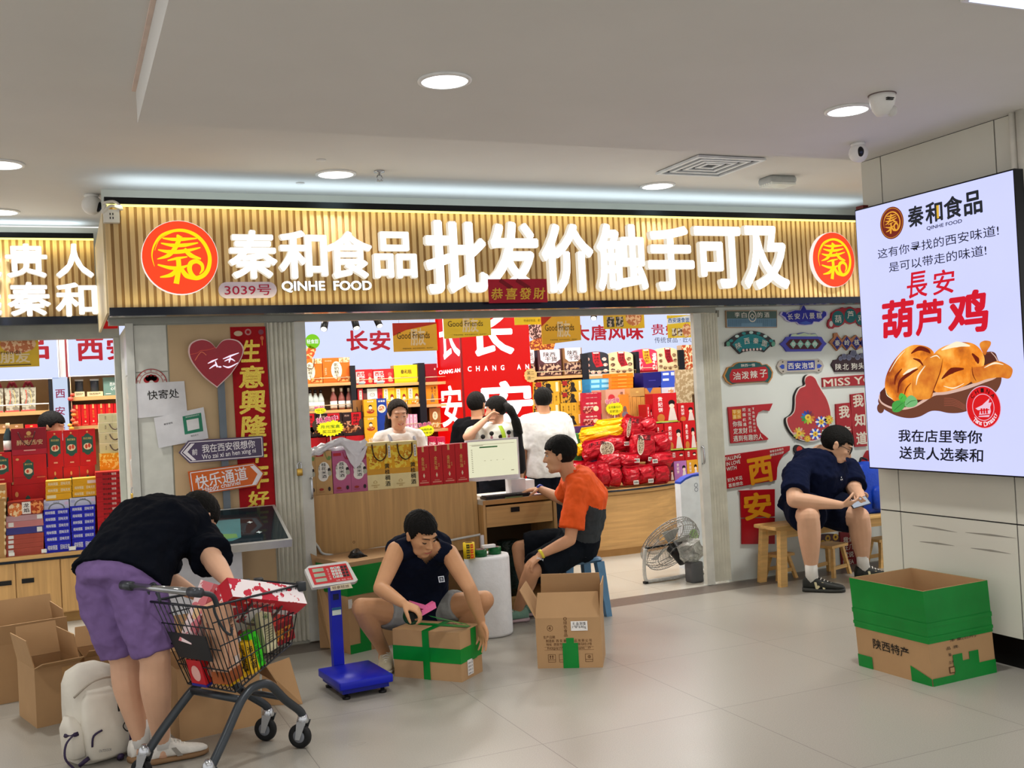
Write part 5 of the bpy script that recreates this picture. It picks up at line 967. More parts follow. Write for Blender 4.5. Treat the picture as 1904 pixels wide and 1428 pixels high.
# ---------------------------------------------------------------- heap of soft snack bags
def pillow(box, Y, col, label, rot=0, window=None, dep=.16, code=None, name='snack_bag', flap=True):
    x, z, w, h = pb(*box, Y); n, m_ = 15, 13; rr = random.Random(int(x*997+z*331)); mb = MB(); mt = mat('foil_'+col, col, .28, var=.16, scale=14, bump=.5); ca, sa = math.cos(rot), math.sin(rot)
    t = thing(name, label, 'snack bag', (x, Y, z-h/2), 'soft snack bags heaped on the curved display'); rings = []
    for j in range(m_+1):
        v = j/m_; b = max(.06, math.sin(math.pi*min(1, max(0, v)))**.45) if 0 < v < 1 else .04; ring = []
        for i in range(2*n):
            a = 2*math.pi*i/(2*n); cx_ = math.copysign(abs(math.cos(a))**.55, math.cos(a)); sy = math.copysign(abs(math.sin(a))**.7, math.sin(a))
            nn = noise.noise(V((math.cos(a)*2.2+x*7, math.sin(a)*2.2+z*9, v*5))); k = 1+.05*math.sin(a*5+v*9+x*20)+.12*nn+rr.uniform(-.035, .035); pxx = cx_*w/2*(.93+.07*b)*k; pz = (v-.5)*h+.01*math.sin(a*3+x*9)*(1-b); py = sy*dep/2*b*(k+.16*noise.noise(V((x*40+cx_*3, v*6, z*30+sy))))
            ring.append(V((x+pxx*ca-pz*sa, Y+py, z+pxx*sa+pz*ca)))
        rings.append(ring)
    mb.loft(rings, mt, False); mb.build('foil_pouch', t)
    if flap:
        mb = MB(); q = [(-w*.5, h*.44), (-w*.2, h*.5), (w*.2, h*.46), (w*.52, h*.5), (w*.46, h*.62), (0, h*.56), (-w*.46, h*.64)]
        f = Fr((x, Y, z), (ca, 0, sa), (-sa, -.25, ca)); mb.prism(f, q, -.003, .003, mt); mb.build('sealed_edge', t)
    mb = MB(); f = Fr((x, Y-dep*.5, z), (ca, 0, sa), (-sa, 0, ca))
    if window: mb.disc(f, w*window[0], h*window[1], w*window[2]*1.16, C('ecdcd0'), .004, h*window[3]*1.16, 20); mb.disc(f, w*window[0], h*window[1], w*window[2], mat('noodle_window', 'b8a890', .4, kind='blotch', scale=70, rgb2='6a5448'), .006, h*window[3], 20); mb.text(f, '手工面', -w*.12, h*.36, w*.6, h*.2, C('1c1216'), .006, .03)
    if code: mb.rect(f, w*code[0]-.03, h*code[1]-.02, w*code[0]+.03, h*code[1]+.02, C('e0dcd8'), .004); [mb.rect(f, w*code[0]-.022+.008*i, h*code[1]-.012, w*code[0]-.018+.008*i, h*code[1]+.012, BLACK, .006) for i in range(6)]
    if mb.v: mb.build('printed_front', t)
RB_, YB_ = 'b00f22', 'e8b010'
for b, Y, c, l, k in [
 ((1062, 858, 1094, 885), 9.42, RB_, 'red snack bag at the far left edge of the heap', {}),
 ((1089, 861, 1113, 899), 9.26, RB_, 'upright red snack bag in the bottom row, left end', {}), ((1109, 860, 1130, 904), 9.2, RB_, 'upright red snack bag in the bottom row, second from left', {'rot': .06}),
 ((1129, 868, 1152, 904), 9.2, RB_, 'upright red snack bag in the bottom row, third from left', {'rot': -.04}), ((1157, 868, 1186, 901), 9.2, RB_, 'upright red snack bag in the bottom row with a bar code, fourth', {'code': (.1, -.36)}),
 ((1185, 865, 1213, 898), 9.2, RB_, 'upright red snack bag in the bottom row with a bar code, fifth', {'code': (.1, -.36)}), ((1213, 864, 1240, 898), 9.22, RB_, 'upright red snack bag in the bottom row, right end', {}),
 ((1113, 843, 1152, 871), 9.24, RB_, 'red snack bag lying in the second row, left', {'rot': .1}), ((1149, 843, 1186, 869), 9.24, RB_, 'red snack bag lying in the second row with a bar code, middle', {'code': (.25, .0), 'rot': -.05}),
 ((1204, 843, 1248, 868), 9.24, RB_, 'red snack bag lying in the second row with a bar code, right', {'code': (-.36, -.0)}),
 ((1085, 818, 1137, 852), 9.3, RB_, 'red snack bag with a round noodle window facing out, left', {'window': (.2, -.05, .22, .36), 'rot': .12}), ((1129, 811, 1161, 840), 9.4, RB_, 'red snack bag with a bar code behind the window bags', {'code': (.4, 0)}),
 ((1173, 806, 1215, 858), 9.28, RB_, 'red snack bag with an oval noodle window, standing', {'window': (-.25, .08, .13, .3), 'code': (.22, -.4), 'rot': -.1}), ((1212, 806, 1243, 846), 9.34, RB_, 'red snack bag leaning at the right of the heap', {'rot': .1}),
 ((1157, 776, 1189, 820), 9.42, RB_, 'red snack bag at the top of the heap with an oval window', {'window': (-.35, .0, .1, .34), 'code': (.3, -.42), 'rot': -.2}), ((1187, 778, 1218, 810), 9.46, RB_, 'red snack bag at the top right of the heap', {'rot': .2}),
 ((1158, 822, 1178, 845), 9.42, RB_, 'flat red snack bag in the middle of the heap', {'flap': False}),
 ((1079, 792, 1157, 820), 9.46, YB_, 'large yellow food bag lying across the heap', {'rot': .1}), ((1109, 780, 1158, 796), 9.52, YB_, 'yellow food bag at the top behind the larger one', {'rot': .05}), ((1072, 825, 1086, 846), 9.46, YB_, 'yellow food bag peeping out at the left of the heap', {'flap': False})]:
    pillow(b, Y, c, l, **k)
# ---------------------------------------------------------------- neighbour shop at the left
LY = 9.22; LZ = P(60, 1032, LY).z
t = thing('shop_cabinet', 'low oak cabinet with black handles under the stacked goods at the left edge', 'cabinet', (-.9, LY, 0))
MB().box((-2.2, LY+.02, .08), (.40, LY+.5, LZ-.05), WOODV).build('cabinet_body', t)
MB().box((-2.2, LY-.02, LZ-.03), (.42, LY+.52, LZ), WOODH).build('worktop', t); MB().box((-2.2, LY-.015, LZ-.05), (.42, LY+.5, LZ-.03), C('16202e', .3)).build('dark_strip', t); MB().box((-2.2, LY+.05, 0), (.40, LY+.48, .08), C('a8824e')).build('plinth', t)
for x0, x1, hx in ((P(-62, 1100, LY).x, P(30, 1100, LY).x, P(10, 1085, LY)), (P(31, 1100, LY).x, P(114, 1100, LY).x, P(52, 1080, LY)), (P(115, 1100, LY).x, P(200, 1100, LY).x, None)):
    d = MB().box((x0+.003, LY, .09), (x1-.003, LY+.02, LZ-.055), WOODV).build('door', t)
    if hx: MB().box((hx.x-.045, LY-.006, hx.z-.016), (hx.x+.045, LY+.004, hx.z+.02), BLACK).build('handle', d)
lz = zbox(5.1, 0, 780)
GA = [('o', .5, .58, .34, .3, '2c5a50'), ('r', .16, .36, .84, .8, '2c5a50'), ('t', '貴妃石榴酒', .5, .74, .5, .06, 'e0c878'), ('o', .5, .52, .26, .09, 'f0dcc0'), ('o', .42, .52, .08, .06, 'd04a34'), ('o', .6, .54, .08, .06, 'd04a34'), ('o', .5, .92, .06, .025, 'e0a868'), ('r', .38, .1, .62, .14, 'e8a890')]
GB = [('o', .46, .5, .15, .34, '2c5a50'), ('r', .31, .3, .61, .74, '2c5a50'), ('t', '貴妃石榴', .46, .68, .22, .06, 'e0c878'), ('o', .46, .44, .12, .1, 'f0dcc0'), ('o', .43, .44, .04, .06, 'd04a34'), ('o', .14, .86, .05, .04, 'e0a868'), ('r', .7, .2, .95, .24, 'e0704a')]
g5 = 'red pomegranate wine boxes in the neighbouring shop'; LR_ = 'c4151c'
for i, b in enumerate(((446, 108, 600, 452), (599, 99, 756, 446), (753, 88, 910, 432))): good('pomegranate_wine_box', 'tall red wine box with a green oval, %s of the upper three' % ('left', 'middle', 'right')[i], 'wine box', lz(*b), LY+.3, .12, LR_, GA, g5)
zz = P(130, 868, LY+.3).z
for i, b in enumerate(((454, 450, 602, 760), (605, 446, 757, 760), (760, 432, 911, 760))): good('pomegranate_wine_box', 'tall red wine box under the upper three, %s, mostly hidden by yellow boxes' % ('left', 'middle', 'right')[i], 'wine box', lz(*b), LY+.3, .12, LR_, GA, g5, LZ)
good('pomegranate_wine_box', 'narrow red wine box with a green oval at the left edge', 'wine box', lz(-90, 312, 116, 605), LY+.26, .12, LR_, [o if o[0] != 'o' else o for o in GA], g5); good('pomegranate_wine_box', 'red wine box at the left edge behind the tan stack', 'wine box', lz(-90, 606, 116, 900), LY+.26, .12, LR_, GA, g5, LZ)
o = good('maroon_gift_bag', 'wide maroon gift bag with gold slogan and ribbon handles', 'gift bag', lz(106, 80, 444, 332), LY+.26, .14, '8e1226', [('t', '醉/美/西/安', .52, .46, .74, .2, 'd8b890', .015), ('o', .5, .8, .07, .08, 'd8a868'), ('t', '金榴贵妃', .5, .68, .26, .08, 'd8a868'), ('r', 0, 0, 1, .2, 'b01c34'), ('r', .34, .14, .68, .18, 'e0a8a0')], g5)
x, z, w, h = pb(*lz(106, 80, 444, 332), LY+.26); MB().tube(spline([(x-w*.3, LY+.25, z+h*.36), (x-w*.2, LY+.235, z+h*.05), (x, LY+.23, z-h*.16), (x+w*.12, LY+.235, z+h*.1), (x+w*.18, LY+.25, z+h*.36)], 5), .007, C('3a1c1c'), 6, flat=.5).build('ribbon_handle', o)
good('wide_wine_box', 'wide red wine box with a green oval under the maroon bag', 'wine box', lz(122, 333, 446, 612), LY+.26, .14, LR_, GB+[('r', 0, .24, 1, .25, '8a0c14')], g5); good('wide_wine_box', 'lower wide red wine box, third down from the maroon bag', 'wine box', lz(118, 613, 446, 1000), LY+.26, .14, LR_, GB, g5, LZ)
TXT = lambda c: [('t', '纯味锅盔', .28, .5, .38, .5, c, .02), ('t', '回味无穷', .76, .5, .36, .5, c, .02)]
g6 = 'flat snack cartons stacked on the left cabinet'
for i in range(6):
    good('blue_snack_carton', 'flat blue snack carton, left stack, %s from the top' % WORDS[i], 'snack carton', lz(402+5*i, 850+62.5*i, 658+4*i, 911+62.5*i), LY+.02, .22, '1c22b8', TXT('e4e6f4'), g6, LZ if i == 5 else None)
    good('blue_snack_carton', 'flat blue snack carton, right stack, %s from the top' % WORDS[i], 'snack carton', lz(662+4*i, 815+63*i, 905, 876+63*i), LY+.02, .22, '1c22b8', TXT('e4e6f4'), g6, LZ if i == 5 else None)
for i in range(3):
    good('yellow_snack_carton', 'flat yellow snack carton, left stack, %s from the top' % WORDS[i], 'snack carton', lz(431, 578+62*i, 682, 638+62*i), LY+.05, .22, 'e8a818', TXT('fae8c0') if i < 2 else [('r', .05, .3, .4, .8, 'f0e0b8')], g6, top='f4d060'); good('yellow_snack_carton', 'flat yellow snack carton, right stack, %s from the top' % WORDS[i], 'snack carton', lz(685, 556+58*i, 916, 613+58*i), LY+.05, .22, 'e8a818', TXT('fae8c0') if i else [('r', .62, .1, .98, .6, 'f0d8d0')], g6, top='f4d060')
for i, b in enumerate(((414, 768, 656, 849), (660, 736, 908, 814))): good('white_snack_carton', 'white snack carton with a grey ring pattern between blue and yellow stacks, %s' % ('left', 'right')[i], 'snack carton', lz(*b), LY+.04, .22, 'c9cce8', [('l', .5, .0, .28, .34, '7a8088', .8), ('t', '石头饼', .5, .8, .24, .16, '3a3a5a'), ('o', .12, .6, .1, .18, 'b0b4e0'), ('o', .9, .6, .08, .2, 'd8c0e4')], g6)
for i in range(14): good('red_snack_carton', 'flat red snack carton in the tall stack by the pillar, %s from the top' % WORDS[i], 'snack carton', lz(905+2*i, 492+47*i, 1195, 538+47*i), LY+.02, .24, 'b8141e', [('t', '陕北果馅', .38, .5, .3, .5, '3a0c10', .01), ('t', '饸饹', .6, .5, .16, .5, 'f0dcd8', .01), ('t', '特产', .8, .5, .16, .5, '3a0c10')], g6, LZ if i == 13 else None, top='c83a34')
good('noodle_display_box', 'open snack box with orange noodle pictures on top of the pale cartons', 'snack carton', lz(70, 772, 416, 902), LY+.02, .2, '8a2414', [('b', .22, .4, .22, .5, 'd8743a', 'f0d0a0', 34), ('b', .8, .5, .2, .5, 'b03c14', 'e89858', 34), ('r', .4, .05, .64, .92, 'ece4e0'), ('v', '龙焰', .52, .5, .16, .72, '2a1c1c', .02)], g6)
for i, (a, b, c) in enumerate(((905, 958, 'b89098'), (959, 1018, 'c07a7c'), (1019, 1083, '3c3a80'), (1085, 1128, 'a84a3c'), (1129, 1172, 'a84a3c'), (1173, 1216, 'a84a3c'), (1217, 1258, 'a84a3c'))): good('long_snack_carton', '%s long snack carton at the left, %s below the open noodle box' % (('pale pink', 'dull pink', 'purple blue', 'rust red', 'rust red', 'rust red', 'rust red')[i], WORDS[i]), 'snack carton', lz(56, a, 418, b), LY+.02, .22, c, [('r', .06 if i > 2 or i == 1 else .82, .15, .2 if i > 2 or i == 1 else .96, .85, 'dcdcdc'), ('r', .24, .4, .8, .6, c)], g6, LZ if i == 6 else None)
for i in range(9): good('tan_snack_carton', 'tan snack carton at the left edge, %s from the top' % WORDS[i], 'snack carton', lz(-120, 620+72*i if i == 0 else 770+(i-1)*63, 54, 768 if i == 0 else 770+i*63), LY, .22, 'b48a54', [('R', .5, .1, 1, .6, 'd89a4a', 'ecd8b0', 40)] if i == 0 else [('o', .98, .5, .06, .3, 'e0c89a')], g6, LZ if i == 8 else None)
CR = [('r', .5, .0, .505, 1, '9a9470'), ('v', '西安', .25, .5, .05, .4, '5a503c'), ('v', '西安', .75, .5, .05, .4, '5a503c'), ('r', 0, .9, 1, 1, 'f0ecc8')]
for i, b in enumerate(((934, -60, 1195, 22), (934, 23, 1195, 118), (940, 119, 1195, 216), (944, 217, 1195, 316))):
    o = good('cream_gift_bag', 'cream gift bag with dark ribbon by the pillar, %s from the top' % WORDS[i], 'gift bag', lz(*b), LY+.3, .16, 'dcd8ac', CR, 'cream gift bags stacked by the pillar')
    if i > 0: x, z, w, h = pb(*lz(*b), LY+.3); MB().tube(spline([(x-w*.1, LY+.29, z+h*.3), (x-w*.02, LY+.27, z-h*.1), (x+w*.1, LY+.265, z-h*.25), (x+w*.25, LY+.27, z-h*.05), (x+w*.32, LY+.29, z+h*.35)], 5), .008, C('4a3a30'), 6, flat=.5).build('ribbon_handle', o)
good('yellow_flower_bag', 'yellow flowered gift bag beside the pillar above the red cartons', 'gift bag', lz(950, 317, 1195, 760), LY+.27, .16, 'e0b83a', [('R', 0, .6, .86, 1, 'e8a010', 'f8e070', 26), ('r', .86, .6, 1, 1, 'f0ecdc')], 'cream gift bags stacked by the pillar', LZ)
bottle(P(15, 815, LY+.3).x, P(15, 841, LY+.3).z, .24, LY+.32, 'dark small bottle with a pale cap at the left edge', C('3a4a50', .2), C('e0c49a'), 'bottles in the neighbouring shop')
for i, (a, b, c, d) in enumerate(((77, 1021, 87, 1028), (128, 1016, 141, 1023), (16, 1028, 27, 1034))):
    x, z, w, h = pb(a, b, c, d, LY-.03); o = MB().prism(FY(LY-.021), [(x-w/2, z-h/2), (x+w/2, z-h/2), (x+w/2, z+h/2), (x-w/2, z+h/2)], 0, .002, C('e6e6e2')).build('price_tag'); tag(o, 'small white price tag on the cabinet edge, below the %s' % ('rust red cartons', 'right blue stack', 'tan cartons')[i], 'price tag', 'price tags on the cabinet edge')
# its back shelves
NY = 10.30; nz_ = zbox(6.49, 0, 600)
t = thing('shelf_unit', 'dark framed back shelves of the neighbouring shop', 'shelving', (-.6, NY+.2, 0)); hzl = P(60, 706, NY).z
for a, b in ((91, 97), (124.5, 130.5)): MB().box((P(a, 740, NY).x, NY-.01, 0), (P(b, 740, NY).x, 10.6, hzl), FRM).build('upright', t)
MB().box((-2.6, 10.56, .1), (.75, 10.6, hzl), C('9a7850', .6)).build('back_panel', t)
sh = []
for a, b, y in ((-90, 91, 767), (131, 240, 736), (131, 240, 790), (-90, 91, 799)):
    z = P((a+b)/2, y, NY).z; sh.append(z); MB().box((P(a, 740, NY).x, NY, z-.035), (P(b, 740, NY).x, 10.56, z), WOODH).build('shelf_board', t)
X0, X1 = P(-60, 740, NY).x, P(90, 740, NY).x; MB().tube([(X0, NY-.01, sh[0]+.06), (X1, NY-.01, sh[0]+.06), (X1, NY+.02, sh[0])], .006, C('e8e0d8'), 6).build('guard_rail', t)
header(-2.6, P(109, 660, NY).x, hzl, 2.78, NY-.02, '', 'lit pale header panel with part of a red character at the left edge', [('品', (36, 622, 91, 669), LR, .03)])
header(P(125, 660, NY).x, .72, P(170, 699, NY).z, 2.78, NY-.02, '', 'lit pale header panel with a red character beside the pillar', [('西', (142, 627, 193, 671), LR, .03), ('安', (198, 627, 246, 669), LR, .03)])
MB().box((P(110, 660, NY).x, NY, hzl), (P(121, 660, NY).x, NY+.1, 2.8), C('b8b4b4')).build('header_post'); tag(bpy.data.objects['header_post'], 'grey post between the lit headers at the left', 'post'); MB().box((P(121, 660, NY).x, NY-.01, hzl), (P(125, 660, NY).x, NY+.1, 2.8), C('6a1c20')).build('header_edge'); tag(bpy.data.objects['header_edge'], 'dark red edge strip beside the lit header near the pillar', 'strip')
t = thing('lit_strip_sign', 'narrow upright lit strip with crimson characters between the shelves', 'lit sign', (P(112, 750, NY).x, NY, 1.2)); a, b = P(97, 702, NY-.02), P(125, 702, NY-.02)
MB().box((a.x, NY-.02, .9), (b.x, NY+.06, a.z), G('cfdcf4', .95)).build('light_box', t); mb = MB()
for s, y in (('西', 732), ('安', 764), ('特', 797)): X_, Z_, w_, h_ = pb(103, y-8, 121, y+8, NY-.02); mb.text(FY(NY-.02), s, X_, Z_, w_, h_, G('a01048', .8), .002, .012)
mb.build('lettering', t)
def clearbag(b, label):
    x, z, w, h = pb(*nz_(*b), NY+.06); z0 = sh[0]; o = MB().hexa([(x-w*.42, NY+.06, z0), (x+w*.42, NY+.06, z0), (x+w*.42, NY+.18, z0), (x-w*.42, NY+.18, z0), (x-w*.5, NY+.05, z+h/2), (x+w*.5, NY+.05, z+h/2), (x+w*.5, NY+.18, z+h/2), (x-w*.5, NY+.18, z+h/2)], mat('cellophane', 'b8b4a0', .15, kind='blotch', scale=24, rgb2='8a8474')).build('cellophane_bag', org=(x, NY+.1, z0))
    tag(o, label, 'gift bag', 'cellophane bags on the left shelf'); mb = MB(); art(mb, FY(NY+.05), x, (z0+z+h/2)/2, w, z+h/2-z0, [('r', 0, 0, .9, .06, 'd84a4a'), ('s', [(.3, .3), (.4, .6), (.35, .9)], [.06, .04, .06], 'c8503c'), ('s', [(.6, .2), (.7, .5), (.6, .9)], [.05, .04, .05], 'd8c080')], .004); mb.build('printed_front', o)
    MB().tube(spline([(x-w*.3, NY+.1, z+h/2), (x-w*.1, NY+.1, z+h/2+.05), (x, NY+.1, z+h/2+.02), (x+w*.1, NY+.1, z+h/2+.05), (x+w*.3, NY+.1, z+h/2)], 4), .012, C('8a1c2c'), 6).build('ribbon', o)
clearbag((-90, 790, 45, 1085), 'cellophane gift bag at the very left edge'); clearbag((58, 787, 243, 1085), 'cellophane gift bag on the left shelf, middle one'); clearbag((250, 780, 440, 1085), 'cellophane gift bag on the left shelf, right one')
for i, b in enumerate(((898, 832, 1024, 885), (1050, 830, 1245, 885))): good('cream_small_box', 'small cream box under a dark jar on the shelf by the pillar, %s' % ('left', 'right')[i], 'box', nz_(*b), NY+.04, .12, 'd0c49c', [('t', '陕西特产', .5, .5, .7, .5, '5a4a2a')], 'jars and boxes on the pillar-side shelf', sh[1])
for i, b in enumerate(((902, 686, 1008, 832), (1086, 680, 1196, 830))):
    x, z, w, h = pb(*nz_(*b), NY+.1); t = thing('storage_jar', 'dark jar with a pale lid standing on a cream box, %s' % ('left', 'right')[i], 'jar', (x, NY+.1, z-h/2), 'jars and boxes on the pillar-side shelf')
    MB().lathe([(w*.46, 0), (w*.46, h*.85), (w*.42, h*.88)], C('3a3e48', .15), (x, NY+.1, z-h/2), 16).build('jar_body', t); MB().lathe([(w*.5, h*.86), (w*.5, h), (w*.1, h*1.001)], C('c8ccd0'), (x, NY+.1, z-h/2), 16).build('lid', t)
good('green_tea_box', 'grey-green gift box with white brush characters beside the pillar', 'gift box', nz_(1246, 656, 1470, 862), NY+.04, .12, '6a8a80', [('t', '西木', .5, .62, .3, .2, 'e8ece8', .01), ('t', '心花', .56, .38, .34, .2, 'e8ece8', .01), ('r', .1, .08, .4, .12, 'd8e0d8')], 'jars and boxes on the pillar-side shelf', sh[1])
for i in range(6): good('red_wine_box', 'slim red wine box on the lower shelf by the pillar, %s from the left' % WORDS[i], 'gift box', nz_(882+98*i, 990-4*i, 979+98*i, 1240-4*i), NY+.03, .12, 'c8141a', [('r', .38, .8, .62, 1, 'e8a868'), ('v', '金花油', .5, .55, .3, .4, 'd8742c', .01), ('o', .5, .2, .1, .04, 'f0c8a0'), ('r', .2, .05, .8, .07, 'e88a6a')], 'slim red boxes in the neighbouring shop', sh[2])
for i, (b, c) in enumerate((((-20, 1222, 114, 1300), '9a7448'), ((116, 1222, 284, 1300), '9a7448'), ((300, 1226, 458, 1300), 'c41820'))): good('small_cake_box', 'small %s cake box on the low shelf behind the maroon bag, %s' % ('brown' if i < 2 else 'red', WORDS[i]), 'cake box', nz_(*b), NY+.04, .12, c, [('o', .5, .5, .12, .2, 'd8a890' if i < 2 else 'e8b060')], 'small cake boxes', sh[3])
t = thing('lantern_string', 'hanging string of coral and orange toy lanterns beside the lit strip', 'decoration', P(132, 700, NY-.035)); mb = MB(); mb.tube([P(130, 700, NY-.012), P(133, 750, NY-.035), P(135, 785, NY-.035), P(133, 797, NY-.035)], .003, C('e8b088'), 5); mb.build('cord', t)
for x, y, r, c in ((875, 870, 26, 'e0503c'), (850, 920, 33, 'e8584a'), (885, 1065, 32, 'e4604c'), (890, 1112, 30, 'e88a3c'), (880, 1175, 28, 'e4603c'), (910, 1215, 36, 'e06a40'), (842, 1238, 27, 'eca03c'), (862, 1276, 32, 'ec9a3c')):
    p = P(x/6.49, 600+y/6.49, NY-.035); k = r/6.49*9.5/1939; MB().ell(p, (k, k, k*.78), C(c, .4), n=12, k=8).build('lantern', t)
flag((-40, 632, 73, 683), 9.0, 'yellow hanging flag with a noodle picture at the left edge', [('b', .66, .84, .3, .34, 'c87850', 'f0c8a0', 24), ('t', '朋友', .6, .35, .5, .4, 'f0d9b0', .03), ('t', 'Friends', .5, .55, .4, .14, '4a3410'), ('r', .2, .06, .86, .1, '5a4410')], 'e2ba24')
x, z, w, h = pb(192, 598, 219, 611, 8.8); o = MB().prism(FY(8.8), [(x-w/2, z-h/2), (x+w/2, z-h/2), (x+w/2, z+h/2+.1), (x-w/2, z+h/2+.1)], -.003, 0, C('d8141a', .4)).build('red_pennant'); tag(o, 'small red pennant above the neighbouring doorway, under the end of the long fascia', 'pennant')
# ---------------------------------------------------------------- cartons and packing gear on the floor
def lump(mb, a):
    mb.v = [v+V((noise.noise(v*17), noise.noise(v*17+V((5, 1, 2))), noise.noise(v*17+V((9, 4, 7)))))*a for v in mb.v]; mb.s = [False]*len(mb.s); return mb
def put(t, loc, rz): t.location = loc; t.rotation_euler = (0, 0, rz); return t
def open_carton(label, corner, rz, w, d, h, flaps, lean=(0, 0), group='open cardboard cartons on the floor', th=.005, extra=None, card=None):
    """local frame: front face on y=0 from x=0 to x=w, depth d backwards; flaps: side -> (length, angle from upright outwards)"""
    t = thing('cardboard_carton', label, 'carton', (0, 0, 0), group); c = card or CARD; lx, ly = lean
    S = lambda x, y, z: V((x+lx*z/h, y+ly*z/h, z)); mb = MB()
    for (a, b) in (((0, 0), (w, th)), ((0, d-th), (w, d)), ((0, th), (th, d-th)), ((w-th, th), (w, d-th))):
        q = [(a[0], a[1]), (b[0], a[1]), (b[0], b[1]), (a[0], b[1])]; mb.hexa([S(x, y, 0) for x, y in q]+[S(x, y, h) for x, y in q], c)
    mb.box((th, th, 0), (w-th, d-th, .006), CARDIN); mb.build('carton_body', t)
    for side, (L, ang) in flaps.items():
        a = math.radians(ang); sa, ca = math.sin(a), math.cos(a)
        hx = {'front': (S(0, 0, h), S(w, 0, h), V((0, -sa, ca))), 'back': (S(w, d, h), S(0, d, h), V((0, sa, ca))), 'left': (S(0, d, h), S(0, 0, h), V((-sa, 0, ca))), 'right': (S(w, 0, h), S(w, d, h), V((sa, 0, ca)))}[side]
        p, q, dv = hx; n = (q-p).normalized().cross(dv)*th; e = (q-p).normalized()*.012
        MB().hexa([p, q, q-n, p-n, p+dv*L+e, q+dv*L-e, q+dv*L-n-e, p+dv*L-n+e], c).build('flap', t)
    if extra: extra(t, S)
    return put(t, corner, rz)
FL = Fr((0, 0, 0))                                 # front face of a carton in its own frame
def FR(w): return Fr((w, 0, 0), (0, 1, 0))
def FLs(): return Fr((0, 0, 0), (0, -1, 0))        # left side: coordinates (-y, z)
# green taped box by the pillar
def ex(t, S):
    W, D, Hh, e = .472, .53, .505, .003; g = GREEN
    def band(z0, z1, nm='tape_band', k=e):
        mb = MB(); q = [(-k, -k), (W+k, -k), (W+k, D+k), (-k, D+k)]; mb.loft([[S(x, y, z0) for x, y in q], [S(x, y, (z0+z1)/2)+V((0, 0, .003)) for x, y in q], [S(x, y, z1) for x, y in q]], g, False, caps=False); mb.build(nm, t)
    band(.225, .505); band(.31, .335, 'tape_ridge', .006); band(.245, .262, 'tape_ridge', .006)
    mb = MB(); f = Fr(S(0, -.003, 0), (1, 0, 0), S(0, 0, .1)-S(0, 0, 0)); mb.poly(f, [(0, 0), (W, 0), (W, .075), (.35, .075), (.35, .145), (.28, .145), (.28, .105), (.23, .105), (.23, .145), (.16, .145), (.16, .04), (0, .04)], g, .001)
    mb.build('tape_patch', t); mb = MB(); f2 = Fr(S(-.003, 0, 0), (0, -1, 0), S(0, 0, .1)-S(0, 0, 0)); mb.poly(f2, [(-D, 0), (-.42, 0), (-.42, .07), (-D, .07)], g, .001); mb.poly(f2, [(-.14, 0), (0, 0), (0, .04), (-.14, .085)], g, .001); mb.build('tape_patch', t)
    mb = MB(); mb.text(f2, '陕西特产', -.27, .152, .26, .058, INK, .002, .01, rot=-.02); mb.build('lettering', t)
    mb = MB(); mb.text(f, '品  牌:', .165, .185, .09, .017, INK, .002); mb.text(f, '箱', .14, .15, .02, .018, INK, .002); mb.text(f, '生产', .145, .108, .035, .018, INK, .002); mb.text(f, '净 重(公斤):', .25, .222, .2, .016, INK, .002); mb.rect(f, .125, .05, .165, .085, C('5a3a1c'), .0018); mb.rect(f, .13, .055, .16, .08, CARD, .0022); mb.build('printed_marks', t)
open_carton('large lidless carton banded with wide green tape beside the pillar', PZ(1735, 1277), math.radians(2), .472, .53, .505, {}, (-.035, .0), extra=ex)
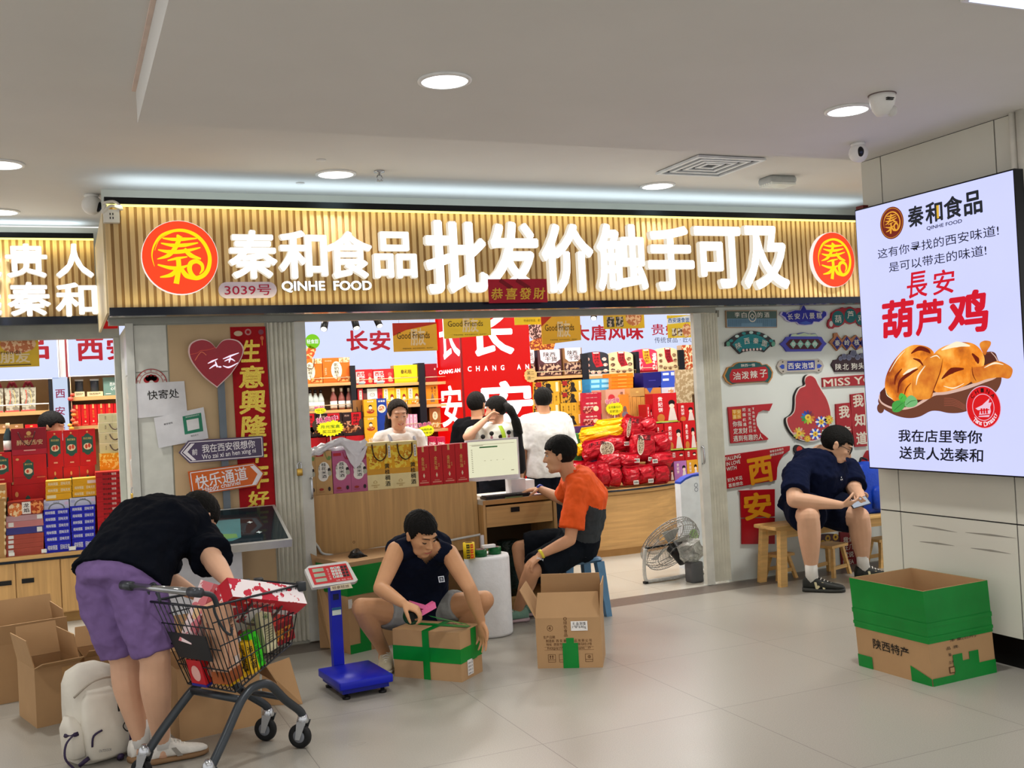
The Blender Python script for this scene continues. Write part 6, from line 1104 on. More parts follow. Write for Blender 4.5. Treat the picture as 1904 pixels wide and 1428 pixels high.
# open carton in the middle with printed face
c0, c1 = PZ(1000, 1243), PZ(1121, 1241); rzz = math.atan2(c1.y-c0.y, c1.x-c0.x); W2 = (c1-c0).length
def ex(t, S):
    mb = MB(); f = Fr((0, -.001, 0)); w = W2; BR = C('5e3a1e', .7); hh = .30
    mb.text(f, '④', w*.22, hh*.8, .036, .036, BR, .001); mb.vtext(f, '◎绿色食品', w*.46, hh*.82, .022, .12, C('6a4626'), .001)
    mb.text(f, '生产日期', w*.2, hh*.62, .07, .018, BR, .001); mb.text(f, '制造商  西 安 秦 和 食 品 有 限 公 司', w*.5, hh*.545, w*.7, .018, BR, .001); mb.text(f, '地址  西安市长安区韦曲镇马村17号', w*.5, hh*.475, w*.7, .017, BR, .001)
    for a in ((.12, .36, .88, .364), (.12, .42, .88, .424)): mb.rect(f, w*a[0], hh*a[1], w*a[2], hh*a[3], BR, .001)
    mb.text(f, 'https://qinhe.com  ⌕', w*.5, hh*.392, w*.66, .02, BR, .001)
    for x in (.17, .34, .74): 
        x0, z0 = w*x, hh*.12; s = .045; [mb.rect(f, *q, BR, .001) for q in ((x0, z0, x0+s, z0+.002), (x0, z0+s, x0+s, z0+s+.002), (x0, z0, x0+.002, z0+s), (x0+s-.002, z0, x0+s, z0+s), (x0, z0+.013, x0+s, z0+.015))]
    for x in (.012, .026): mb.poly(f, [(w*.17+x, hh*.12+.02), (w*.17+x+.004, hh*.12+.02), (w*.17+x+.004, hh*.12+.034), (w*.17+x+.008, hh*.12+.034), (w*.17+x+.002, hh*.12+.042), (w*.17+x-.004, hh*.12+.034), (w*.17+x, hh*.12+.034)], BR, .001)
    mb.ringd(f, w*.74+.024, hh*.12+.03, .006, .009, BR, .001); mb.disc(f, w*.74+.024, hh*.12+.03, .003, BR, .001); mb.build('printed_marks', t)
    mb = MB(); mb.rect(f, w*.545, hh*.74, w*.8, hh*.93, C('ece9e6'), .002); mb.build('paper_label', t); mb = MB(); mb.text(f, '礼盒泡馍', w*.672, hh*.88, w*.2, .02, C('33333a'), .003); mb.text(f, '1*8*640g', w*.672, hh*.81, w*.21, .018, C('33333a'), .003); mb.build('label_lettering', t)
    mb = MB(); mb.poly(f, [(w*.4, 0), (w*.64, 0), (w*.64, hh*.5), (w*.58, hh*.5), (w*.58, hh*.6), (w*.46, hh*.6), (w*.46, hh*.5), (w*.4, hh*.5)], GREEN, .0025); mb.build('tape_patch', t)
open_carton('open printed carton with a white label and a green tape patch beside the blue stool', c0, rzz, W2, .33, .30, {'front': (.16, -30), 'back': (.215, -8), 'left': (.19, 28), 'right': (.19, 4)}, extra=ex)
# cartons at the left
a, b = PZ(69, 1354.7), PZ(154, 1335); rl = math.atan2(b.y-a.y, b.x-a.x)
def ex(t, S): mb = MB(); f = Fr((0, -.001, 0)); mb.rect(f, .14, .24, .23, .3, mat('clear_tape', 'c29a68', .2), .001); mb.build('tape_strip', t)
open_carton('open brown carton at the left edge behind the white backpack', a, rl, (b-a).length, .34, .315, {'front': (.12, 70), 'left': (.16, 12), 'back': (.18, 16), 'right': (.15, -8)}, extra=ex)
open_carton('open brown carton behind the leftmost one, flaps standing up', (-.46, 6.82, 0), .2, .44, .4, .34, {'front': (.12, 14), 'back': (.2, 10), 'left': (.16, 8), 'right': (.16, -8)})
open_carton('brown carton half hidden behind the legs of the bending person', (.05, 6.42, 0), .15, .26, .32, .29, {'front': (.1, 60), 'back': (.12, 20), 'left': (.1, 30)})
a, b = PZ(335, 1380), PZ(487, 1346); rl = math.atan2(b.y-a.y, b.x-a.x)
open_carton('large open carton under the loaded shopping cart', a, rl, (b-a).length, .42, .36, {'left': (.2, 40), 'right': (.2, 150), 'back': (.2, 30)})
def sheet(label, pts4, name='cardboard_sheet', th=.006, m=None):
    p = [V(q) for q in pts4]; n = (p[1]-p[0]).cross(p[3]-p[0]).normalized()*th; mb = MB(); mb.hexa([p[0], p[1], p[1]+n, p[0]+n, p[3], p[2], p[2]+n, p[3]+n], m or CARD)
    return tag(mb.build(name), label, 'cardboard', 'flattened cardboard leaning around')
sheet('flattened cardboard piece leaning behind the cart towards the blue scale', [PZ(487, 1312), PZ(563, 1309), P(538, 1222, 5.95), P(488, 1240, 5.95)])
sheet('tall cardboard sheet leaning on the shutter behind the scale post', [PZ(618, 1222), PZ(640, 1214), P(604, 1042, 7.2), P(577, 1030, 7.22)])
sheet('cardboard sheet behind the scale post leaning on the counter', [PZ(596, 1205), PZ(645, 1205), P(640, 1040, 7.3), P(586, 1030, 7.3)])
sheet('long cardboard strip along the foot of the counter above the green-taped carton', [P(600, 1062, 7.33), P(735, 1052, 7.33), P(735, 1014, 7.36), P(600, 1032, 7.36)])
# big taped carton behind the squatting man
a, b = PZ(652, 1217), PZ(760, 1192); rl = math.atan2(b.y-a.y, b.x-a.x)
def closed_carton(label, corner, rz, w, d, h, extra):
    t = thing('cardboard_carton', label, 'carton', (0, 0, 0), 'taped cartons'); MB().box((0, 0, 0), (w, d, h), CARD).build('carton_body', t); extra(t); return put(t, corner, rz)
def ex(t):
    mb = MB(); q = [(-.003, -.003), (.533, -.003), (.533, .403), (-.003, .403)]; mb.loft([[V((x, y, .38)) for x, y in q], [V((x, y, .57)) for x, y in q]], GREEN, False, caps=True); mb.build('tape_band', t)
    mb = MB(); f = Fr((0, -.002, 0)); mb.poly(f, [(.0, 0), (.16, 0), (.16, .2), (.08, .2), (.08, .06), (0, .06)], GREEN, .001); mb.build('tape_patch', t); mb = MB(); mb.rect(f, -.0, .3, .03, .36, C('d8d4cc'), .001); mb.build('paper_label', t)
closed_carton('tall carton with a wide green tape top behind the squatting man', a, rl, .53, .4, .60, ex)
o = lump(MB().ell(P(663, 1042, 7.0)+V((0, 0, .02)), (.075, .06, .055), mat('black_bag', '101114', .3, bump=.6, scale=30), n=16), .03); o = o.build('plastic_bag'); tag(o, 'crumpled black plastic bag on top of the green-taped carton', 'plastic bag')
# parcel being taped
a, b, l = PZ(859, 1269), PZ(887, 1254), PZ(734, 1257.7); PR = math.atan2(a.y-l.y, a.x-l.x); PW = (a-l).length; PD = .25; PH = .285
def ex(t):
    e = .002; mb = MB(); q = [(-e, -e), (PW+e, -e), (PW+e, PD+e), (-e, PD+e)]; mb.loft([[V((x, y, .105)) for x, y in q], [V((x, y, .19)) for x, y in q]], GREEN, False, caps=False); mb.build('tape_band', t)
    mb = MB(); f = Fr((0, -.003, 0)); mb.rect(f, PW*.45, 0, PW*.55, PH+.001, GREEN, .001); g = Fr((0, 0, PH), (1, 0, 0), (0, 1, 0)); mb.rect(g, PW*.45, -.003, PW*.55, PD+.003, GREEN, .002); mb.build('tape_strip', t)
    mb = MB(); mb.rect(g, PW*.2, PD*.52, PW*.95, PD*.72, GREEN, .003); h_ = Fr((PW, 0, 0), (0, 1, 0)); mb.rect(h_, PD*.5, .1, PD*.75, PH, GREEN, .003); mb.build('tape_strip', t)
    mb = MB(); mb.rect(h_, PD*.28, .02, PD*.55, .11, C('ece9e6'), .003); [mb.text(h_, '0912', PD*.415, .03+.02*i, PD*.2, .01, INK, .004) for i in range(4)]; mb.build('paper_label', t)
    mb = MB(); mb.text(g, '陕西特产', PW*.62, PD*.82, .16, .035, INK, .001, .01); mb.build('lettering', t)
closed_carton('brown parcel crossed with green tape under the hands of the squatting man', l, PR, PW, PD, PH, ex)
# scale
t = thing('platform_scale', 'blue electronic platform scale with a red and white display on a post', 'scale', (0, 0, 0)); BLU = C('1420b0', .35); sx, sy = .315, .40
MB().rbox((0, 0, .062), (sx, sy, .105), .008, BLU).build('weighing_plate', t); MB().box((.02, .02, .035), (sx-.02, sy-.02, .07), C('101a8a', .4)).build('base_frame', t)
for x in (.05, sx-.05):
    for y in (.05, sy-.05): MB().lathe([(.022, 0), (.024, .012), (.012, .014), (.012, .036)], BLACK, (x, y, 0), 14).build('foot', t)
MB().box((.1, sy+.005, .06), (.165, sy+.05, .62), BLU).build('post', t); MB().rbox((.08, sy-.01, .05), (.185, sy+.06, .085), .01, DGREY).build('post_bracket', t)
mb = MB(); f = Fr((0, sy+.004, 0)); mb.rect(f, .105, .4, .16, .445, C('d8e4d8'), .001); mb.rect(f, .105, .43, .16, .445, C('2c6a9a'), .002); mb.rect(f, .115, .49, .15, .525, C('1a1e4a'), .001); mb.build('post_label', t)
u = V((.98, -.1, .02)).normalized(); f = Fr((-.03, sy-.08, .595), u, V((-.1, .55, .82))); dh = MB(); dh.prism(f, [(0, 0), (.25, 0), (.27, .01), (.25, .13), (.24, .14), (.02, .14), (-.01, .12)], -.035, 0, C('dcdcda', .35)); dh = dh.build('display_head', t)
mb = MB(); mb.poly(f, [(.015, .015), (.245, .015), (.235, .125), (.01, .125)], C('d02a30', .4), .002); mb.build('display_face', dh); mb = MB(); [mb.rect(f, .03, .028+.033*i, .095, .05+.033*i, C('a8b8a0', .2), .003) for i in range(3)]; mb.build('digit_window', dh)
mb = MB(); [mb.rect(f, .135+.02*i, .04+.019*j, .151+.02*i, .055+.019*j, C('ecebe6') if i < 3 else C('2c2c30'), .003) for i in range(5) for j in range(4)]; [mb.text(f, str((i+3*j+1) % 10), .143+.02*i, .0475+.019*j, .006, .009, INK, .004) for i in range(3) for j in range(4)]; mb.build('keypad', dh)
mb = MB(); mb.vtext(f, '电子计价秤', .117, .07, .012, .08, C('f0e0dc'), .003); mb.text(f, '准确 · 耐用 · 防水', .19, .024, .09, .009, C('f0e0dc'), .003); mb.build('lettering', dh)
f2 = Fr((.07, sy-.1, .565), u, (0, .3, 1)); mb = MB(); mb.prism(f2, [(0, 0), (.13, .0), (.12, .03), (0, .028)], 0, .004, C('e0d4b8', .6)); mb.text(f2, '轻拿轻放', .06, .015, .1, .018, C('6a4a2a'), .006); mb.build('taped_note', t)
q0, q1 = PZ(631.7, 1271.4, .105), PZ(728.7, 1253, .105); put(t, (q0.x, q0.y, 0), math.atan2(q1.y-q0.y, q1.x-q0.x)*.8)
# foam roll, tape rolls, label roll
rc = PZ(925, 1187); RC_ = V((2.655, 6.76, 0)); RH = P(895, 1032, 6.76).z
t = thing('foam_roll', 'thick white roll of packing foam standing on the floor behind the squatting man', 'packing roll', RC_)
FO = mat('packing_foam', 'e6e8ea', .7, var=.03, scale=30, bump=.15); MB().lathe([(.155, .004), (.158, .02), (.158, RH-.02), (.152, RH)], FO, RC_, 36).build('foam_body', t); MB().lathe([(.03, RH+.001), (.03, RH+.002)], C('a89878'), RC_, 16).build('core', t)
p = V((P(873, 1042, 6.68).x, 6.68, RH)); t = thing('label_roll', 'yellow roll of printed labels standing on the foam roll', 'label roll', p, None); LY_ = mat('label_yellow', 'f0cc20', .5)
MB().lathe([(.018, .001), (.04, .001), (.04, .108), (.018, .108)], LY_, p, 24).build('roll_body', t); mb = MB()
for i, a_ in enumerate((-.5, .15)):
    f = Fr((p.x+.041*math.sin(a_), p.y-.041*math.cos(a_), p.z), (math.cos(a_), math.sin(a_), 0)); [mb.rect(f, -.011, .006+.034*j, .011, .032+.034*j, C('d8241c' if i else '3a2a14'), .001) for j in range(3)]; [mb.text(f, '易碎', 0, .019+.034*j, .017, .012, C('f4dc40'), .002) for j in range(3)]
mb.build('printed_front', t); MB().lathe([(.018, .109), (.026, .1095)], C('8a6a3c'), p, 16).build('core', t)
for i, (px, Y) in enumerate(((893, 6.70), (920, 6.74))):
    p = V((P(px, 1030, Y).x, Y, RH)); t = thing('tape_roll', 'green tape roll lying on the foam roll, %s one' % ('left' if i == 0 else 'right'), 'tape roll', p, 'tape rolls on the foam roll'); MB().lathe([(.03, .001), (.046, .001), (.046, .05), (.03, .05)], C('0c5a2c', .25), p, 24).build('tape_body', t); MB().lathe([(.03, .0505), (.034, .051)], C('b88a90'), p, 20).build('core', t)
p = V((P(905, 1012, 6.72).x, 6.72, RH+.0505)); o = MB().rbox((p.x-.035, p.y-.02, p.z), (p.x+.06, p.y+.02, p.z+.022), .006, C('e4e2e4', .4)).build('power_strip'); tag(o, 'white plug block lying on the green tape rolls', 'power strip')
# black bag under the desk, blue stool
o = MB().loft([[V((3.13+.13*k*math.cos(a)*(1+.1*math.sin(3*a+z*9)), 7.5+.12*k*math.sin(a), .1+z)) for a in [2*math.pi*i/18 for i in range(18)]] for z, k in ((.0, .8), (.08, 1), (.2, 1.0), (.3, .85), (.36, .5), (.42, .7))], mat('green_black_bag', '14241f', .25, bump=.7, scale=26, var=.5)).build('rubbish_bag'); tag(o, 'dark green rubbish bag under the computer desk', 'rubbish bag')
SB = C('5d86a8', .35); sc = V((3.42, 6.90, 0)); t = thing('plastic_stool', 'blue-grey plastic stool under the man in the orange shirt', 'stool', sc); sz = .43
MB().rbox((sc.x-.155, sc.y-.14, sz-.035), (sc.x+.155, sc.y+.14, sz), .04, SB).build('seat', t)
for x in (-1, 1):
    for y in (-1, 1): MB().hexa([(sc.x+x*.16-.022, sc.y+y*.145-.022, 0), (sc.x+x*.16+.022, sc.y+y*.145-.022, 0), (sc.x+x*.16+.022, sc.y+y*.145+.022, 0), (sc.x+x*.16-.022, sc.y+y*.145+.022, 0), (sc.x+x*.125-.03, sc.y+y*.11-.03, sz-.03), (sc.x+x*.125+.03, sc.y+y*.11-.03, sz-.03), (sc.x+x*.125+.03, sc.y+y*.11+.03, sz-.03), (sc.x+x*.125-.03, sc.y+y*.11+.03, sz-.03)], SB).build('leg', t)
# floor fan
fc = P(1247, 1012, 7.72); nr = V((-.14, .70, .58)).normalized(); ua = nr.cross(V((0, 0, 1))).normalized(); va = ua.cross(nr)
t = thing('floor_fan', 'wire floor fan tilted upwards inside the doorway by the right shutter', 'fan', (fc.x, fc.y, 0)); RF = .275; WIRE = C('8a8a88', .3, metal=.6)
ringp = lambda r, off, n=40: [fc+nr*off+ua*(r*math.cos(2*math.pi*i/n))+va*(r*math.sin(2*math.pi*i/n)) for i in range(n)]
mb = MB()
for r, o_ in ((RF, .0), (RF, .02), (RF*.98, .05), (RF*.7, .085), (.06, .1), (RF*.97, -.04), (RF*.65, -.075), (.07, -.09)): mb.tube(ringp(r, o_), .0035, WIRE, 5, closed=True)
for k in range(56):
    a_ = 2*math.pi*k/56; dv = ua*math.cos(a_)+va*math.sin(a_); mb.tube([fc+nr*.1+dv*.06, fc+nr*.085+dv*RF*.7, fc+nr*.05+dv*RF*.98, fc+dv*RF, fc-nr*.04+dv*RF*.97, fc-nr*.075+dv*RF*.65, fc-nr*.09+dv*.07], .0016, WIRE, 4)
mb.build('wire_guard', t)
for k in range(3):
    a_ = 2*math.pi*k/3; d1 = ua*math.cos(a_)+va*math.sin(a_); d2 = -ua*math.sin(a_)+va*math.cos(a_); MB().hexa([fc+d1*.03-d2*.02-nr*.01, fc+d1*.2-d2*.08-nr*.02, fc+d1*.2-d2*.08-nr*.016, fc+d1*.03-d2*.02-nr*.006, fc+d1*.03+d2*.02+nr*.01, fc+d1*.2+d2*.07+nr*.02, fc+d1*.2+d2*.07+nr*.024, fc+d1*.03+d2*.02+nr*.014], C('b0b2b0', .3)).build('blade', t)
MB().tube([fc-nr*.03, fc-nr*.2], [.06, .055], BLACK, 16).build('motor', t); mb = MB(); q = fc-nr*.12; lf = Fr(q+V((0, -.062, 0)), (1, .2, -.1)); mb.rect(lf, -.02, -.025, .02, .03, C('d8d8d4'), .002); mb.build('motor_label', t)
TB = mat('wrapped_tube', 'c2c2be', .3, var=.1, scale=40, bump=.4); L0 = fc+ua*(RF+.015); R0 = fc-ua*(RF+.015)
for s_, nm in ((L0, 'left'), (R0, 'right')): MB().tube(spline([s_, V((s_.x-.02, s_.y-.0, .16)), V((s_.x-.01, s_.y, .03)), V((s_.x+.08, s_.y, .018)), V((s_.x+.26, s_.y, .018))], 6), .016, TB, 10).build('base_tube', t)
MB().tube([V((L0.x+.26, L0.y, .018)), V((R0.x+.26, R0.y, .018))], .016, TB, 10).build('base_tube', t); MB().tube([L0, R0], .01, BLACK, 8).build('pivot_bar', t)
for s_ in (L0, R0): MB().box((s_.x-.03, s_.y-.02, .001), (s_.x+.0, s_.y+.02, .02), BLACK).build('rubber_foot', t)
x0, x1 = P(1268, 960, 8.05).x, P(1330, 960, 8.05).x; zt0, zt1 = P(1268, 900, 8.05).z, P(1296, 884, 8.05).z; f = FY(8.05)
tl = [(x0, zt0), (x0+.06, zt0+.035), (x0+.13, zt0+.055), (x1, zt0+.07)]; t = thing('sign_board', 'white standing board with a curved blue top edge behind the right shutter', 'sign board', ((x0+x1)/2, 8.05, 0)); MB().prism(f, [(x0, .0), (x1, 0)]+tl[::-1], -.09, 0, C('dce4ec', .3)).build('board_body', t)
MB().prism(f, tl+[(x, z+.02) for x, z in tl[::-1]], -.09, .004, C('2348b0', .3)).build('blue_edge', t); mb = MB(); q = P(1294, 902, 8.05); mb.ringd(f, q.x, q.z, .014, .02, C('8a94a0'), .002); mb.ringd(f, q.x, q.z-.04, .014, .02, C('8a94a0'), .002); mb.disc(f, P(1290, 1000, 8.05).x, P(1290, 1000, 8.05).z, .05, C('8ab868'), .002, .08); mb.build('printed_front', t)
q = P(1298, 1084, 7.42); o = MB().rbox((4.74, 7.42, 0), (4.86, 7.54, .17), .02, C('5a5c60', .4)).build('waste_bin'); tag(o, 'small grey bin on the floor between the fan and the right shutter', 'bin')
q = P(1284, 1035, 7.45); o = lump(MB().ell((4.79, 7.5, .25), (.11, .08, .10), mat('clear_bag', 'a8aaa6', .15, var=.3, scale=30, bump=.8), n=18, k=14), .045).build('plastic_bag'); tag(o, 'crumpled clear plastic bag on the small grey bin', 'plastic bag')
# bench and small stools
BZ = .48; BY0, BY1, BX0 = 6.84, 7.13, 5.17
t = thing('wooden_bench', 'long pale pine bench against the white wall under the seated man', 'bench', (6.0, 7.0, 0)); MB().box((BX0, BY0, BZ-.03), (7.3, BY1, BZ), PINE).build('seat', t); fmod(t.children[0], .008)
MB().box((BX0+.09, BY0+.04, BZ-.1), (7.2, BY0+.065, BZ-.03), PINE).build('apron', t); MB().box((BX0+.09, BY1-.065, BZ-.1), (7.2, BY1-.04, BZ-.03), PINE).build('apron', t)
for x in (BX0+.05, 7.2):
    for y, s in ((BY0+.03, -1), (BY1-.03, 1)): MB().hexa([(x-.035, y-.022+s*.02, 0), (x+.03, y-.022+s*.02, 0), (x+.03, y+.022+s*.02, 0), (x-.035, y+.022+s*.02, 0), (x, y-.025, BZ-.03), (x+.065, y-.025, BZ-.03), (x+.065, y+.025, BZ-.03), (x, y+.025, BZ-.03)], PINE).build('leg', t)
def stool(c, rz, h, label, w=.2, d=.16):
    t = thing('small_stool', label, 'stool', (0, 0, 0), 'small wooden stools under the bench'); MB().box((-w/2, -d/2, h-.022), (w/2, d/2, h), PINE).build('seat', t)
    for x in (-1, 1):
        for y in (-1, 1): MB().hexa([(x*(w/2)-.014, y*(d/2)-.014, 0), (x*(w/2)+.014, y*(d/2)-.014, 0), (x*(w/2)+.014, y*(d/2)+.014, 0), (x*(w/2)-.014, y*(d/2)+.014, 0), (x*(w/2-.05)-.014, y*(d/2-.03)-.014, h-.022), (x*(w/2-.05)+.014, y*(d/2-.03)-.014, h-.022), (x*(w/2-.05)+.014, y*(d/2-.03)+.014, h-.022), (x*(w/2-.05)-.014, y*(d/2-.03)+.014, h-.022)], PINE).build('leg', t)
    for y in (-1, 1): MB().box((-w/2+.02, y*(d/2-.008)-.006, .06), (w/2-.02, y*(d/2-.008)+.006, .09), PINE).build('stretcher', t)
    return put(t, c, rz)
stool(PZ(1465, 1078)+V((0, .1, 0)), .1, .21, 'small wooden stool under the left end of the bench'); stool(V((5.85, 7.02, 0)), .3, .26, 'wooden stool under the bench between the legs of the seated man', .24, .2); stool(V((6.45, 7.08, 0)), .1, .24, 'small wooden stool under the bench beside the pillar')
# blue backpack and carton on the bench
def soft(rings, m): return MB().loft(rings, m, True)
def blob_rings(c, w, d, h, prof, n=24, ex=.6, ux=V((1, 0, 0)), uy=V((0, 1, 0)), up=V((0, 0, 1))):
    out = []
    for z, kx, ky, ox, oy in prof:
        out.append([c+up*(z*h)+ux*(ox*w+kx*w/2*math.copysign(abs(math.cos(a))**ex, math.cos(a)))+uy*(oy*d+ky*d/2*math.copysign(abs(math.sin(a))**ex, math.sin(a))) for a in [2*math.pi*i/n for i in range(n)]])
    return out
bb = V((6.30, 7.02, BZ)); t = thing('backpack', 'bright blue backpack on the bench behind the seated man', 'backpack', bb)
soft(blob_rings(bb, .36, .2, .44, [(0, .8, .8, 0, 0), (.06, 1, 1, 0, 0), (.4, 1, 1, 0, 0), (.75, .85, .85, -.06, 0), (.92, .6, .6, -.1, 0), (1, .2, .3, -.12, 0)]), mat('blue_nylon', '1440b4', .45, bump=.4, scale=16)).build('bag_body', t); soft(blob_rings(bb+V((.06, -.1, .03)), .24, .07, .2, [(0, .7, .6, 0, 0), (.1, 1, 1, 0, 0), (.8, 1, 1, 0, 0), (1, .7, .5, 0, 0)]), MATS['blue_nylon']).build('front_pocket', t)
MB().tube(spline([bb+V((.08, -.13, .12)), bb+V((.12, -.15, .18)), bb+V((.15, -.14, .28))], 5), [.012]*5+[.02]*5+[.01], C('c8ccd2', .5), 8, flat=.5).build('loop', t); MB().tube(spline([bb+V((-.08, 0, .43)), bb+V((-.06, 0, .47)), bb+V((0, 0, .45))], 4), .01, BLACK, 6).build('top_handle', t)
o = MB().box((6.56, 6.95, BZ), (6.9, 7.12, BZ+.42), CARD).build('cardboard_carton'); tag(o, 'brown carton standing on the bench behind the blue backpack', 'carton')
# ---------------------------------------------------------------- shopping cart
CO = V((.385, 4.83, 0)); ca_ = V((.848, .53, 0)); cs_ = V((-.53, .848, 0))
def K(a, s, z): return CO+ca_*a+cs_*s+V((0, 0, z))
t = thing('shopping_cart', 'dark grey wire shopping cart full of gift bags in the left foreground', 'shopping cart', CO); CG = C('3c4146', .35, metal=.4); CW = C('33363a', .3, metal=.6)
for s, q in ((-.22, 0), (.22, 1)):
    k = s*.62; MB().tube(spline([K(0, s, .11), K(.1, s*.93, .215), K(.22, s*.8, .335), K(.275, s*.76, .372)], 5)+spline([K(.30, s*.75, .383), K(.36, s*.74, .386), K(.42, s*.72, .365), K(.52, s*.64, .27), K(.625, s*.56, .185), K(.645, s*.55, .15)], 5), .02, CG, 12).build('frame_leg', t)
MB().tube([K(.235, -.18, .35), K(.235, .18, .35)], .017, CG, 12).build('cross_bar', t); MB().tube([K(.5, -.14, .285), K(.5, .14, .285)], .014, CG, 10).build('cross_bar', t)
def caster(p, r, nm):
    w_ = thing('x', 'x', 'x', p); bpy.data.objects.remove(w_); yaw = V((.75, -.66, 0)); ax = V((.66, .75, 0)); c = V((p.x, p.y, r))+yaw*-.02
    fk = MB(); [fk.hexa([c+ax*(s*.024)-yaw*.012-V((0, 0, .012)), c+ax*(s*.028)-yaw*.012-V((0, 0, .012)), c+ax*(s*.028)+yaw*.012-V((0, 0, .012)), c+ax*(s*.024)+yaw*.012-V((0, 0, .012)), c+ax*(s*.024)-yaw*.0+V((0, 0, .075)), c+ax*(s*.028)-yaw*.0+V((0, 0, .075)), c+ax*(s*.028)+yaw*.05+V((0, 0, .075)), c+ax*(s*.024)+yaw*.05+V((0, 0, .075))], STEEL) for s in (-1, 1)]
    fk.lathe([(.026, r+.065), (.03, r+.075), (.022, r+.1), (.012, r+.115)], STEEL, (p.x, p.y, 0), 14); fo = fk.build('caster_fork', t); fo.parent = t
    wh = MB().lathe([(r*.62, -.014), (r*.93, -.016), (r, -.008), (r, .008), (r*.93, .016), (r*.62, .014)], C('17181a', .6), c, 28, ax).build('wheel', t); MB().lathe([(.008, -.02), (r*.3, -.018), (r*.64, -.012), (r*.64, .012), (r*.3, .018), (.008, .02)], C('7c8088', .35), c, 22, ax).build('hub', wh)
caster(K(.645, -.121, 0), .058, 'a'); caster(K(.645, .121, 0), .058, 'b'); caster(K(0, -.22, 0), .05, 'c'); caster(K(0, .22, 0), .05, 'd')
hp_ = lambda s, da=0, dz=0: K(-.035+da, s, .885+dz); MB().tube([hp_(-.235), hp_(.235)], .016, C('a4a6a8', .15, metal=.9), 14).build('handle_bar', t)
for s in (-1, 1):
    MB().tube([hp_(s*.2), hp_(s*.27)], .021, DGREY, 14).build('handle_grip', t); MB().tube(spline([hp_(s*.25), K(.0, s*.235, .875), K(.07, s*.215, .85), K(.10, s*.205, .80)], 5), .012, CG, 10).build('handle_bracket', t)
TB_ = [(.05, .80, .20), (.65, .79, .15)]; BB_ = [(.21, .39, .165), (.60, .515, .12)]     # a, z, half width: top rear/front, bottom rear/front
def side(s, u, v):                                # u along the cart, v upwards
    at = TB_[0][0]+(TB_[1][0]-TB_[0][0])*u; ab = BB_[0][0]+(BB_[1][0]-BB_[0][0])*u; zt = TB_[0][1]+(TB_[1][1]-TB_[0][1])*u; zb = BB_[0][1]+(BB_[1][1]-BB_[0][1])*u; wt = TB_[0][2]+(TB_[1][2]-TB_[0][2])*u; wb = BB_[0][2]+(BB_[1][2]-BB_[0][2])*u
    return K(ab+(at-ab)*v, s*(wb+(wt-wb)*v), zb+(zt-zb)*v)
for s, nm in ((-1, 'near'), (1, 'far')):
    mb = MB()
    for i in range(19): u = i/18; mb.tube([side(s, u, 0), side(s, u, 1)], .0025, CW, 5)
    for v, r in ((.0, .004), (.28, .003), (.55, .003), (.82, .003), (1, .006)): mb.tube([side(s, 0, v), side(s, 1, v)], r, CW, 6)
    mb.build('side_panel', t)
for u, nm in ((0, 'rear_panel'), (1, 'front_panel')):
    mb = MB()
    for i in range(13): k = -1+2*i/12; mb.tube([vlerp(side(-1, u, 0), side(1, u, 0), i/12), vlerp(side(-1, u, 1), side(1, u, 1), i/12)], .0025, CW, 5)
    for v, r in ((0, .004), (.25, .003), (.5, .003), (.75, .003), (1, .006)): mb.tube([side(-1, u, v), side(1, u, v)], r, CW, 6)
    mb.build(nm, t)
mb = MB()
for i in range(11): mb.tube([vlerp(side(-1, 0, 0), side(1, 0, 0), i/10), vlerp(side(-1, 1, 0), side(1, 1, 0), i/10)], .002, CW, 5)
for i in range(5): mb.tube([side(-1, i/4, 0), side(1, i/4, 0)], .003, CW, 5)
mb.build('basket_floor', t)
q = [vlerp(side(-1, 0, v), side(1, 0, v), k)-ca_*.012 for v, k in ((.36, .18), (.36, .82), (.66, .85), (.66, .15))]; MB().hexa([q[0], q[1], q[1]-ca_*.008, q[0]-ca_*.008, q[3], q[2], q[2]-ca_*.008, q[3]-ca_*.008], C('26282b', .5)).build('child_seat_flap', t)
for s in (-1, 1): MB().rbox(*[tuple(side(s, 1, 1)+V((x, x, z))) for x, z in ((-.022, -.03), (.022, .014))], .008, C('2c3034', .4)).build('corner_bumper', t)
p = vlerp(side(-1, 1, 1), side(1, 1, 1), .9); MB().rbox(tuple(side(1, .82, 1)+V((-.04, -.02, -.03))), tuple(side(1, .82, 1)+V((.05, .02, .02))), .01, C('2c3034', .4)).build('coin_lock', t)
MB().tube(spline([side(-1, .08, .98)+V((-.01, -.01, .01)), side(-1, .1, .9)+V((-.02, -.02, 0)), side(-1, .14, .7)+V((-.02, -.02, 0)), side(-1, .2, .62)+V((-.02, -.02, 0)), side(-1, .22, .7)+V((-.02, -.02, 0))], 5), .006, CG, 8).build('bag_hook', t)
MB().tube(spline([side(1, .0, 1), side(1, 0, 1)+V((0, 0, .06)), vlerp(side(1, 0, 1), side(-1, 0, 1), .12)+V((0, 0, .08)), vlerp(side(1, 0, 1), side(-1, 0, 1), .2)+V((0, 0, .0))], 5), .007, CG, 8).build('wire_loop', t)
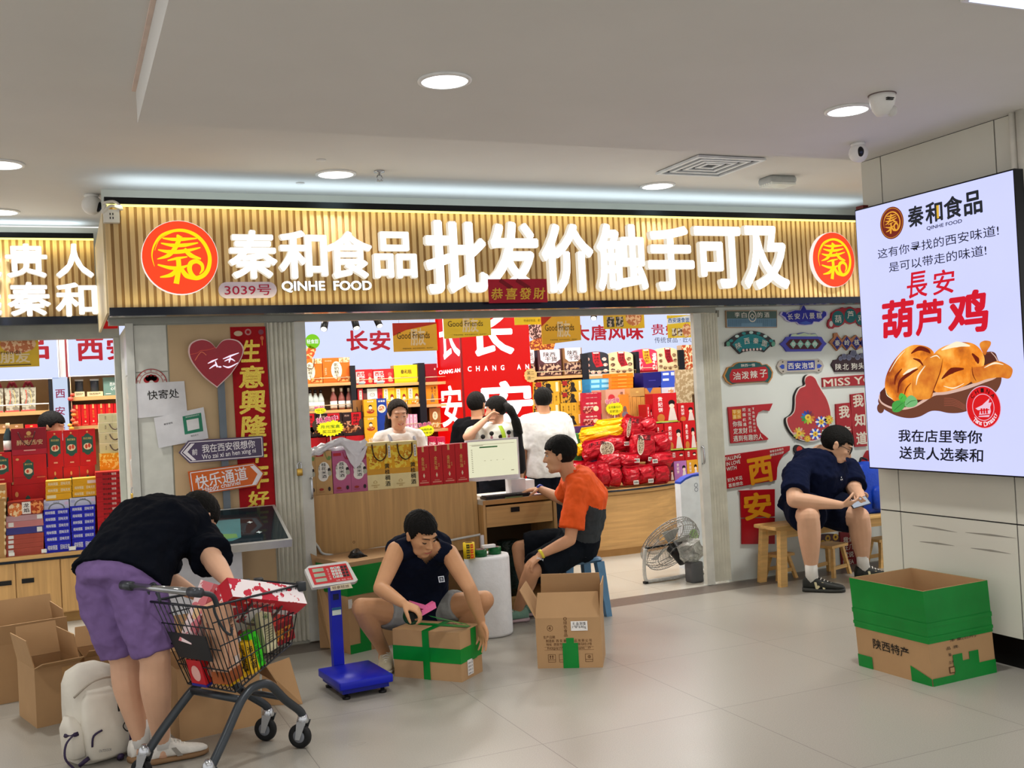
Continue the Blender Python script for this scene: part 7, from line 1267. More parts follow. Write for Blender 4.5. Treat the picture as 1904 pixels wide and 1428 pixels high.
# goods in the cart
def cart_box(label, a, s, z, da, ds, dz, yaw, tilt, col, ops, top=None, name='gift_box', cat='gift box', handle=False):
    o = V((0, 0, 0)); t = thing(name, label, cat, o, 'goods in the shopping cart'); MB().box((-da/2, -ds/2, 0), (da/2, ds/2, dz), top or C(col, .35)).build('box_body', t); mb = MB(); art(mb, Fr((0, -ds/2, 0)), 0, dz/2, da, dz, ops)
    g = Fr((-da/2, 0, 0), (0, -1, 0)); art(mb, g, 0, dz/2, ds, dz, ops[:2]); mb.build('printed_front', t)
    if handle: MB().tube(spline([(-da*.2, -ds/2-.004, dz*.9), (-da*.18, -ds/2-.02, dz*.55), (0, -ds/2-.024, dz*.45), (da*.18, -ds/2-.02, dz*.55), (da*.2, -ds/2-.004, dz*.9)], 5), .008, C('5a4a44'), 6, flat=.5).build('ribbon_handle', t)
    t.location = K(a, s, z); t.rotation_euler = (tilt[0], tilt[1], math.atan2(ca_.y, ca_.x)+yaw); return t
MRB = mat('marble_red_white', 'f0e6e8', .25, kind='blotch', scale=16, rgb2='c43044')
cart_box('large red and white marbled gift bag lying slanted on top of the cart', .40, .08, .62, .44, .10, .30, -.05, (math.radians(52), math.radians(15), 0), 'd8a0a8', [('R', 0, 0, 1, .78, 'f2e8ea', 'c43a4a', 15), ('r', 0, .78, 1, 1, 'c21c2c'), ('t', '● 秦和食品', .4, .89, .4, .08, 'f0c0b8'), ('t', '甄糕', .78, .4, .2, .2, 'a02030', .02)], MRB, 'gift_bag', 'gift bag', True)
cart_box('pale red marbled gift bag standing at the handle side of the cart', .20, .05, .58, .24, .07, .28, .3, (math.radians(14), math.radians(20), 0), 'e0b0b0', [('R', 0, 0, 1, 1, 'f0d8d8', 'd87880', 14), ('o', .55, .5, .26, .12, 'e8c090'), ('t', '西安味', .55, .52, .3, .1, '8a5a3a')], MRB, 'gift_bag', 'gift bag')
cart_box('tan gift bag with brown base standing in the cart near its handle', .24, -.085, .43, .10, .09, .36, .2, (0, math.radians(-9), 0), 'd8a888', [('r', 0, 0, 1, .16, '9a5028'), ('s', [(.15, .2), (.3, .5), (.2, .8)], [.05, .03, .06], '8a4a34'), ('v', '凉皮', .7, .72, .3, .2, '4a2a20', .01), ('r', .6, .2, .9, .3, 'e8d8d0')], None, 'gift_bag', 'gift bag')
cart_box('kraft bag with black brush marks at the far side of the cart', .24, .06, .44, .11, .08, .27, .1, (0, math.radians(-12), 0), 'b89a70', [('t', '文化', .5, .6, .6, .3, '2c2418', .02)], None, 'gift_bag', 'gift bag')
cart_box('yellow snack box with black characters at the bottom of the cart', .305, -.06, .42, .15, .1, .12, 0, (0, math.radians(-14), 0), 'ecb81c', [('t', '麻花', .45, .52, .6, .7, '28200c', .03), ('r', .84, 0, 1, 1, 'e8a818')])
cart_box('bright green packet standing in the cart', .40, -.10, .455, .05, .06, .17, 0, (0, math.radians(-16), 0), '3cd820', [('v', '绿豆糕', .5, .5, .5, .8, '1c8a14', .01)], None, 'snack_packet', 'packet')
cart_box('yellow packet with a black title beside the green one in the cart', .36, -.11, .44, .05, .05, .15, 0, (0, math.radians(-16), 0), 'f0c020', [('v', '油泼面', .5, .5, .6, .8, '241c0c', .02)], None, 'snack_packet', 'packet')
cart_box('dark red gift box at the front end of the cart', .565, -.045, .525, .13, .14, .20, 0, (0, math.radians(-8), 0), '8a1620', [('R', 0, .5, 1, 1, 'a81c24', 'd84a3c', 30), ('t', '辣子', .5, .25, .8, .3, 'd89030', .03)])
cart_box('cream gift box beside the dark red one in the cart', .48, -.055, .51, .07, .13, .20, 0, (0, math.radians(-12), 0), 'd8d0a8', [('t', '❀', .5, .85, .5, .14, '5a7a3a')]+[('r', .2, .2+.06*i, .8, .22+.06*i, '8a8460') for i in range(8)])
cart_box('red packet on the cart floor behind the yellow box', .24, .05, .41, .11, .1, .13, 0, (0, math.radians(-14), 0), 'c4202c', [('o', .5, .5, .3, .3, 'e8b0a8'), ('r', 0, 0, 1, .1, '2a2a8a')], None, 'snack_packet', 'packet')
# ---------------------------------------------------------------- white backpack on the floor
bp = PZ(178, 1412); bp = V((.10, 5.50, 0)); ux = V((.92, .39, 0)).normalized(); uy = V((-.39, .92, 0)).normalized(); up = V((-.06, .0, 1)).normalized()
t = thing('backpack', 'off-white backpack with purple zips standing beside the shoes of the bending person', 'backpack', bp); CAN = mat('offwhite_canvas', 'd9d3c6', .6, var=.05, scale=8, bump=.5); PUR = C('2e2140', .5)
BR_ = lambda pr, c, w, d, h: blob_rings(c, w, d, h, pr, 28, .62, ux, uy, up)
soft(BR_([(0, .8, .7, 0, 0), (.03, .96, .9, 0, 0), (.3, 1, 1, 0, 0), (.6, .95, .92, -.0, .03), (.82, .85, .78, -.02, .06), (.94, .66, .55, -.04, .08), (1, .3, .25, -.05, .08)], bp, .31, .22, .46), CAN).build('bag_body', t)
soft(BR_([(0, .75, .6, 0, 0), (.06, .95, 1, 0, 0), (.5, 1, 1, 0, 0), (.85, .8, .7, -.02, .1), (1, .5, .3, -.03, .2)], bp-uy*.10+V((-.01, 0, .02)), .23, .1, .33), CAN).build('front_pocket', t)
soft(BR_([(0, .6, .6, 0, 0), (.08, 1, 1, 0, 0), (.7, 1, 1, 0, 0), (1, .6, .4, 0, 0)], bp-ux*.145-uy*.03+V((0, 0, .04)), .08, .15, .2), CAN).build('side_pocket', t); soft(BR_([(0, .6, .6, 0, 0), (.08, 1, 1, 0, 0), (.7, 1, 1, 0, 0), (1, .6, .4, 0, 0)], bp+ux*.15-uy*.02+V((0, 0, .03)), .08, .15, .2), CAN).build('side_pocket', t)
B = lambda x, y, z: bp+ux*x+uy*y+up*z
MB().tube(spline([B(.06, -.155, .34), B(.075, -.165, .22), B(.08, -.16, .1), B(.07, -.155, .03)], 5), .007, PUR, 6).build('zip_line', t); MB().tube(spline([B(-.13, -.07, .33), B(-.06, -.12, .395), B(.03, -.12, .4), B(.1, -.09, .36), B(.135, -.05, .26), B(.14, -.05, .16)], 5), .006, C('a89e90'), 6).build('zip_line', t)
MB().tube([B(.035, -.165, .3), B(.035, -.165, .24)], .005, BLACK, 6).build('zip_pull', t); MB().tube(spline([B(-.05, -.155, .17), B(-.09, -.145, .15), B(-.1, -.14, .1)], 4), .005, PUR, 6).build('zip_line', t)
for a, b_ in ((B(.12, -.12, .26), B(.17, -.06, .255)), (B(.12, -.13, .08), B(.2, -.05, .1)), (B(.02, -.165, .03), B(.03, -.13, .005)), (B(-.12, -.13, .05), B(-.15, -.1, .02)), (B(-.15, -.11, .17), B(-.18, -.05, .16))): MB().tube([a, b_], .016, PUR, 6, flat=.7).build('buckle_strap', t)
MB().tube(spline([B(-.16, -.1, .17), B(-.21, -.12, .14), B(-.225, -.13, .08), B(-.2, -.15, .03), B(-.185, -.16, .004)], 5), .007, PUR, 6, flat=.5).build('loose_strap', t); MB().tube(spline([B(.08, -.165, .2), B(.04, -.18, .17), B(.06, -.18, .14), B(.08, -.17, .17), B(.12, -.16, .18), B(.16, -.14, .15)], 5), .003, BLACK, 5).build('elastic_cord', t)
f = Fr(B(-.05, -.158, .075), ux, up); mb = MB(); mb.text(f, 'OUTDOOR', 0, 0, .06, .012, C('5a5660'), .004, rot=-.15); mb.build('lettering', t)
# ---------------------------------------------------------------- people
def reach(par, px, py, L, near=True):             # the point on a picture ray at bone length L from its parent joint
    d = ray(px, py).normalized(); o = EYE-par; b = o.dot(d); c = o.dot(o)-L*L; q = b*b-c
    if q <= 0: return EYE+d*(-b)
    t = -b-math.sqrt(q) if near else -b+math.sqrt(q); return EYE+d*t
FOLD = bpy.data.textures.new('folds', 'CLOUDS'); FOLD.noise_scale = .09; FOLD.noise_depth = 2
def skinmesh(mb, name, parent, m, voxel=.006, smooth=5, fold=0):
    me = mb.mesh('tmp', V((0, 0, 0))); o = bpy.data.objects.new('tmp', me); COL.objects.link(o)
    r = o.modifiers.new('r', 'REMESH'); r.mode = 'VOXEL'; r.voxel_size = voxel
    a = o.modifiers.new('s', 'SMOOTH'); a.factor = .5; a.iterations = smooth
    if fold: d = o.modifiers.new('d', 'DISPLACE'); d.texture = FOLD; d.strength = fold; d.texture_coords = 'GLOBAL'; d.mid_level = .5
    nm = bpy.data.meshes.new_from_object(o.evaluated_get(bpy.context.evaluated_depsgraph_get())); bpy.data.objects.remove(o); bpy.data.meshes.remove(me)
    nm.materials.clear(); nm.materials.append(m); nm.polygons.foreach_set('use_smooth', [True]*len(nm.polygons)); nm.transform(Matrix.Translation(-ORG[parent])); nm.name = name
    ob = bpy.data.objects.new(name, nm); COL.objects.link(ob); ob.parent = parent; ORG[ob] = ORG[parent]; return ob
DUM = WHITE
def limb(mb, pr, n=14):                           # tapering limb through (point, radius) pairs with round ends
    P_ = spline([p for p, r in pr], 5); R__ = spline([V((r, 0, 0)) for p, r in pr], 5)
    mb.tube(P_, [q.x for q in R__], DUM, n); mb.ell(pr[0][0], (pr[0][1],)*3, DUM, n=12, k=8); mb.ell(pr[-1][0], (pr[-1][1],)*3, DUM, n=12, k=8)
def torso(mb, J, s, secs, e=0):
    s *= J.get('tf', 1)
    sp = spline(J['spine'], 10); rings = []; N = len(sp)-1
    for t, w_, d_ in secs:
        x = max(0, min(1, t))*N; i = min(N-1, int(x)); p = vlerp(sp[i], sp[i+1], x-i); T = (sp[i+1]-sp[i]).normalized()
        if t < 0: p = sp[0]+(sp[0]-sp[1]).normalized()*(-t)*(sp[-1]-sp[0]).length
        if t > 1: p = sp[-1]+T*(t-1)*(sp[-1]-sp[0]).length
        k = max(0, min(1, t)); R = vlerp(J['hlat'], J['slat'], k); R = (R-T*R.dot(T)).normalized(); F = T.cross(R)
        w_ = w_*(J.get('sw', 1) if t > .7 else 1); rings.append([p+R*((w_*s+e)*math.copysign(abs(math.cos(a))**.8, math.cos(a)))+F*((d_*s+e)*math.copysign(abs(math.sin(a))**.8, math.sin(a))) for a in [2*math.pi*j/24 for j in range(24)]])
    mb.loft(rings, DUM, True)
def hand(mb, wr, d, n, side, s=1, curl=(.5, .5, .55, .6), thumb=.4, spread=.06):
    """d along the hand, n out of the palm, side towards the thumb"""
    d = d.normalized(); n = (n-d*n.dot(d)).normalized(); sd = (side-d*side.dot(d)); sd = (sd-n*sd.dot(n)).normalized(); kn = wr+d*.088*s; rings = []
    for t, w_, h_ in ((-.02, .026, .02), (.2, .033, .018), (.6, .041, .016), (1.0, .042, .013)):
        p = wr+d*.088*s*t; rings.append([p+sd*(w_*s*math.cos(a))+n*(h_*s*math.sin(a)) for a in [2*math.pi*k/16 for k in range(16)]])
    mb.loft(rings, DUM, True)
    for i in range(4):
        L = (.074, .082, .077, .06)[i]*s; b = kn+sd*(.032-.0215*i)*s-d*(.0, -.004, 0, .008)[i]*s; c = curl[i]; dv = (d+sd*(1.5-i)*spread).normalized(); pts_ = [(b-dv*.02*s, .0095*s), (b, .0092*s)]; p = b; ang = 0
        for j, f_ in enumerate((.45, .31, .24)):
            ang += c*(.8, 1.0, .7)[j]; q = dv*math.cos(ang)+n*math.sin(ang); p = p+q*L*f_; pts_.append((p, (.0088, .0080, .0068)[j]*s))
        limb(mb, pts_, 10)
    b = wr+d*.022*s+sd*.026*s; t1 = (d*.62+sd*.75+n*thumb*.6).normalized(); t2 = (d*.8+sd*.35+n*thumb).normalized(); t3 = (d*.85+sd*.05+n*thumb*1.3).normalized()
    limb(mb, [(b, .013*s), (b+t1*.04*s, .0115*s), (b+t1*.04*s+t2*.032*s, .0098*s), (b+t1*.04*s+t2*.032*s+t3*.026*s, .0078*s)], 10)
class Head:
    def __init__(h, c, f, u, s): h.c, h.s = c, s; h.f = f.normalized(); h.u = (u-h.f*u.dot(h.f)).normalized(); h.r = h.f.cross(h.u)
    def __call__(h, x, y, z): return h.c+(h.r*x+h.f*y+h.u*z)*h.s
    def ax(h): return (h.r, h.f, h.u)
    def skin(h, mb, ears=True):
        k = h.s; E = lambda x, y, z, a, b, c: mb.ell(h(x, y, z), (a*k, b*k, c*k), DUM, h.ax(), 20, 14)
        E(0, -.012, .035, .075, .093, .080); E(0, .022, -.02, .066, .070, .085); E(0, .03, -.065, .056, .058, .052); E(.022, .035, -.085, .034, .04, .028); E(-.022, .035, -.085, .034, .04, .028); E(0, .060, -.100, .030, .026, .021)
        E(0, .076, .028, .05, .02, .016); E(.034, .062, -.02, .022, .022, .02); E(-.034, .062, -.02, .022, .022, .02)
        limb(mb, [(h(0, .086, .012), .008*k), (h(0, .099, -.012), .009*k), (h(0, .106, -.032), .0125*k)], 10); E(.012, .094, -.036, .009, .011, .008); E(-.012, .094, -.036, .009, .011, .008)
        E(0, .084, -.066, .024, .012, .009); E(0, .08, -.078, .02, .012, .007)
        if ears:
            for sx in (-1, 1): E(sx*.078, -.008, -.008, .010, .019, .031); E(sx*.083, -.014, .008, .009, .014, .016)
    def face(h, root, closed=True, smile=False, lips='9a5348', brow='1c1512', men=True):
        k = h.s
        for sx in (-1, 1):
            ec = h(sx*.031, .0795, .002)
            if closed: MB().tube([h(sx*.046, .076, -.002), h(sx*.038, .0845, -.006), h(sx*.03, .0865, -.007), h(sx*.017, .083, -.004)], [.0014*k, .003*k, .003*k, .0014*k], C('1c120e'), 6).build('eyelid_line', root)
            else:
                ey = MB().ell(ec, (.0135*k, .009*k, .006*k), C('e6e0dc', .2), h.ax(), 12, 8).build('eye', root); MB().ell(h(sx*.031, .087, .002), (.0058*k, .003*k, .0056*k), C('1d1410', .15), h.ax(), 10, 6).build('iris', ey)
                MB().tube([h(sx*.046, .078, .003), h(sx*.031, .09, .009), h(sx*.017, .085, .003)], .0018*k, C('241813'), 6).build('eyelid_line', root)
            MB().tube([h(sx*.053, .073, .022), h(sx*.038, .0905, .028), h(sx*.014, .0965, .022)], [.0015*k, .0046*k if men else .0034*k, .0036*k if men else .0028*k], C(brow), 6, flat=.6).build('eyebrow', root)
        up = .006 if smile else 0
        MB().tube(spline([h(-.025, .087, -.07+up*1.4), h(-.01, .0965, -.0705-up*.3), h(.01, .0965, -.0705-up*.3), h(.025, .087, -.07+up*1.4)], 4), [.001*k]+[.0034*k]*11+[.001*k], C(lips), 6).build('mouth', root)
        if smile: MB().tube(spline([h(-.018, .0925, -.0715+up*.5), h(0, .099, -.0725), h(.018, .0925, -.0715+up*.5)], 4), .0022*k, C('efe9e2', .2), 6).build('teeth', root)
    def hair(h, root, col='0a0908', style='short', fringe=.056, vol=1.0, name='hair'):
        k = h.s; m = mat('hair_'+col, col, .75, var=.35, scale=60, bump=.8, spec=.2); rr = random.Random(3); n, kk = 64, 44; vs = []; fs = []
        for i in range(kk+1):
            t = math.pi*i/kk
            for j in range(n):
                a = 2*math.pi*j/n; x, y, z = math.sin(t)*math.cos(a), math.sin(t)*math.sin(a), math.cos(t)
                X, Y_, Z = x*.087*vol, -.014+y*.108*vol, .034+z*.099*vol; lim = min(fringe, -.05+max(0, Y_+.012)*1.5)+.008*noise.noise(V((X*90, Y_*40, 3)))+.004*math.sin(X*310)
                face = (Y_ > -.012 and Z < lim) or Z < -.075
                bump = 1+.016*math.sin(a*17+z*6)+.012*noise.noise(V((x*9, y*9, z*9)))*2
                if face: g = .80; X, Y_, Z = X*g, (Y_+.014)*g-.014, (Z-.034)*g+.034
                elif Z < -.02: X *= .97
                else: X, Y_, Z = X*bump, (Y_+.014)*bump-.014, (Z-.034)*bump+.034
                vs.append(h(X, Y_, Z))
        for i in range(kk):
            for j in range(n): fs.append((i*n+j, (i+1)*n+j, (i+1)*n+(j+1) % n, i*n+(j+1) % n))
        mb = MB(); mb.add(vs, fs, m, True); o = mb.build(name, root); return o, m
HEMS = {}
SOC = C('e6e4e0', .8)
def shoe(root, heel, fwd, up, L, col, sole, s=1, stripe=None, lace='e4e0d8', name='shoe'):
    fwd = (fwd-up*fwd.dot(up)).normalized(); rt = fwd.cross(up); w_ = .047*s
    def ring(x, wf, z0, z1, ex=.7): return [heel+fwd*(x*L)+rt*(wf*w_*math.copysign(abs(math.cos(a))**ex, math.cos(a)))+up*((z0+z1)/2+(z1-z0)/2*math.copysign(abs(math.sin(a))**ex, math.sin(a))) for a in [2*math.pi*k/18 for k in range(18)]]
    mb = MB(); z = .022*s; mb.loft([ring(.0, .45, z, .075*s), ring(.05, .72, z, .098*s), ring(.2, .8, z, .1*s), ring(.33, .86, z, .094*s), ring(.5, .95, z, .076*s), ring(.68, 1.02, z, .06*s), ring(.85, .92, z, .05*s), ring(.95, .65, z, .043*s), ring(1, .25, z, .035*s)], mat('shoe_'+col, col, .6, bump=.2, scale=30), True); o = mb.build(name, root)
    mb = MB(); mb.loft([ring(-.015, .5, .0, .028*s), ring(.06, .84, 0, .03*s), ring(.35, .9, 0, .028*s), ring(.7, 1.1, 0, .027*s), ring(.92, .8, 0, .026*s), ring(1.015, .3, .004, .026*s)], C(sole, .6), True); mb.build('sole', o)
    mb = MB()
    for i in range(5): x = .36+.075*i; zz = (.095-.04*(i/4))*s; mb.tube([heel+fwd*x*L+rt*w_*.5+up*zz*.92, heel+fwd*(x+.02)*L+up*(zz+.004), heel+fwd*x*L-rt*w_*.5+up*zz*.92], .0035*s, C(lace, .7), 6)
    mb.build('shoelace', o)
    if stripe:
        for sg in (-1, 1):
            f = Fr(heel+rt*(sg*w_*.93)+fwd*(.42*L)+up*.045*s, fwd*-sg, up); mb = MB()
            if stripe[0] == 'N': mb.text(f, 'N', 0, 0, .06*s, .045*s, C(stripe[1], .5), .003, .05, .006, shear=.2)
            else: mb.prism(f, [(-.03*s, -.02*s), (-.005*s, -.02*s), (.02*s, .022*s), (0, .022*s)], 0, .004, C(stripe[1], .6))
            mb.build('side_mark', o)
    return o
def sock(root, ank, kd, r, z=.11): MB().tube([ank-kd*.02, ank+kd*z*.5, ank+kd*z], [r*1.12, r*1.08, r*1.1], SOC, 14).build('sock', root)
BODYS = ((-.14, .10, .095), (-.05, .15, .115), (.02, .165, .12), (.3, .145, .102), (.62, .165, .115), (.84, .168, .096), (.97, .09, .07), (1.04, .06, .058))
def figure(label, J, s=1.0, fat=1.0, skin='c4957a', shirt=None, pants=None, headf=None, hair=None, hands=(), face=None, hs=None, voxel=.006, legs=True, ears=True, loc=None):
    t = thing('person', label, 'person', loc or (J['spine'][0].x, J['spine'][0].y, 0)); sk = mat('skin_'+skin, skin, .5, var=.05, scale=12); hd = Head(J['head'], J['hf'], J['hu'], hs or s)
    k = s*fat; mb = MB(); torso(mb, J, k, BODYS); nb = J['spine'][-1]; limb(mb, [(nb-(hd.u*.03), .064*k), (vlerp(nb, hd(0, -.02, -.07), .55), .055*s*(1+fat)/2), (hd(0, -.018, -.03), .055*s)]); hd.skin(mb, ears)
    arm = {}; leg = {}
    for q in 'lr':
        if 'sh'+q in J:
            S_, E_, W_ = J['sh'+q], J['el'+q], J['wr'+q]; arm[q] = (S_, E_, W_); limb(mb, [(vlerp(nb, S_, .4), .05*k), (S_, .055*k)]); limb(mb, [(S_, .054*k), (vlerp(S_, E_, .5), .049*k), (E_, .04*k)]); limb(mb, [(E_, .04*k), (vlerp(E_, W_, .3), .0405*k), (W_, .027*s)])
        if legs and 'hp'+q in J:
            Hh, Kk, Aa = J['hp'+q], J['kn'+q], J['an'+q]; leg[q] = (Hh, Kk, Aa); sh_ = (Aa-Kk); bk = J.get('calf'+q, V((0, 0, 0))); limb(mb, [(Hh, .09*k), (vlerp(Hh, Kk, .45), .079*k), (Kk, .057*k)]); limb(mb, [(Kk, .056*k), (vlerp(Kk, Aa, .3)+bk, .058*k), (vlerp(Kk, Aa, .65)+bk*.5, .045*k), (Aa, .036*s), (Aa-V((0, 0, .04*s)), .036*s)])
    for h_ in hands: hand(mb, *h_[:4], **h_[4])
    skinmesh(mb, 'body', t, sk, voxel)
    if hair is not None: o, hm = hd.hair(t, **hair)
    if face is not None: hd.face(t, **face)
    if shirt:
        mb = MB(); e = shirt.get('e', .016); h0 = shirt.get('hem', -.02); torso(mb, J, k, [(h0, .172, .126), (.12, .162, .12), (.34, .152, .11), (.62, .168, .118), (.84, .172, .1), (.95, .12, .082), (shirt.get('neck', 1.0), .082, .07)], e)
        for q, (S_, E_, W_) in arm.items():
            bare = not shirt.get('sleeve', .62); limb(mb, [(vlerp(nb, S_, .45), .052*k+e*.6), (vlerp(nb, S_, .8 if bare else 1), .05*k+e*.5 if bare else .056*k+e*.8)])
            fr_ = shirt.get('sl'+q, shirt.get('sleeve', .62))
            if fr_: 
                a, b = S_, vlerp(S_, E_, min(1, fr_)); mb.tube([a, vlerp(a, b, .5), b], [.058*k+e, .056*k+e*1.2, .055*k+e*1.5], DUM, 16)
                if fr_ > 1: mb.tube([E_, vlerp(E_, W_, fr_-1)], [.046*k+e, .036*k+e], DUM, 14)
        so = skinmesh(mb, 'shirt', t, mat('cloth_'+shirt['col'], shirt['col'], .9, var=.08, scale=14, bump=.25, spec=.08), .008, 6, shirt.get('fold', .02)); t['_s'] = 0; del t['_s']; HEMS[t] = so
    if pants:
        mb = MB(); e = pants.get('e', .018); torso(mb, J, k, [(-.16, .11, .1), (-.06, .155, .125), (.03, .166, .126), (pants.get('top', .18), .155, .115)], e)
        for q, (Hh, Kk, Aa) in leg.items():
            fr_ = pants.get('len', .85); a, b = Hh, vlerp(Hh, Kk, min(1, fr_)); limb(mb, [(a, .094*k+e), (vlerp(a, b, .6), .086*k+e*1.2)]); mb.tube([vlerp(a, b, .3), vlerp(a, b, .7), b], [.092*k+e, .084*k+e*1.3, (.072*k if fr_ < 1 else .062*k)+e*pants.get('flare', 1.5)], DUM, 18)
            if fr_ > 1: limb(mb, [(Kk, .06*k+e), (vlerp(Kk, Aa, fr_-1), .045*k+e)])
        skinmesh(mb, pants.get('name', 'shorts'), t, mat('cloth_'+pants['col'], pants['col'], .9, var=.08, scale=14, bump=.25, spec=.08), .008, 6, pants.get('fold', .02))
    return t, hd, arm, leg
def spine(pel, neck, bow=V((0, 0, 0))): return [pel, vlerp(pel, neck, .33)+bow*.8, vlerp(pel, neck, .68)+bow, neck]
# --- squatting man
def squat():
    s = 1.06; pel = V((2.02, 6.36, .30)); neck = P(784, 1014, 6.02); lat = V((-.98, .05, 0)).normalized()
    J = dict(spine=spine(pel, neck, V((0, .05, .05))), hlat=lat, slat=lat, head=P(783, 992, 5.93), hf=V((.30, -.82, -.46)), hu=V((.05, -.42, .9)))
    J['shr'] = P(737, 1024, 6.0); J['shl'] = P(835, 1030, 5.98); J['elr'] = reach(J['shr'], 707, 1094, .285); J['wrr'] = reach(J['elr'], 748, 1121, .235)
    J['ell'] = reach(J['shl'], 873, 1094, .29); J['wrl'] = V(P(894, 1154, 5.80)); J['hpr'] = pel+V((-.10, -.02, .0)); J['hpl'] = pel+V((.10, -.02, 0))
    J['knr'] = reach(J['hpr'], 672, 1130, .42); J['knl'] = reach(J['hpl'], 901, 1116, .42); J['anr'] = V((J['knr'].x+.18, 6.32, .10)); J['anl'] = V((J['knl'].x-.14, 6.26, .10))
    hw = (J['wrr']-J['elr']).normalized(); q = P(768, 1133, 5.76)
    hands = [(J['wrr'], V((.75, -.42, -.42)), V((.35, -.1, -.92)), V((.3, -.8, .5)), dict(s=s, curl=(.75, .85, .95, 1.0), thumb=.7)), (J['wrl'], V((.04, -.05, -1)), V((-.95, -.2, .1)), V((-.3, -.95, 0)), dict(s=s, curl=(.16, .2, .24, .3), thumb=.2, spread=.1))]
    t, hd, arm, leg = figure('person in a sleeveless navy top squatting and taping a parcel with a pink dispenser', J, s, 1.0, 'c9966e', dict(col='0f1526', sleeve=0, e=.026, hem=-.02, fold=.03), dict(col='8d8f8e', len=.5, e=.014), None, dict(fringe=.05), hands, dict(closed=True), loc=(2.0, 6.2, 0))
    so = HEMS[t]; O = ORG[t]; nb = J['spine'][-1]; bm = bmesh.new(); bm.from_mesh(so.data); cut = []
    for fc_ in bm.faces:                          # the V neckline
        c = fc_.calc_center_median()+O; dz = nb.z-c.z
        if c.y < nb.y-.01 and dz < .11 and abs(c.x-nb.x-.01) < .085*min(1, (1-(dz-.01)/.10)): cut.append(fc_)
    bmesh.ops.delete(bm, geom=cut, context='FACES'); bm.to_mesh(so.data); bm.free()
    p = P(818, 1079, 5.80); f = Fr(p, (1, .0, .0), (0, .35, .93))
    mb = MB(); mb.rect(f, -.018, -.018, .018, .018, C('c8ccd4'), .03); mb.rect(f, -.013, -.013, .013, .013, C('10162a'), .031); mb.text(f, '水', 0, 0, .02, .022, C('c8ccd4'), .032); mb.build('chest_emblem', t)
    for q, dx in (('r', -.32), ('l', .32)): a = J['an'+q]; shoe(t, V((a.x-dx*.1, a.y+.06, .0)), V((dx, -1, 0)), V((0, 0, 1)), .27, 'c2b79c', 'd8d2c4', 1.0)
    # dispenser in his hand
    d = thing('tape_dispenser', 'pink tape dispenser loaded with green tape in the hand of the squatting man', 'tape dispenser', P(783, 1140, 5.74)); c = P(766, 1143, 5.655); ax = V((.35, .9, .15)).normalized()
    MB().lathe([(.03, -.026), (.05, -.026), (.05, .026), (.03, .026), (.03, -.026)], C('0f3d22', .25), c, 28, ax).build('tape_roll', d); MB().lathe([(.012, -.03), (.03, -.03), (.03, .03), (.012, .03)], C('1a1a1c', .4), c, 20, ax).build('hub', d)
    a0, a1, a2 = P(764, 1122, 5.70), P(792, 1129, 5.69), P(806, 1127, 5.69); PK = C('e06a9c', .35); MB().hexa([a0+V((0, -.02, -.01)), a1+V((0, -.02, -.014)), a1+V((0, .035, -.014)), a0+V((0, .035, -.01)), a0+V((0, -.02, .012)), a1+V((0, -.02, .01)), a1+V((0, .035, .01)), a0+V((0, .035, .012))], PK).build('handle', d)
    b0, b1 = P(786, 1140, 5.69), P(806, 1123, 5.69); o = MB().hexa([b0+V((-.012, -.02, -.012)), b1+V((.01, -.02, -.02)), b1+V((.01, .035, -.02)), b0+V((-.012, .035, -.012)), b0+V((-.01, -.02, .02)), b1+V((.004, -.02, .012)), b1+V((.004, .035, .012)), b0+V((-.01, .035, .02))], PK); o.build('cutter_head', d)
    top = PH; ea, eb = P(800, 1146, 5.72), P(870, 1163, 5.80); mb = MB(); mb.loft([[ea+V((0, -.02, 0)), ea+V((0, .03, 0)), ea+V((0, .03, .001)), ea+V((0, -.02, .001))], [eb+V((0, -.02, .004)), eb+V((0, .03, .004)), eb+V((0, .03, .005)), eb+V((0, -.02, .005))]], GREEN, False); mb.build('pulled_tape', d)
squat()
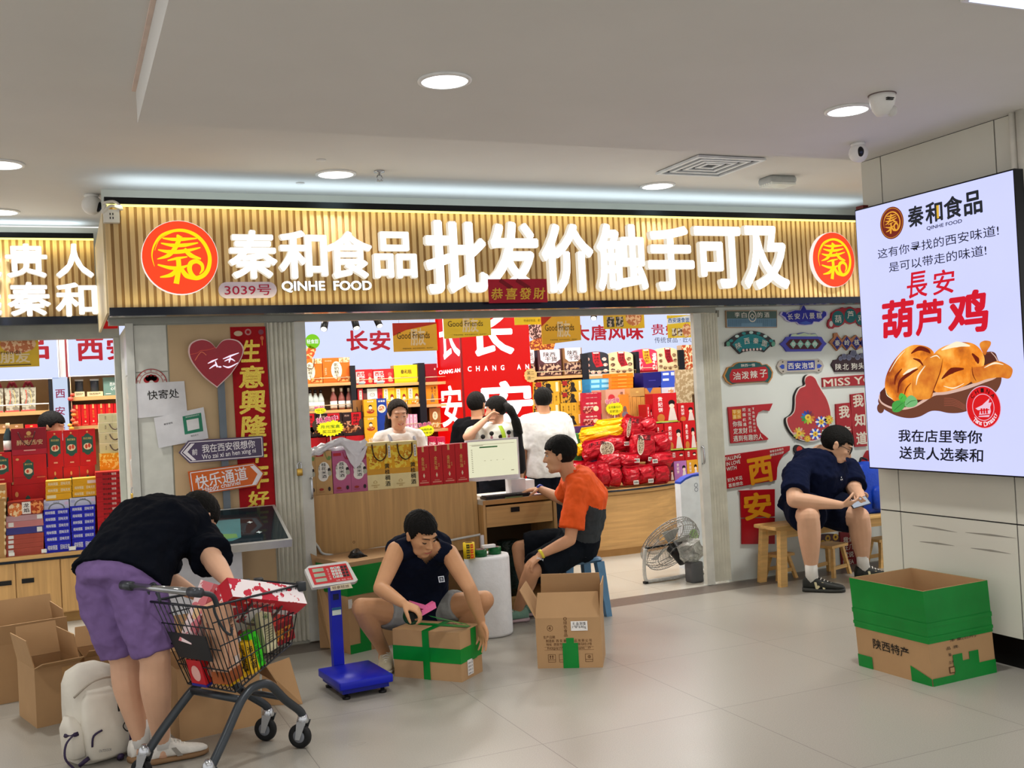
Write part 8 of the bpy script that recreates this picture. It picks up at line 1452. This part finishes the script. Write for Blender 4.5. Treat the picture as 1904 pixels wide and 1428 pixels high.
# --- bending person with purple shorts
def bending():
    s = 1.02; pel = P(222, 1078, 5.22); neck = P(336, 975, 5.56); fwd = V((.72, .69, 0)).normalized(); lat = V((.69, -.72, 0)).normalized()
    J = dict(spine=spine(pel, neck, V((-.02, -.02, .075))), hlat=lat, slat=(lat+V((0, 0, -.15))).normalized(), head=P(368, 963, 5.68), hf=V((.55, .35, -.75)), hu=V((.62, .45, .62)))
    J['shr'] = neck+lat*.165+V((-.03, -.0, -.07)); J['shl'] = neck-lat*.17+V((0, 0, -.04)); J['elr'] = reach(J['shr'], 396, 1042, .27); J['wrr'] = reach(J['elr'], 428, 1086, .22); J['ell'] = J['shl']+V((.04, .10, -.25)); J['wrl'] = J['ell']+V((.18, .02, -.13))
    J['hpr'] = pel+lat*.10+V((0, 0, -.03)); J['hpl'] = pel-lat*.10+V((0, 0, -.03)); fr_, fl_ = PZ(284, 1421), PZ(246, 1418); J['anr'] = V((fr_.x+.045, fr_.y, .09)); J['anl'] = V((fl_.x+.045, fl_.y, .09)); J['knr'] = P(289, 1225, 5.10); J['knl'] = P(232, 1225, 5.30)
    J['calfr'] = J['calfl'] = fwd*-.012
    t, hd, arm, leg = figure('person in a black tee and purple shorts bending over the shopping cart', J, s, 1.2, 'd8aa8c', dict(col='090d16', sleeve=.85, e=.026, hem=-.02, fold=.035), dict(col='7a6294', len=.92, e=.012, flare=1.1, top=.13, fold=.03), None, dict(fringe=.03, vol=1.04), [(J['wrr'], (J['wrr']-J['elr'])+V((.05, 0, -.12)), V((-.2, .5, -.4)), V((.3, .5, .2)), dict(s=.95)), (J['wrl'], V((.5, -.3, -.6)), V((.3, -.4, -.5)), V((.4, -.4, .1)), dict(s=.95))], None, loc=(.2, 5.2, 0))
    for q in 'rl':
        h0 = fr_ if q == 'r' else fl_; fv = V((.93, .1, 0)) if q == 'r' else V((.9, .42, 0)); shoe(t, V((h0.x-.01, h0.y, 0)), fv, V((0, 0, 1)), .265, 'e2ded6', '8a6a4a', 1.04, ('/', '8f8a82')); sock(t, J['an'+q], V((0, 0, 1)), .038)
    p = P(338, 951, 5.36); f = Fr(p, (.55, .5, -.62), (-.5, .2, .6)); mb = MB(); mb.text(f, 'sen', 0, 0, .08, .035, C('d8d4c4'), .02, .02); mb.build('back_lettering', t)
    mb = MB(); q = [P(372, 975, 5.42), P(365, 998, 5.36), P(340, 1012, 5.3), P(312, 1030, 5.22), P(296, 1050, 5.15), P(292, 1080, 5.1)]; mb.tube(spline(q, 6), .0035, C('3a2c58'), 6); mb.build('seam_piping', t)
bending()
# --- man in orange and grey on the blue stool
def orange():
    s = 1.06; pel = V((3.43, 6.90, .52)); neck = P(1062, 884, 6.80); f0 = V((-.80, .60, 0)); lat = V((.6, .8, 0))       # faces the desk: his right side is away from us
    J = dict(spine=spine(pel, neck, V((.085, -.05, .03))), hlat=lat, slat=lat, head=P(1040, 846, 6.78), hf=V((-.86, .50, -.06)), hu=V((-.05, .05, 1)))
    J['shl'] = P(1074, 908, 6.66); J['shr'] = neck+lat*.17+V((-.02, 0, -.05)); J['ell'] = reach(J['shl'], 1060, 1003, .31, False) if False else P(1060, 1004, 6.62); J['wrl'] = P(1006, 1031, 6.66); J['wrr'] = V((3.36, 7.36, DT+.045)); J['elr'] = vlerp(J['shr'], J['wrr'], .5)+V((.05, -.02, -.12))
    J['hpl'] = pel+lat*-.09; J['hpr'] = pel+lat*.09; J['knl'] = reach(J['hpl'], 989, 1062, .44, True); J['knr'] = reach(J['hpr'], 966, 1020, .44, False); J['anl'] = V((2.97, 6.98, .10)); J['anr'] = V((3.12, 7.12, .10))
    if abs(J['knr'].y-J['hpr'].y) > .5: J['knr'] = P(966, 1020, 7.02)
    hands = [(J['wrl'], V((-.75, .1, -.5)), V((.0, .2, -.9)), V((-.2, .9, .2)), dict(s=s, curl=(.4, .45, .5, .5))), (J['wrr'], V((-.9, .2, -.08)), V((0, 0, -1)), V((.15, -.9, 0)), dict(s=s, curl=(.3, .3, .35, .4)))]
    t, hd, arm, leg = figure('person in an orange and grey polo sitting on the blue stool at the desk', J, s, 1.0, 'cc9874', dict(col='3d4144', sleeve=.78, e=.022, fold=.03, neck=1.03), dict(col='10151c', len=.92, e=.026, flare=1.6), None, dict(fringe=.045, vol=1.05), hands, dict(closed=False), loc=(3.4, 6.9, 0))
    so = HEMS[t]; so.data.materials.append(mat('cloth_orange', 'ee5a1c', .8, var=.06, scale=14, bump=.25)); O = ORG[t]; sl = J['shl']; nz_ = J['spine'][-1].z
    for p in so.data.polygons:
        c = p.center+O; a = c-sl; pr = a.dot((J['ell']-sl).normalized()); rad = (a-(J['ell']-sl).normalized()*pr).length
        bx_ = c.dot(V((-.8, .6, 0)))-neck.dot(V((-.8, .6, 0)))
        b = c-J['shr']; ur = (J['elr']-J['shr']).normalized(); pr2 = b.dot(ur); rad2 = (b-ur*pr2).length
        if (rad < .095 and pr > -.03 and c.z < nz_) or (rad2 < .1 and pr2 > -.03) or (c.z > neck.z-.13+.0*bx_-max(0, -bx_)*.55): p.material_index = 1
    p = P(1119, 928, 6.78); f = Fr(p, (.55, .8, 0), (0, 0, 1)); mb = MB(); mb.text(f, '有限', .02, 0, .09, .05, C('e4e4e0'), .03, .02); mb.build('back_lettering', t)
    MB().loft([[J['spine'][-1]+(lat*math.cos(a)*.07+f0*math.sin(a)*.066)*s+V((0, 0, z))+f0*.0 for a in [2*math.pi*k/20 for k in range(20)]] for z in (-.0, .045)], MATS['cloth_orange'], True, caps=False).build('collar', t)
    for w_, col in ((J['wrl'], 'e0d040'), (J['wrr'], '2c3ca8')): d = (w_-(J['ell'] if w_ is J['wrl'] else J['elr'])).normalized(); MB().tube([w_-d*.012, w_+d*.006], .034*s, C(col, .4), 14).build('wristband', t)
    f = Fr(P(1003, 1040, 6.5), (.8, -.3, -.4), (.3, .3, .8)); mb = MB(); mb.text(f, 'JAH', 0, 0, .05, .02, C('d8dce0'), .01, .02); mb.build('shorts_lettering', t)
    for q in 'lr': shoe(t, J['an'+q]+V((.07, -.01, -.1)), V((-.97, .15, 0)), V((0, 0, 1)), .27, '7aa08e' if q == 'l' else '6a8f80', 'b8a0a4', 1.0)
orange()
# --- heavy man on the bench with a phone
def bench_man():
    s = 1.16; pel = V((5.62, 6.95, .60)); neck = P(1530, 842, 6.86); lat = V((-.95, -.32, 0)).normalized()                 # faces right and towards us
    J = dict(tf=1.06, sw=.72, spine=spine(pel, neck, V((-.02, -.03, .02))), hlat=lat, slat=lat, head=P(1556, 828, 6.72), hf=V((.66, -.52, -.46)), hu=V((.36, -.2, .88)))
    J['shr'] = P(1481, 878, 6.74); J['shl'] = P(1577, 874, 6.92); J['elr'] = reach(J['shr'], 1477, 930, .32); J['wrr'] = reach(J['elr'], 1562, 939, .40, False); J['wrr'] = P(1563, 939, 6.40) ; J['ell'] = P(1590, 915, 6.72); J['wrl'] = P(1603, 930, 6.46)
    J['hpr'] = pel+lat*.11; J['hpl'] = pel-lat*.11; J['knr'] = P(1503, 962, 6.50); J['knl'] = P(1597, 962, 6.58); J['anr'] = P(1509, 1064, 6.56); J['anl'] = P(1605, 1048, 6.66)
    ph = P(1598, 934, 6.37)
    hands = [(J['wrr'], ph-J['wrr']+V((-.02, 0, .0)), V((.15, .45, .75)), V((.3, -.6, .6)), dict(s=1.1, curl=(.5, .55, .6, .6), thumb=.6)), (J['wrl'], ph+V((.02, .0, -.02))-J['wrl'], V((-.5, .2, .7)), V((-.6, -.2, .5)), dict(s=1.1, curl=(.6, .65, .7, .7), thumb=.6))]
    t, hd, arm, leg = figure('person in a navy tee and glasses sitting on the bench looking at a phone', J, s, 1.3, 'd6a88a', dict(col='0f1630', sleeve=.78, e=.02, fold=.035, hem=-.05), dict(col='0f1426', len=.86, e=.026, flare=1.3), None, dict(fringe=.042, vol=1.0), hands, dict(closed=True), hs=1.2, loc=(5.5, 6.9, 0))
    k = hd.s; mb = MB()
    for sx in (-1, 1):
        mb.tube([hd(sx*.033+.026*math.cos(a), .098, .0+.02*math.sin(a)) for a in [2*math.pi*i/18 for i in range(18)]], .0022*k, BLACK, 6, closed=True); mb.tube([hd(sx*.059, .097, .005), hd(sx*.076, .05, .006), hd(sx*.082, -.01, .004)], .002*k, BLACK, 6)
    mb.tube([hd(-.008, .1, .004), hd(0, .103, .006), hd(.008, .1, .004)], .002*k, BLACK, 6); mb.build('glasses', t)
    p = P(1556, 891, 6.62); f = Fr(p, (.86, .4, 0), (0, .1, 1)); mb = MB(); [mb.disc(f, x, z, .006, C('dcdcdc'), .04) for x, z in ((0, .012), (-.012, -.006), (.012, -.006))]; mb.build('chest_emblem', t)
    for q, fv in (('r', V((.62, -.62, 0))), ('l', V((.85, -.4, 0)))): a = J['an'+q]; fn = fv.normalized(); shoe(t, V((a.x, a.y, 0))-fn*.07, fv, V((0, 0, 1)), .31, '2a2c2a', '3a3c3a', 1.2, ('N', 'd8cfa8')); sock(t, V((a.x, a.y, .10)), (J['kn'+q]-a).normalized(), .044, .12)
    d = thing('mobile_phone', 'grey mobile phone held by the seated person on the bench', 'phone', ph); f = Fr(ph, (.72, -.15, .14), (-.25, .5, .8)); MB().prism(f, [(-.078, -.036), (.078, -.036), (.078, .036), (-.078, .036)], -.005, .005, C('3a3a44', .25)).build('case', d); MB().rect(f, -.072, -.032, .072, .032, G('c8d0dc', .7), .006).build('screen', d)
bench_man()
# --- the people inside the shop
def stand(label, px, ytop, Y, face_ang, shirt, pants, hair, skin='c4957a', s=None, arms=None, facekw=None, lean=0, hdir=None, female=False, fat=1.0, pname='trousers'):
    top = P(px, ytop, Y); x = top.x; h = top.z; s = s or h/1.72; a = math.radians(face_ang); fw = V((math.sin(a), -math.cos(a), 0)); rt = fw.cross(V((0, 0, 1)))   # angle 0 faces the camera side
    pel = V((x, Y, .95*s)); neck = V((x, Y, 1.44*s))+fw*lean; w_ = .165*s*(.9 if female else 1)*fat; hf = hdir or fw
    J = dict(spine=spine(pel, neck, -fw*.02), hlat=rt, slat=rt, head=V((x, Y, h-.135*s))+fw*(.02+lean), hf=hf, hu=V((0, 0, 1)))
    J['shr'] = neck+rt*w_+V((0, 0, -.05)); J['shl'] = neck-rt*w_+V((0, 0, -.05))
    for q, sg in (('r', 1), ('l', -1)):
        S_ = J['sh'+q]; A = (arms or {}).get(q)
        if A: J['el'+q], J['wr'+q] = A(S_, fw, rt)
        else: J['el'+q] = S_+V((0, 0, -.29*s))+rt*sg*.05; J['wr'+q] = J['el'+q]+V((0, 0, -.24*s))+fw*.05
        J['hp'+q] = pel+rt*sg*.085+V((0, 0, -.04)); J['kn'+q] = V((0, 0, .5*s))+V((J['hp'+q].x, Y, 0))+rt*sg*.01+fw*.02; J['an'+q] = V((J['hp'+q].x, Y, .09))+rt*sg*.02
    hn = [(J['wr'+q], (J['wr'+q]-J['el'+q]), V((0, 0, 0))-rt*sg*1.0+fw*.1, fw, dict(s=s)) for q, sg in (('r', 1), ('l', -1))]
    t, hd, arm, leg = figure(label, J, s, fat, skin, shirt, dict(name=pname, **pants), None, hair, hn, facekw, voxel=.007, loc=(x, Y, 0))
    for q in 'rl': shoe(t, J['an'+q]-fw*.06+V((0, 0, -.09)), fw, V((0, 0, 1)), .26, '2a2a2e', 'd0d0cc', s)
    return t, hd, J
t, hd, J = stand('person in a white top with grey straps smiling behind the reception counter', 738, 741, 8.2, -8, dict(col='e4e2e0', sleeve=.8, e=.016), dict(col='2a2c36', len=1.85), None, 'cc9f86', facekw=dict(closed=True, smile=True, men=False, lips='b04a44'), female=True, hdir=V((-.05, -1, -.16)))
hair_o, hm = hd.hair(t, '1d1512', fringe=.088, vol=1.0)
mb = MB(); mb.tube(spline([hd(.04, -.08, .0), hd(.06, -.08, -.1), hd(.09, -.03, -.2), hd(.1, .0, -.28)], 5), [.04]*6+[.034]*5+[.028]*4+[.012], hm, 12); mb.build('ponytail', t)
mb = MB(); rt = hd.r
for sx in (-1, 1):
    mb.tube(spline([J['spine'][-1]+V((sx*.095, -.02, .0)), J['spine'][-1]+V((sx*.1, -.115, -.08)), J['spine'][-1]+V((sx*.09, -.15, -.22))], 5), .013, C('8a8c98', .6), 8, flat=.4)
mb.build('overall_strap', t)
t, hd, J = stand('person in a black tee seen from behind before the red lit column', 885, 727, 9.25, 152, dict(col='0f1013', sleeve=.75, e=.02), dict(col='1c1e26', len=1.9), dict(fringe=.06), 'b98868', facekw=None, hdir=V((.75, .65, 0)), fat=1.02)
def upar(S_, fw, rt): e = P(868, 812, 8.62); return e, P(903, 780, 8.66)
t, hd, J = stand('person with a long black ponytail in a white printed tee holding an ear', 921, 736, 8.75, 165, dict(col='dcdcd6', sleeve=.7, e=.018), dict(col='1a1c24', len=1.9), dict(fringe=.05, vol=1.04), 'cf9f84', facekw=None, hdir=V((-.75, .66, -.1)), female=True, arms={'l': upar})
hm = MATS['hair_0a0908']; mb = MB(); mb.tube(spline([hd(0, -.10, .03), P(945, 757, 8.58), P(957, 778, 8.56), P(964, 806, 8.58), P(967, 830, 8.6)], 6), [.024]+[.03]*6+[.04]*3+[.036]*3+[.042]*6+[.026]*5+[.01], hm, 14); mb.build('ponytail', t)
MB().tube([hd(0, -.105, .025), hd(0, -.12, .03)], .034, C('2a1a3a'), 10).build('hair_tie', t)
mb = MB()
for a, b in ((898, 812), (914, 806), (931, 812), (946, 804)): q = P(a, b, 8.585); mb.ell(q, (.022, .01, .02), C('18181a')); mb.ell(q+V((0, .002, -.04)), (.012, .008, .022), C('b07888'))
mb.build('printed_motif', t); MB().tube(spline([P(930, 792, 8.6), P(936, 806, 8.56), P(940, 830, 8.56)], 4), .022, C('a8c83a'), 8, flat=.3).build('shoulder_strap', t)
MB().tube(spline([P(962, 800, 8.58), P(966, 840, 8.6), P(968, 880, 8.62)], 4), [.04]*4+[.05]*4+[.03], C('15151a', .9), 12).build('dark_scarf', t)
t, hd, J = stand('person in a white polo and dark trousers seen from behind in the shop', 1009, 719, 8.9, 172, dict(col='e2e4e6', sleeve=.85, e=.024, hem=-.14, neck=1.02), dict(col='141a26', len=1.9), dict(fringe=.06), 'b98868', facekw=None, hdir=V((.2, 1, -.1)), fat=1.1)
t, hd, J = stand('person whose dark-haired head shows behind the red wine boxes at the left', 92, 765, 9.98, 60, dict(col='2a2c34', sleeve=.75), dict(col='1c1e26', len=1.9), dict(fringe=.045, vol=1.05), 'c08e70', facekw=None, hdir=V((.9, -.3, -.2)))
# ---------------------------------------------------------------- lit poster on the pillar
PSX = 4.60; f = Fr((PSX, 0, 0), (0, -1, 0))
def sxy(px, py): q = PX(px, py, PSX); return (-q.y, q.z)
y0, y1, z0, z1 = -5.109, -3.918, 1.072, 2.687
t = thing('lit_poster', 'large lit advertising panel with a roast chicken on the pillar at the right', 'lit poster', (PSX+.05, 4.5, z0))
MB().prism(f, [(y0, z0), (y1, z0), (y1, z1), (y0, z1)], -.098, 0, C('0c0d12', .3)).build('frame', t)
MB().rect(f, y0+.006, z0+.008, y1-.008, z1-.008, mat('poster_glow', 'c4c8fa', .4, var=.03, scale=1.5, emit=1.0), .001).build('lit_face', t)
s4 = lambda x, y: sxy(1620+x/5.0986, 340+y/5.0986); s5 = lambda x, y: sxy(1620+x/5.29, 610+y/5.29); s2 = lambda x, y: sxy(1560+x/2.302, 300+y/2.302)
def stext(mb, zf, s, l, r, h, m, bold=.006, d=.003, shear=0):
    a, b = zf(*l), zf(*r); mx, my = (l[0]+r[0])/2, (l[1]+r[1])/2; hh = zf(mx, my-h/2)[1]-zf(mx, my+h/2)[1]; mb.text(f, s, (a[0]+b[0])/2, (a[1]+b[1])/2, b[0]-a[0], hh, m, d, bold, shear=shear)
K_ = G('17191f', .9); mb = MB(); c = s4(198, 380); r_ = s4(311, 362)[0]-c[0]; n = 40
mb.disc(f, c[0], c[1], r_, G('7a2418', .9), .003, n=40); mb.build('emblem_disc', t); mb = MB(); mb.ringd(f, c[0], c[1], r_*.9, r_*.93, G('e8a23c', .9), .004, 40); logo(mb, f, c[0], c[1], r_*.92, r_*.92, G('efa938', .95), .005); mb.build('emblem', t)
mb = MB()
for ch, x, y, w_, h_ in (('秦', 425, 315, 150, 200), ('和', 598, 280, 165, 205), ('食', 780, 230, 178, 215), ('品', 968, 190, 176, 225)): stext(mb, s4, ch, (x-w_/2, y+17), (x+w_/2, y-17), h_, G('23262c', .9), .028)
mb.build('shop_name', t); mb = MB(); stext(mb, s4, 'QINHE FOOD', (528, 432), (865, 366), 42, K_, .02); mb.build('latin_name', t)
MB().poly(f, [s4(624, 215), s4(648, 210), s4(650, 335), s4(630, 340)], G('e8b83a', .95), .006).build('gold_bar', t)
mb = MB(); stext(mb, s4, '这有你寻找的西安味道!', (65, 672), (1212, 452), 100, K_, .003); mb.build('slogan', t); mb = MB(); stext(mb, s4, '是可以带走的味道!', (170, 800), (1095, 640), 100, K_, .003); mb.build('slogan', t)
RR = G('d8102a', .95); mb = MB()
for ch, x, y, w_, h_ in (('長', 440, 965, 200, 250), ('安', 692, 938, 205, 235)): stext(mb, s4, ch, (x-w_/2, y+14), (x+w_/2, y-14), h_, RR, .018, shear=.12)
for ch, x0, x1, ya, yb, sl in (('葫', 185, 322, 590, 758, 10), ('芦', 330, 450, 590, 745, 8), ('鸡', 468, 642, 552, 735, 10)): stext(mb, s2, ch, (x0, (ya+yb)/2+sl), (x1, (ya+yb)/2-sl), yb-ya, RR, .036, shear=.08)
mb.build('dish_name', t)
mb = MB(); stext(mb, s5, '我在店里等你', (270, 1062), (1095, 1066), 128, K_, .022, shear=.1); mb.build('slogan', t); mb = MB(); stext(mb, s5, '送贵人选秦和', (280, 1228), (1105, 1250), 132, K_, .022, shear=.1); mb.build('slogan', t)
def shp(*a, n=5): return [s5(p.x, p.y) for p in spline([(x, y, 0) for x, y in a], n, True)]
def stk(mb, pts_, ws, m, d): k = (s5(700, 500)[0]-s5(600, 500)[0])/100; mb.stroke(f, [s5(*p) for p in pts_], [w_*k for w_ in ws], m, d)
DISH = G('7a4632', .8); DIN = G('5e2f24', .8); RIM = G('e8bfae', .9)
mb = MB(); mb.poly(f, shp((80, 680), (75, 740), (130, 800), (250, 862), (370, 886), (480, 870), (580, 820), (660, 815), (760, 835), (860, 835), (960, 810), (1100, 740), (1220, 640), (1278, 540), (1280, 430), (1250, 310), (1180, 230), (900, 300), (400, 450), (150, 570)), DISH, .002); mb.poly(f, shp((95, 680), (110, 735), (200, 780), (320, 790), (430, 760), (520, 710), (620, 645), (740, 630), (860, 600), (960, 570), (1100, 520), (1220, 480), (1250, 400), (1230, 310), (1180, 245), (800, 350), (160, 580)), DIN, .0025); mb.disc(f, *s5(95, 790), .03, DISH, .003)
stk(mb, [(85, 650), (85, 700), (120, 745), (210, 785), (320, 792), (430, 765), (520, 715), (620, 652), (740, 636), (860, 608), (960, 578), (1100, 526), (1225, 478), (1262, 400), (1235, 300), (1180, 235)], [8, 14, 16, 16, 18, 20, 22, 24, 26, 26, 26, 24, 20, 12, 8, 5], RIM, .003)
for i in range(5): stk(mb, [(720, 690+18*i), (820, 700+16*i), (930, 760+12*i)], [3, 3, 3], G('b8604c', .8), .0032)
mb.build('dish_picture', t)
RO = mat('roast_skin', 'd86a14', .5, kind='roast', scale=7, emit=.95); RO2 = mat('roast_skin_dark', 'b8480c', .5, scale=9, rgb2='f09a30', emit=.9)
mb = MB(); mb.poly(f, shp((1070, 165), (1110, 125), (1175, 130), (1180, 165), (1150, 215), (1120, 265)), RO2, .004)
mb.poly(f, shp((600, 300), (660, 215), (760, 165), (880, 138), (1000, 150), (1080, 210), (1120, 300), (1100, 400), (1020, 500), (930, 565), (820, 605), (700, 630), (620, 610), (590, 450)), RO, .0045)
mb.poly(f, shp((990, 400), (1100, 375), (1240, 325), (1330, 350), (1395, 400), (1385, 470), (1350, 498), (1270, 485), (1150, 500), (1000, 540)), RO2, .005)
mb.poly(f, shp((140, 560), (160, 450), (230, 320), (330, 210), (430, 165), (560, 185), (625, 250), (560, 310), (470, 420), (420, 520), (440, 660), (400, 700), (250, 725), (160, 640)), RO, .0055)
mb.poly(f, shp((415, 640), (405, 560), (430, 440), (500, 355), (560, 285), (640, 252), (695, 275), (705, 330), (680, 450), (625, 600), (590, 690), (440, 700)), RO2, .006); mb.build('chicken_picture', t)
mb = MB(); DK = G('7a1e08', .8); LT = G('fff0d0', 1.0)
for p, w_ in (([(270, 640), (290, 530), (380, 450), (470, 400)], [6, 26, 30, 6]), ([(400, 250), (480, 200), (560, 220), (590, 250)], [6, 36, 30, 4]), ([(420, 300), (480, 320), (520, 370)], [6, 22, 8]), ([(590, 690), (640, 560), (690, 420), (712, 300)], [2, 9, 8, 2]), ([(330, 690), (350, 600), (400, 540)], [4, 12, 4]), ([(700, 500), (800, 420), (920, 400)], [6, 46, 8]), ([(1000, 250), (1050, 310), (1060, 350)], [10, 40, 8]), ([(1000, 380), (1010, 460), (1040, 520)], [3, 9, 3]), ([(240, 560), (250, 480), (310, 400)], [4, 24, 6])): stk(mb, p, w_, DK, .0066)
for p, w_ in (([(320, 460), (380, 420), (460, 385)], [4, 24, 4]), ([(190, 430), (260, 310), (340, 220)], [3, 10, 3]), ([(700, 215), (850, 160), (980, 175)], [6, 44, 8]), ([(450, 560), (470, 470), (540, 370)], [4, 16, 4]), ([(1120, 390), (1220, 345), (1310, 360)], [3, 14, 3]), ([(720, 570), (820, 590), (920, 545)], [3, 10, 3]), ([(590, 290), (650, 270), (685, 300)], [3, 10, 3]), ([(150, 600), (165, 660), (220, 700)], [3, 8, 3])): stk(mb, p, w_, LT, .007)
mb.build('glaze_picture', t)
mb = MB()
for c_, q in (('4aa84a', [(215, 800), (220, 740), (270, 710), (330, 720), (340, 770), (290, 820), (235, 825)]), ('7cc07c', [(345, 770), (350, 700), (400, 660), (450, 690), (465, 740), (420, 775)]), ('58c04c', [(280, 690), (300, 640), (345, 660), (360, 700), (320, 730)])): mb.poly(f, shp(*q), G(c_, .9), .008)
for p in ([(235, 810), (280, 770), (320, 735)], [(355, 755), (400, 720), (450, 710)], [(300, 700), (320, 670)]): stk(mb, p, [4, 5, 3], G('2c7a30', .9), .0085)
mb.build('mint_picture', t)
c = s5(1115, 778); r_ = s5(1290, 778)[0]-c[0]; SE = G('e0141c', .95); PK_ = G('f4c8dc', .95); mb = MB(); mb.disc(f, *c, r_, G('f0c0d8', .9), .009, n=40); mb.disc(f, *c, r_*.96, SE, .0095, n=40); mb.ringd(f, *c, r_*.6, r_*.63, PK_, .0105, 36)
mb.poly(f, [(c[0]+x*r_, c[1]+y*r_) for x, y in ((-.45, -.05), (-.05, .1), (.4, .42), (.32, .2), (.5, .22), (.4, 0), (.42, -.2), (.3, -.45), (-.3, -.45), (-.2, -.2))], PK_, .0108); [mb.rect(f, c[0]+x*r_-.006, c[1]-.3*r_, c[0]+x*r_+.006, c[1]-.05*r_, SE, .0112) for x in (-.1, .05, .2)]; [mb.stroke(f, [(c[0]-.3*r_, c[1]+y*r_), (c[0]+.35*r_, c[1]+y*r_+.05*r_)], .006, SE, .0112) for y in (-.38, -.16)]; mb.build('seal_picture', t); mb = MB()
for i, ch in enumerate('CHINA'): a = math.radians(138-24*i); mb.text(f, ch, c[0]+r_*.79*math.cos(a), c[1]+r_*.79*math.sin(a), r_*.2, r_*.2, G('3a0a0c', .7), .0108, .02, rot=a-math.pi/2)
for i, ch in enumerate('Tang Dynasty'):
    a = math.radians(-132+9.6*i)
    if ch != ' ': mb.text(f, ch, c[0]+r_*.78*math.cos(a), c[1]+r_*.78*math.sin(a), None, r_*(.22 if ch in 'TD' else .17), G('f8ecf4', 1), .0108, .02, rot=a+math.pi/2)
mb.build('seal_lettering', t)
p = PX(1588, 400, 4.72); o = MB().box((4.66, 5.10, 2.2), (4.70, 5.165, 2.72), C('6a1c1c', .5)).build('poster_edge_strip'); tag(o, 'dark red strip on the pillar edge behind the lit poster', 'strip')
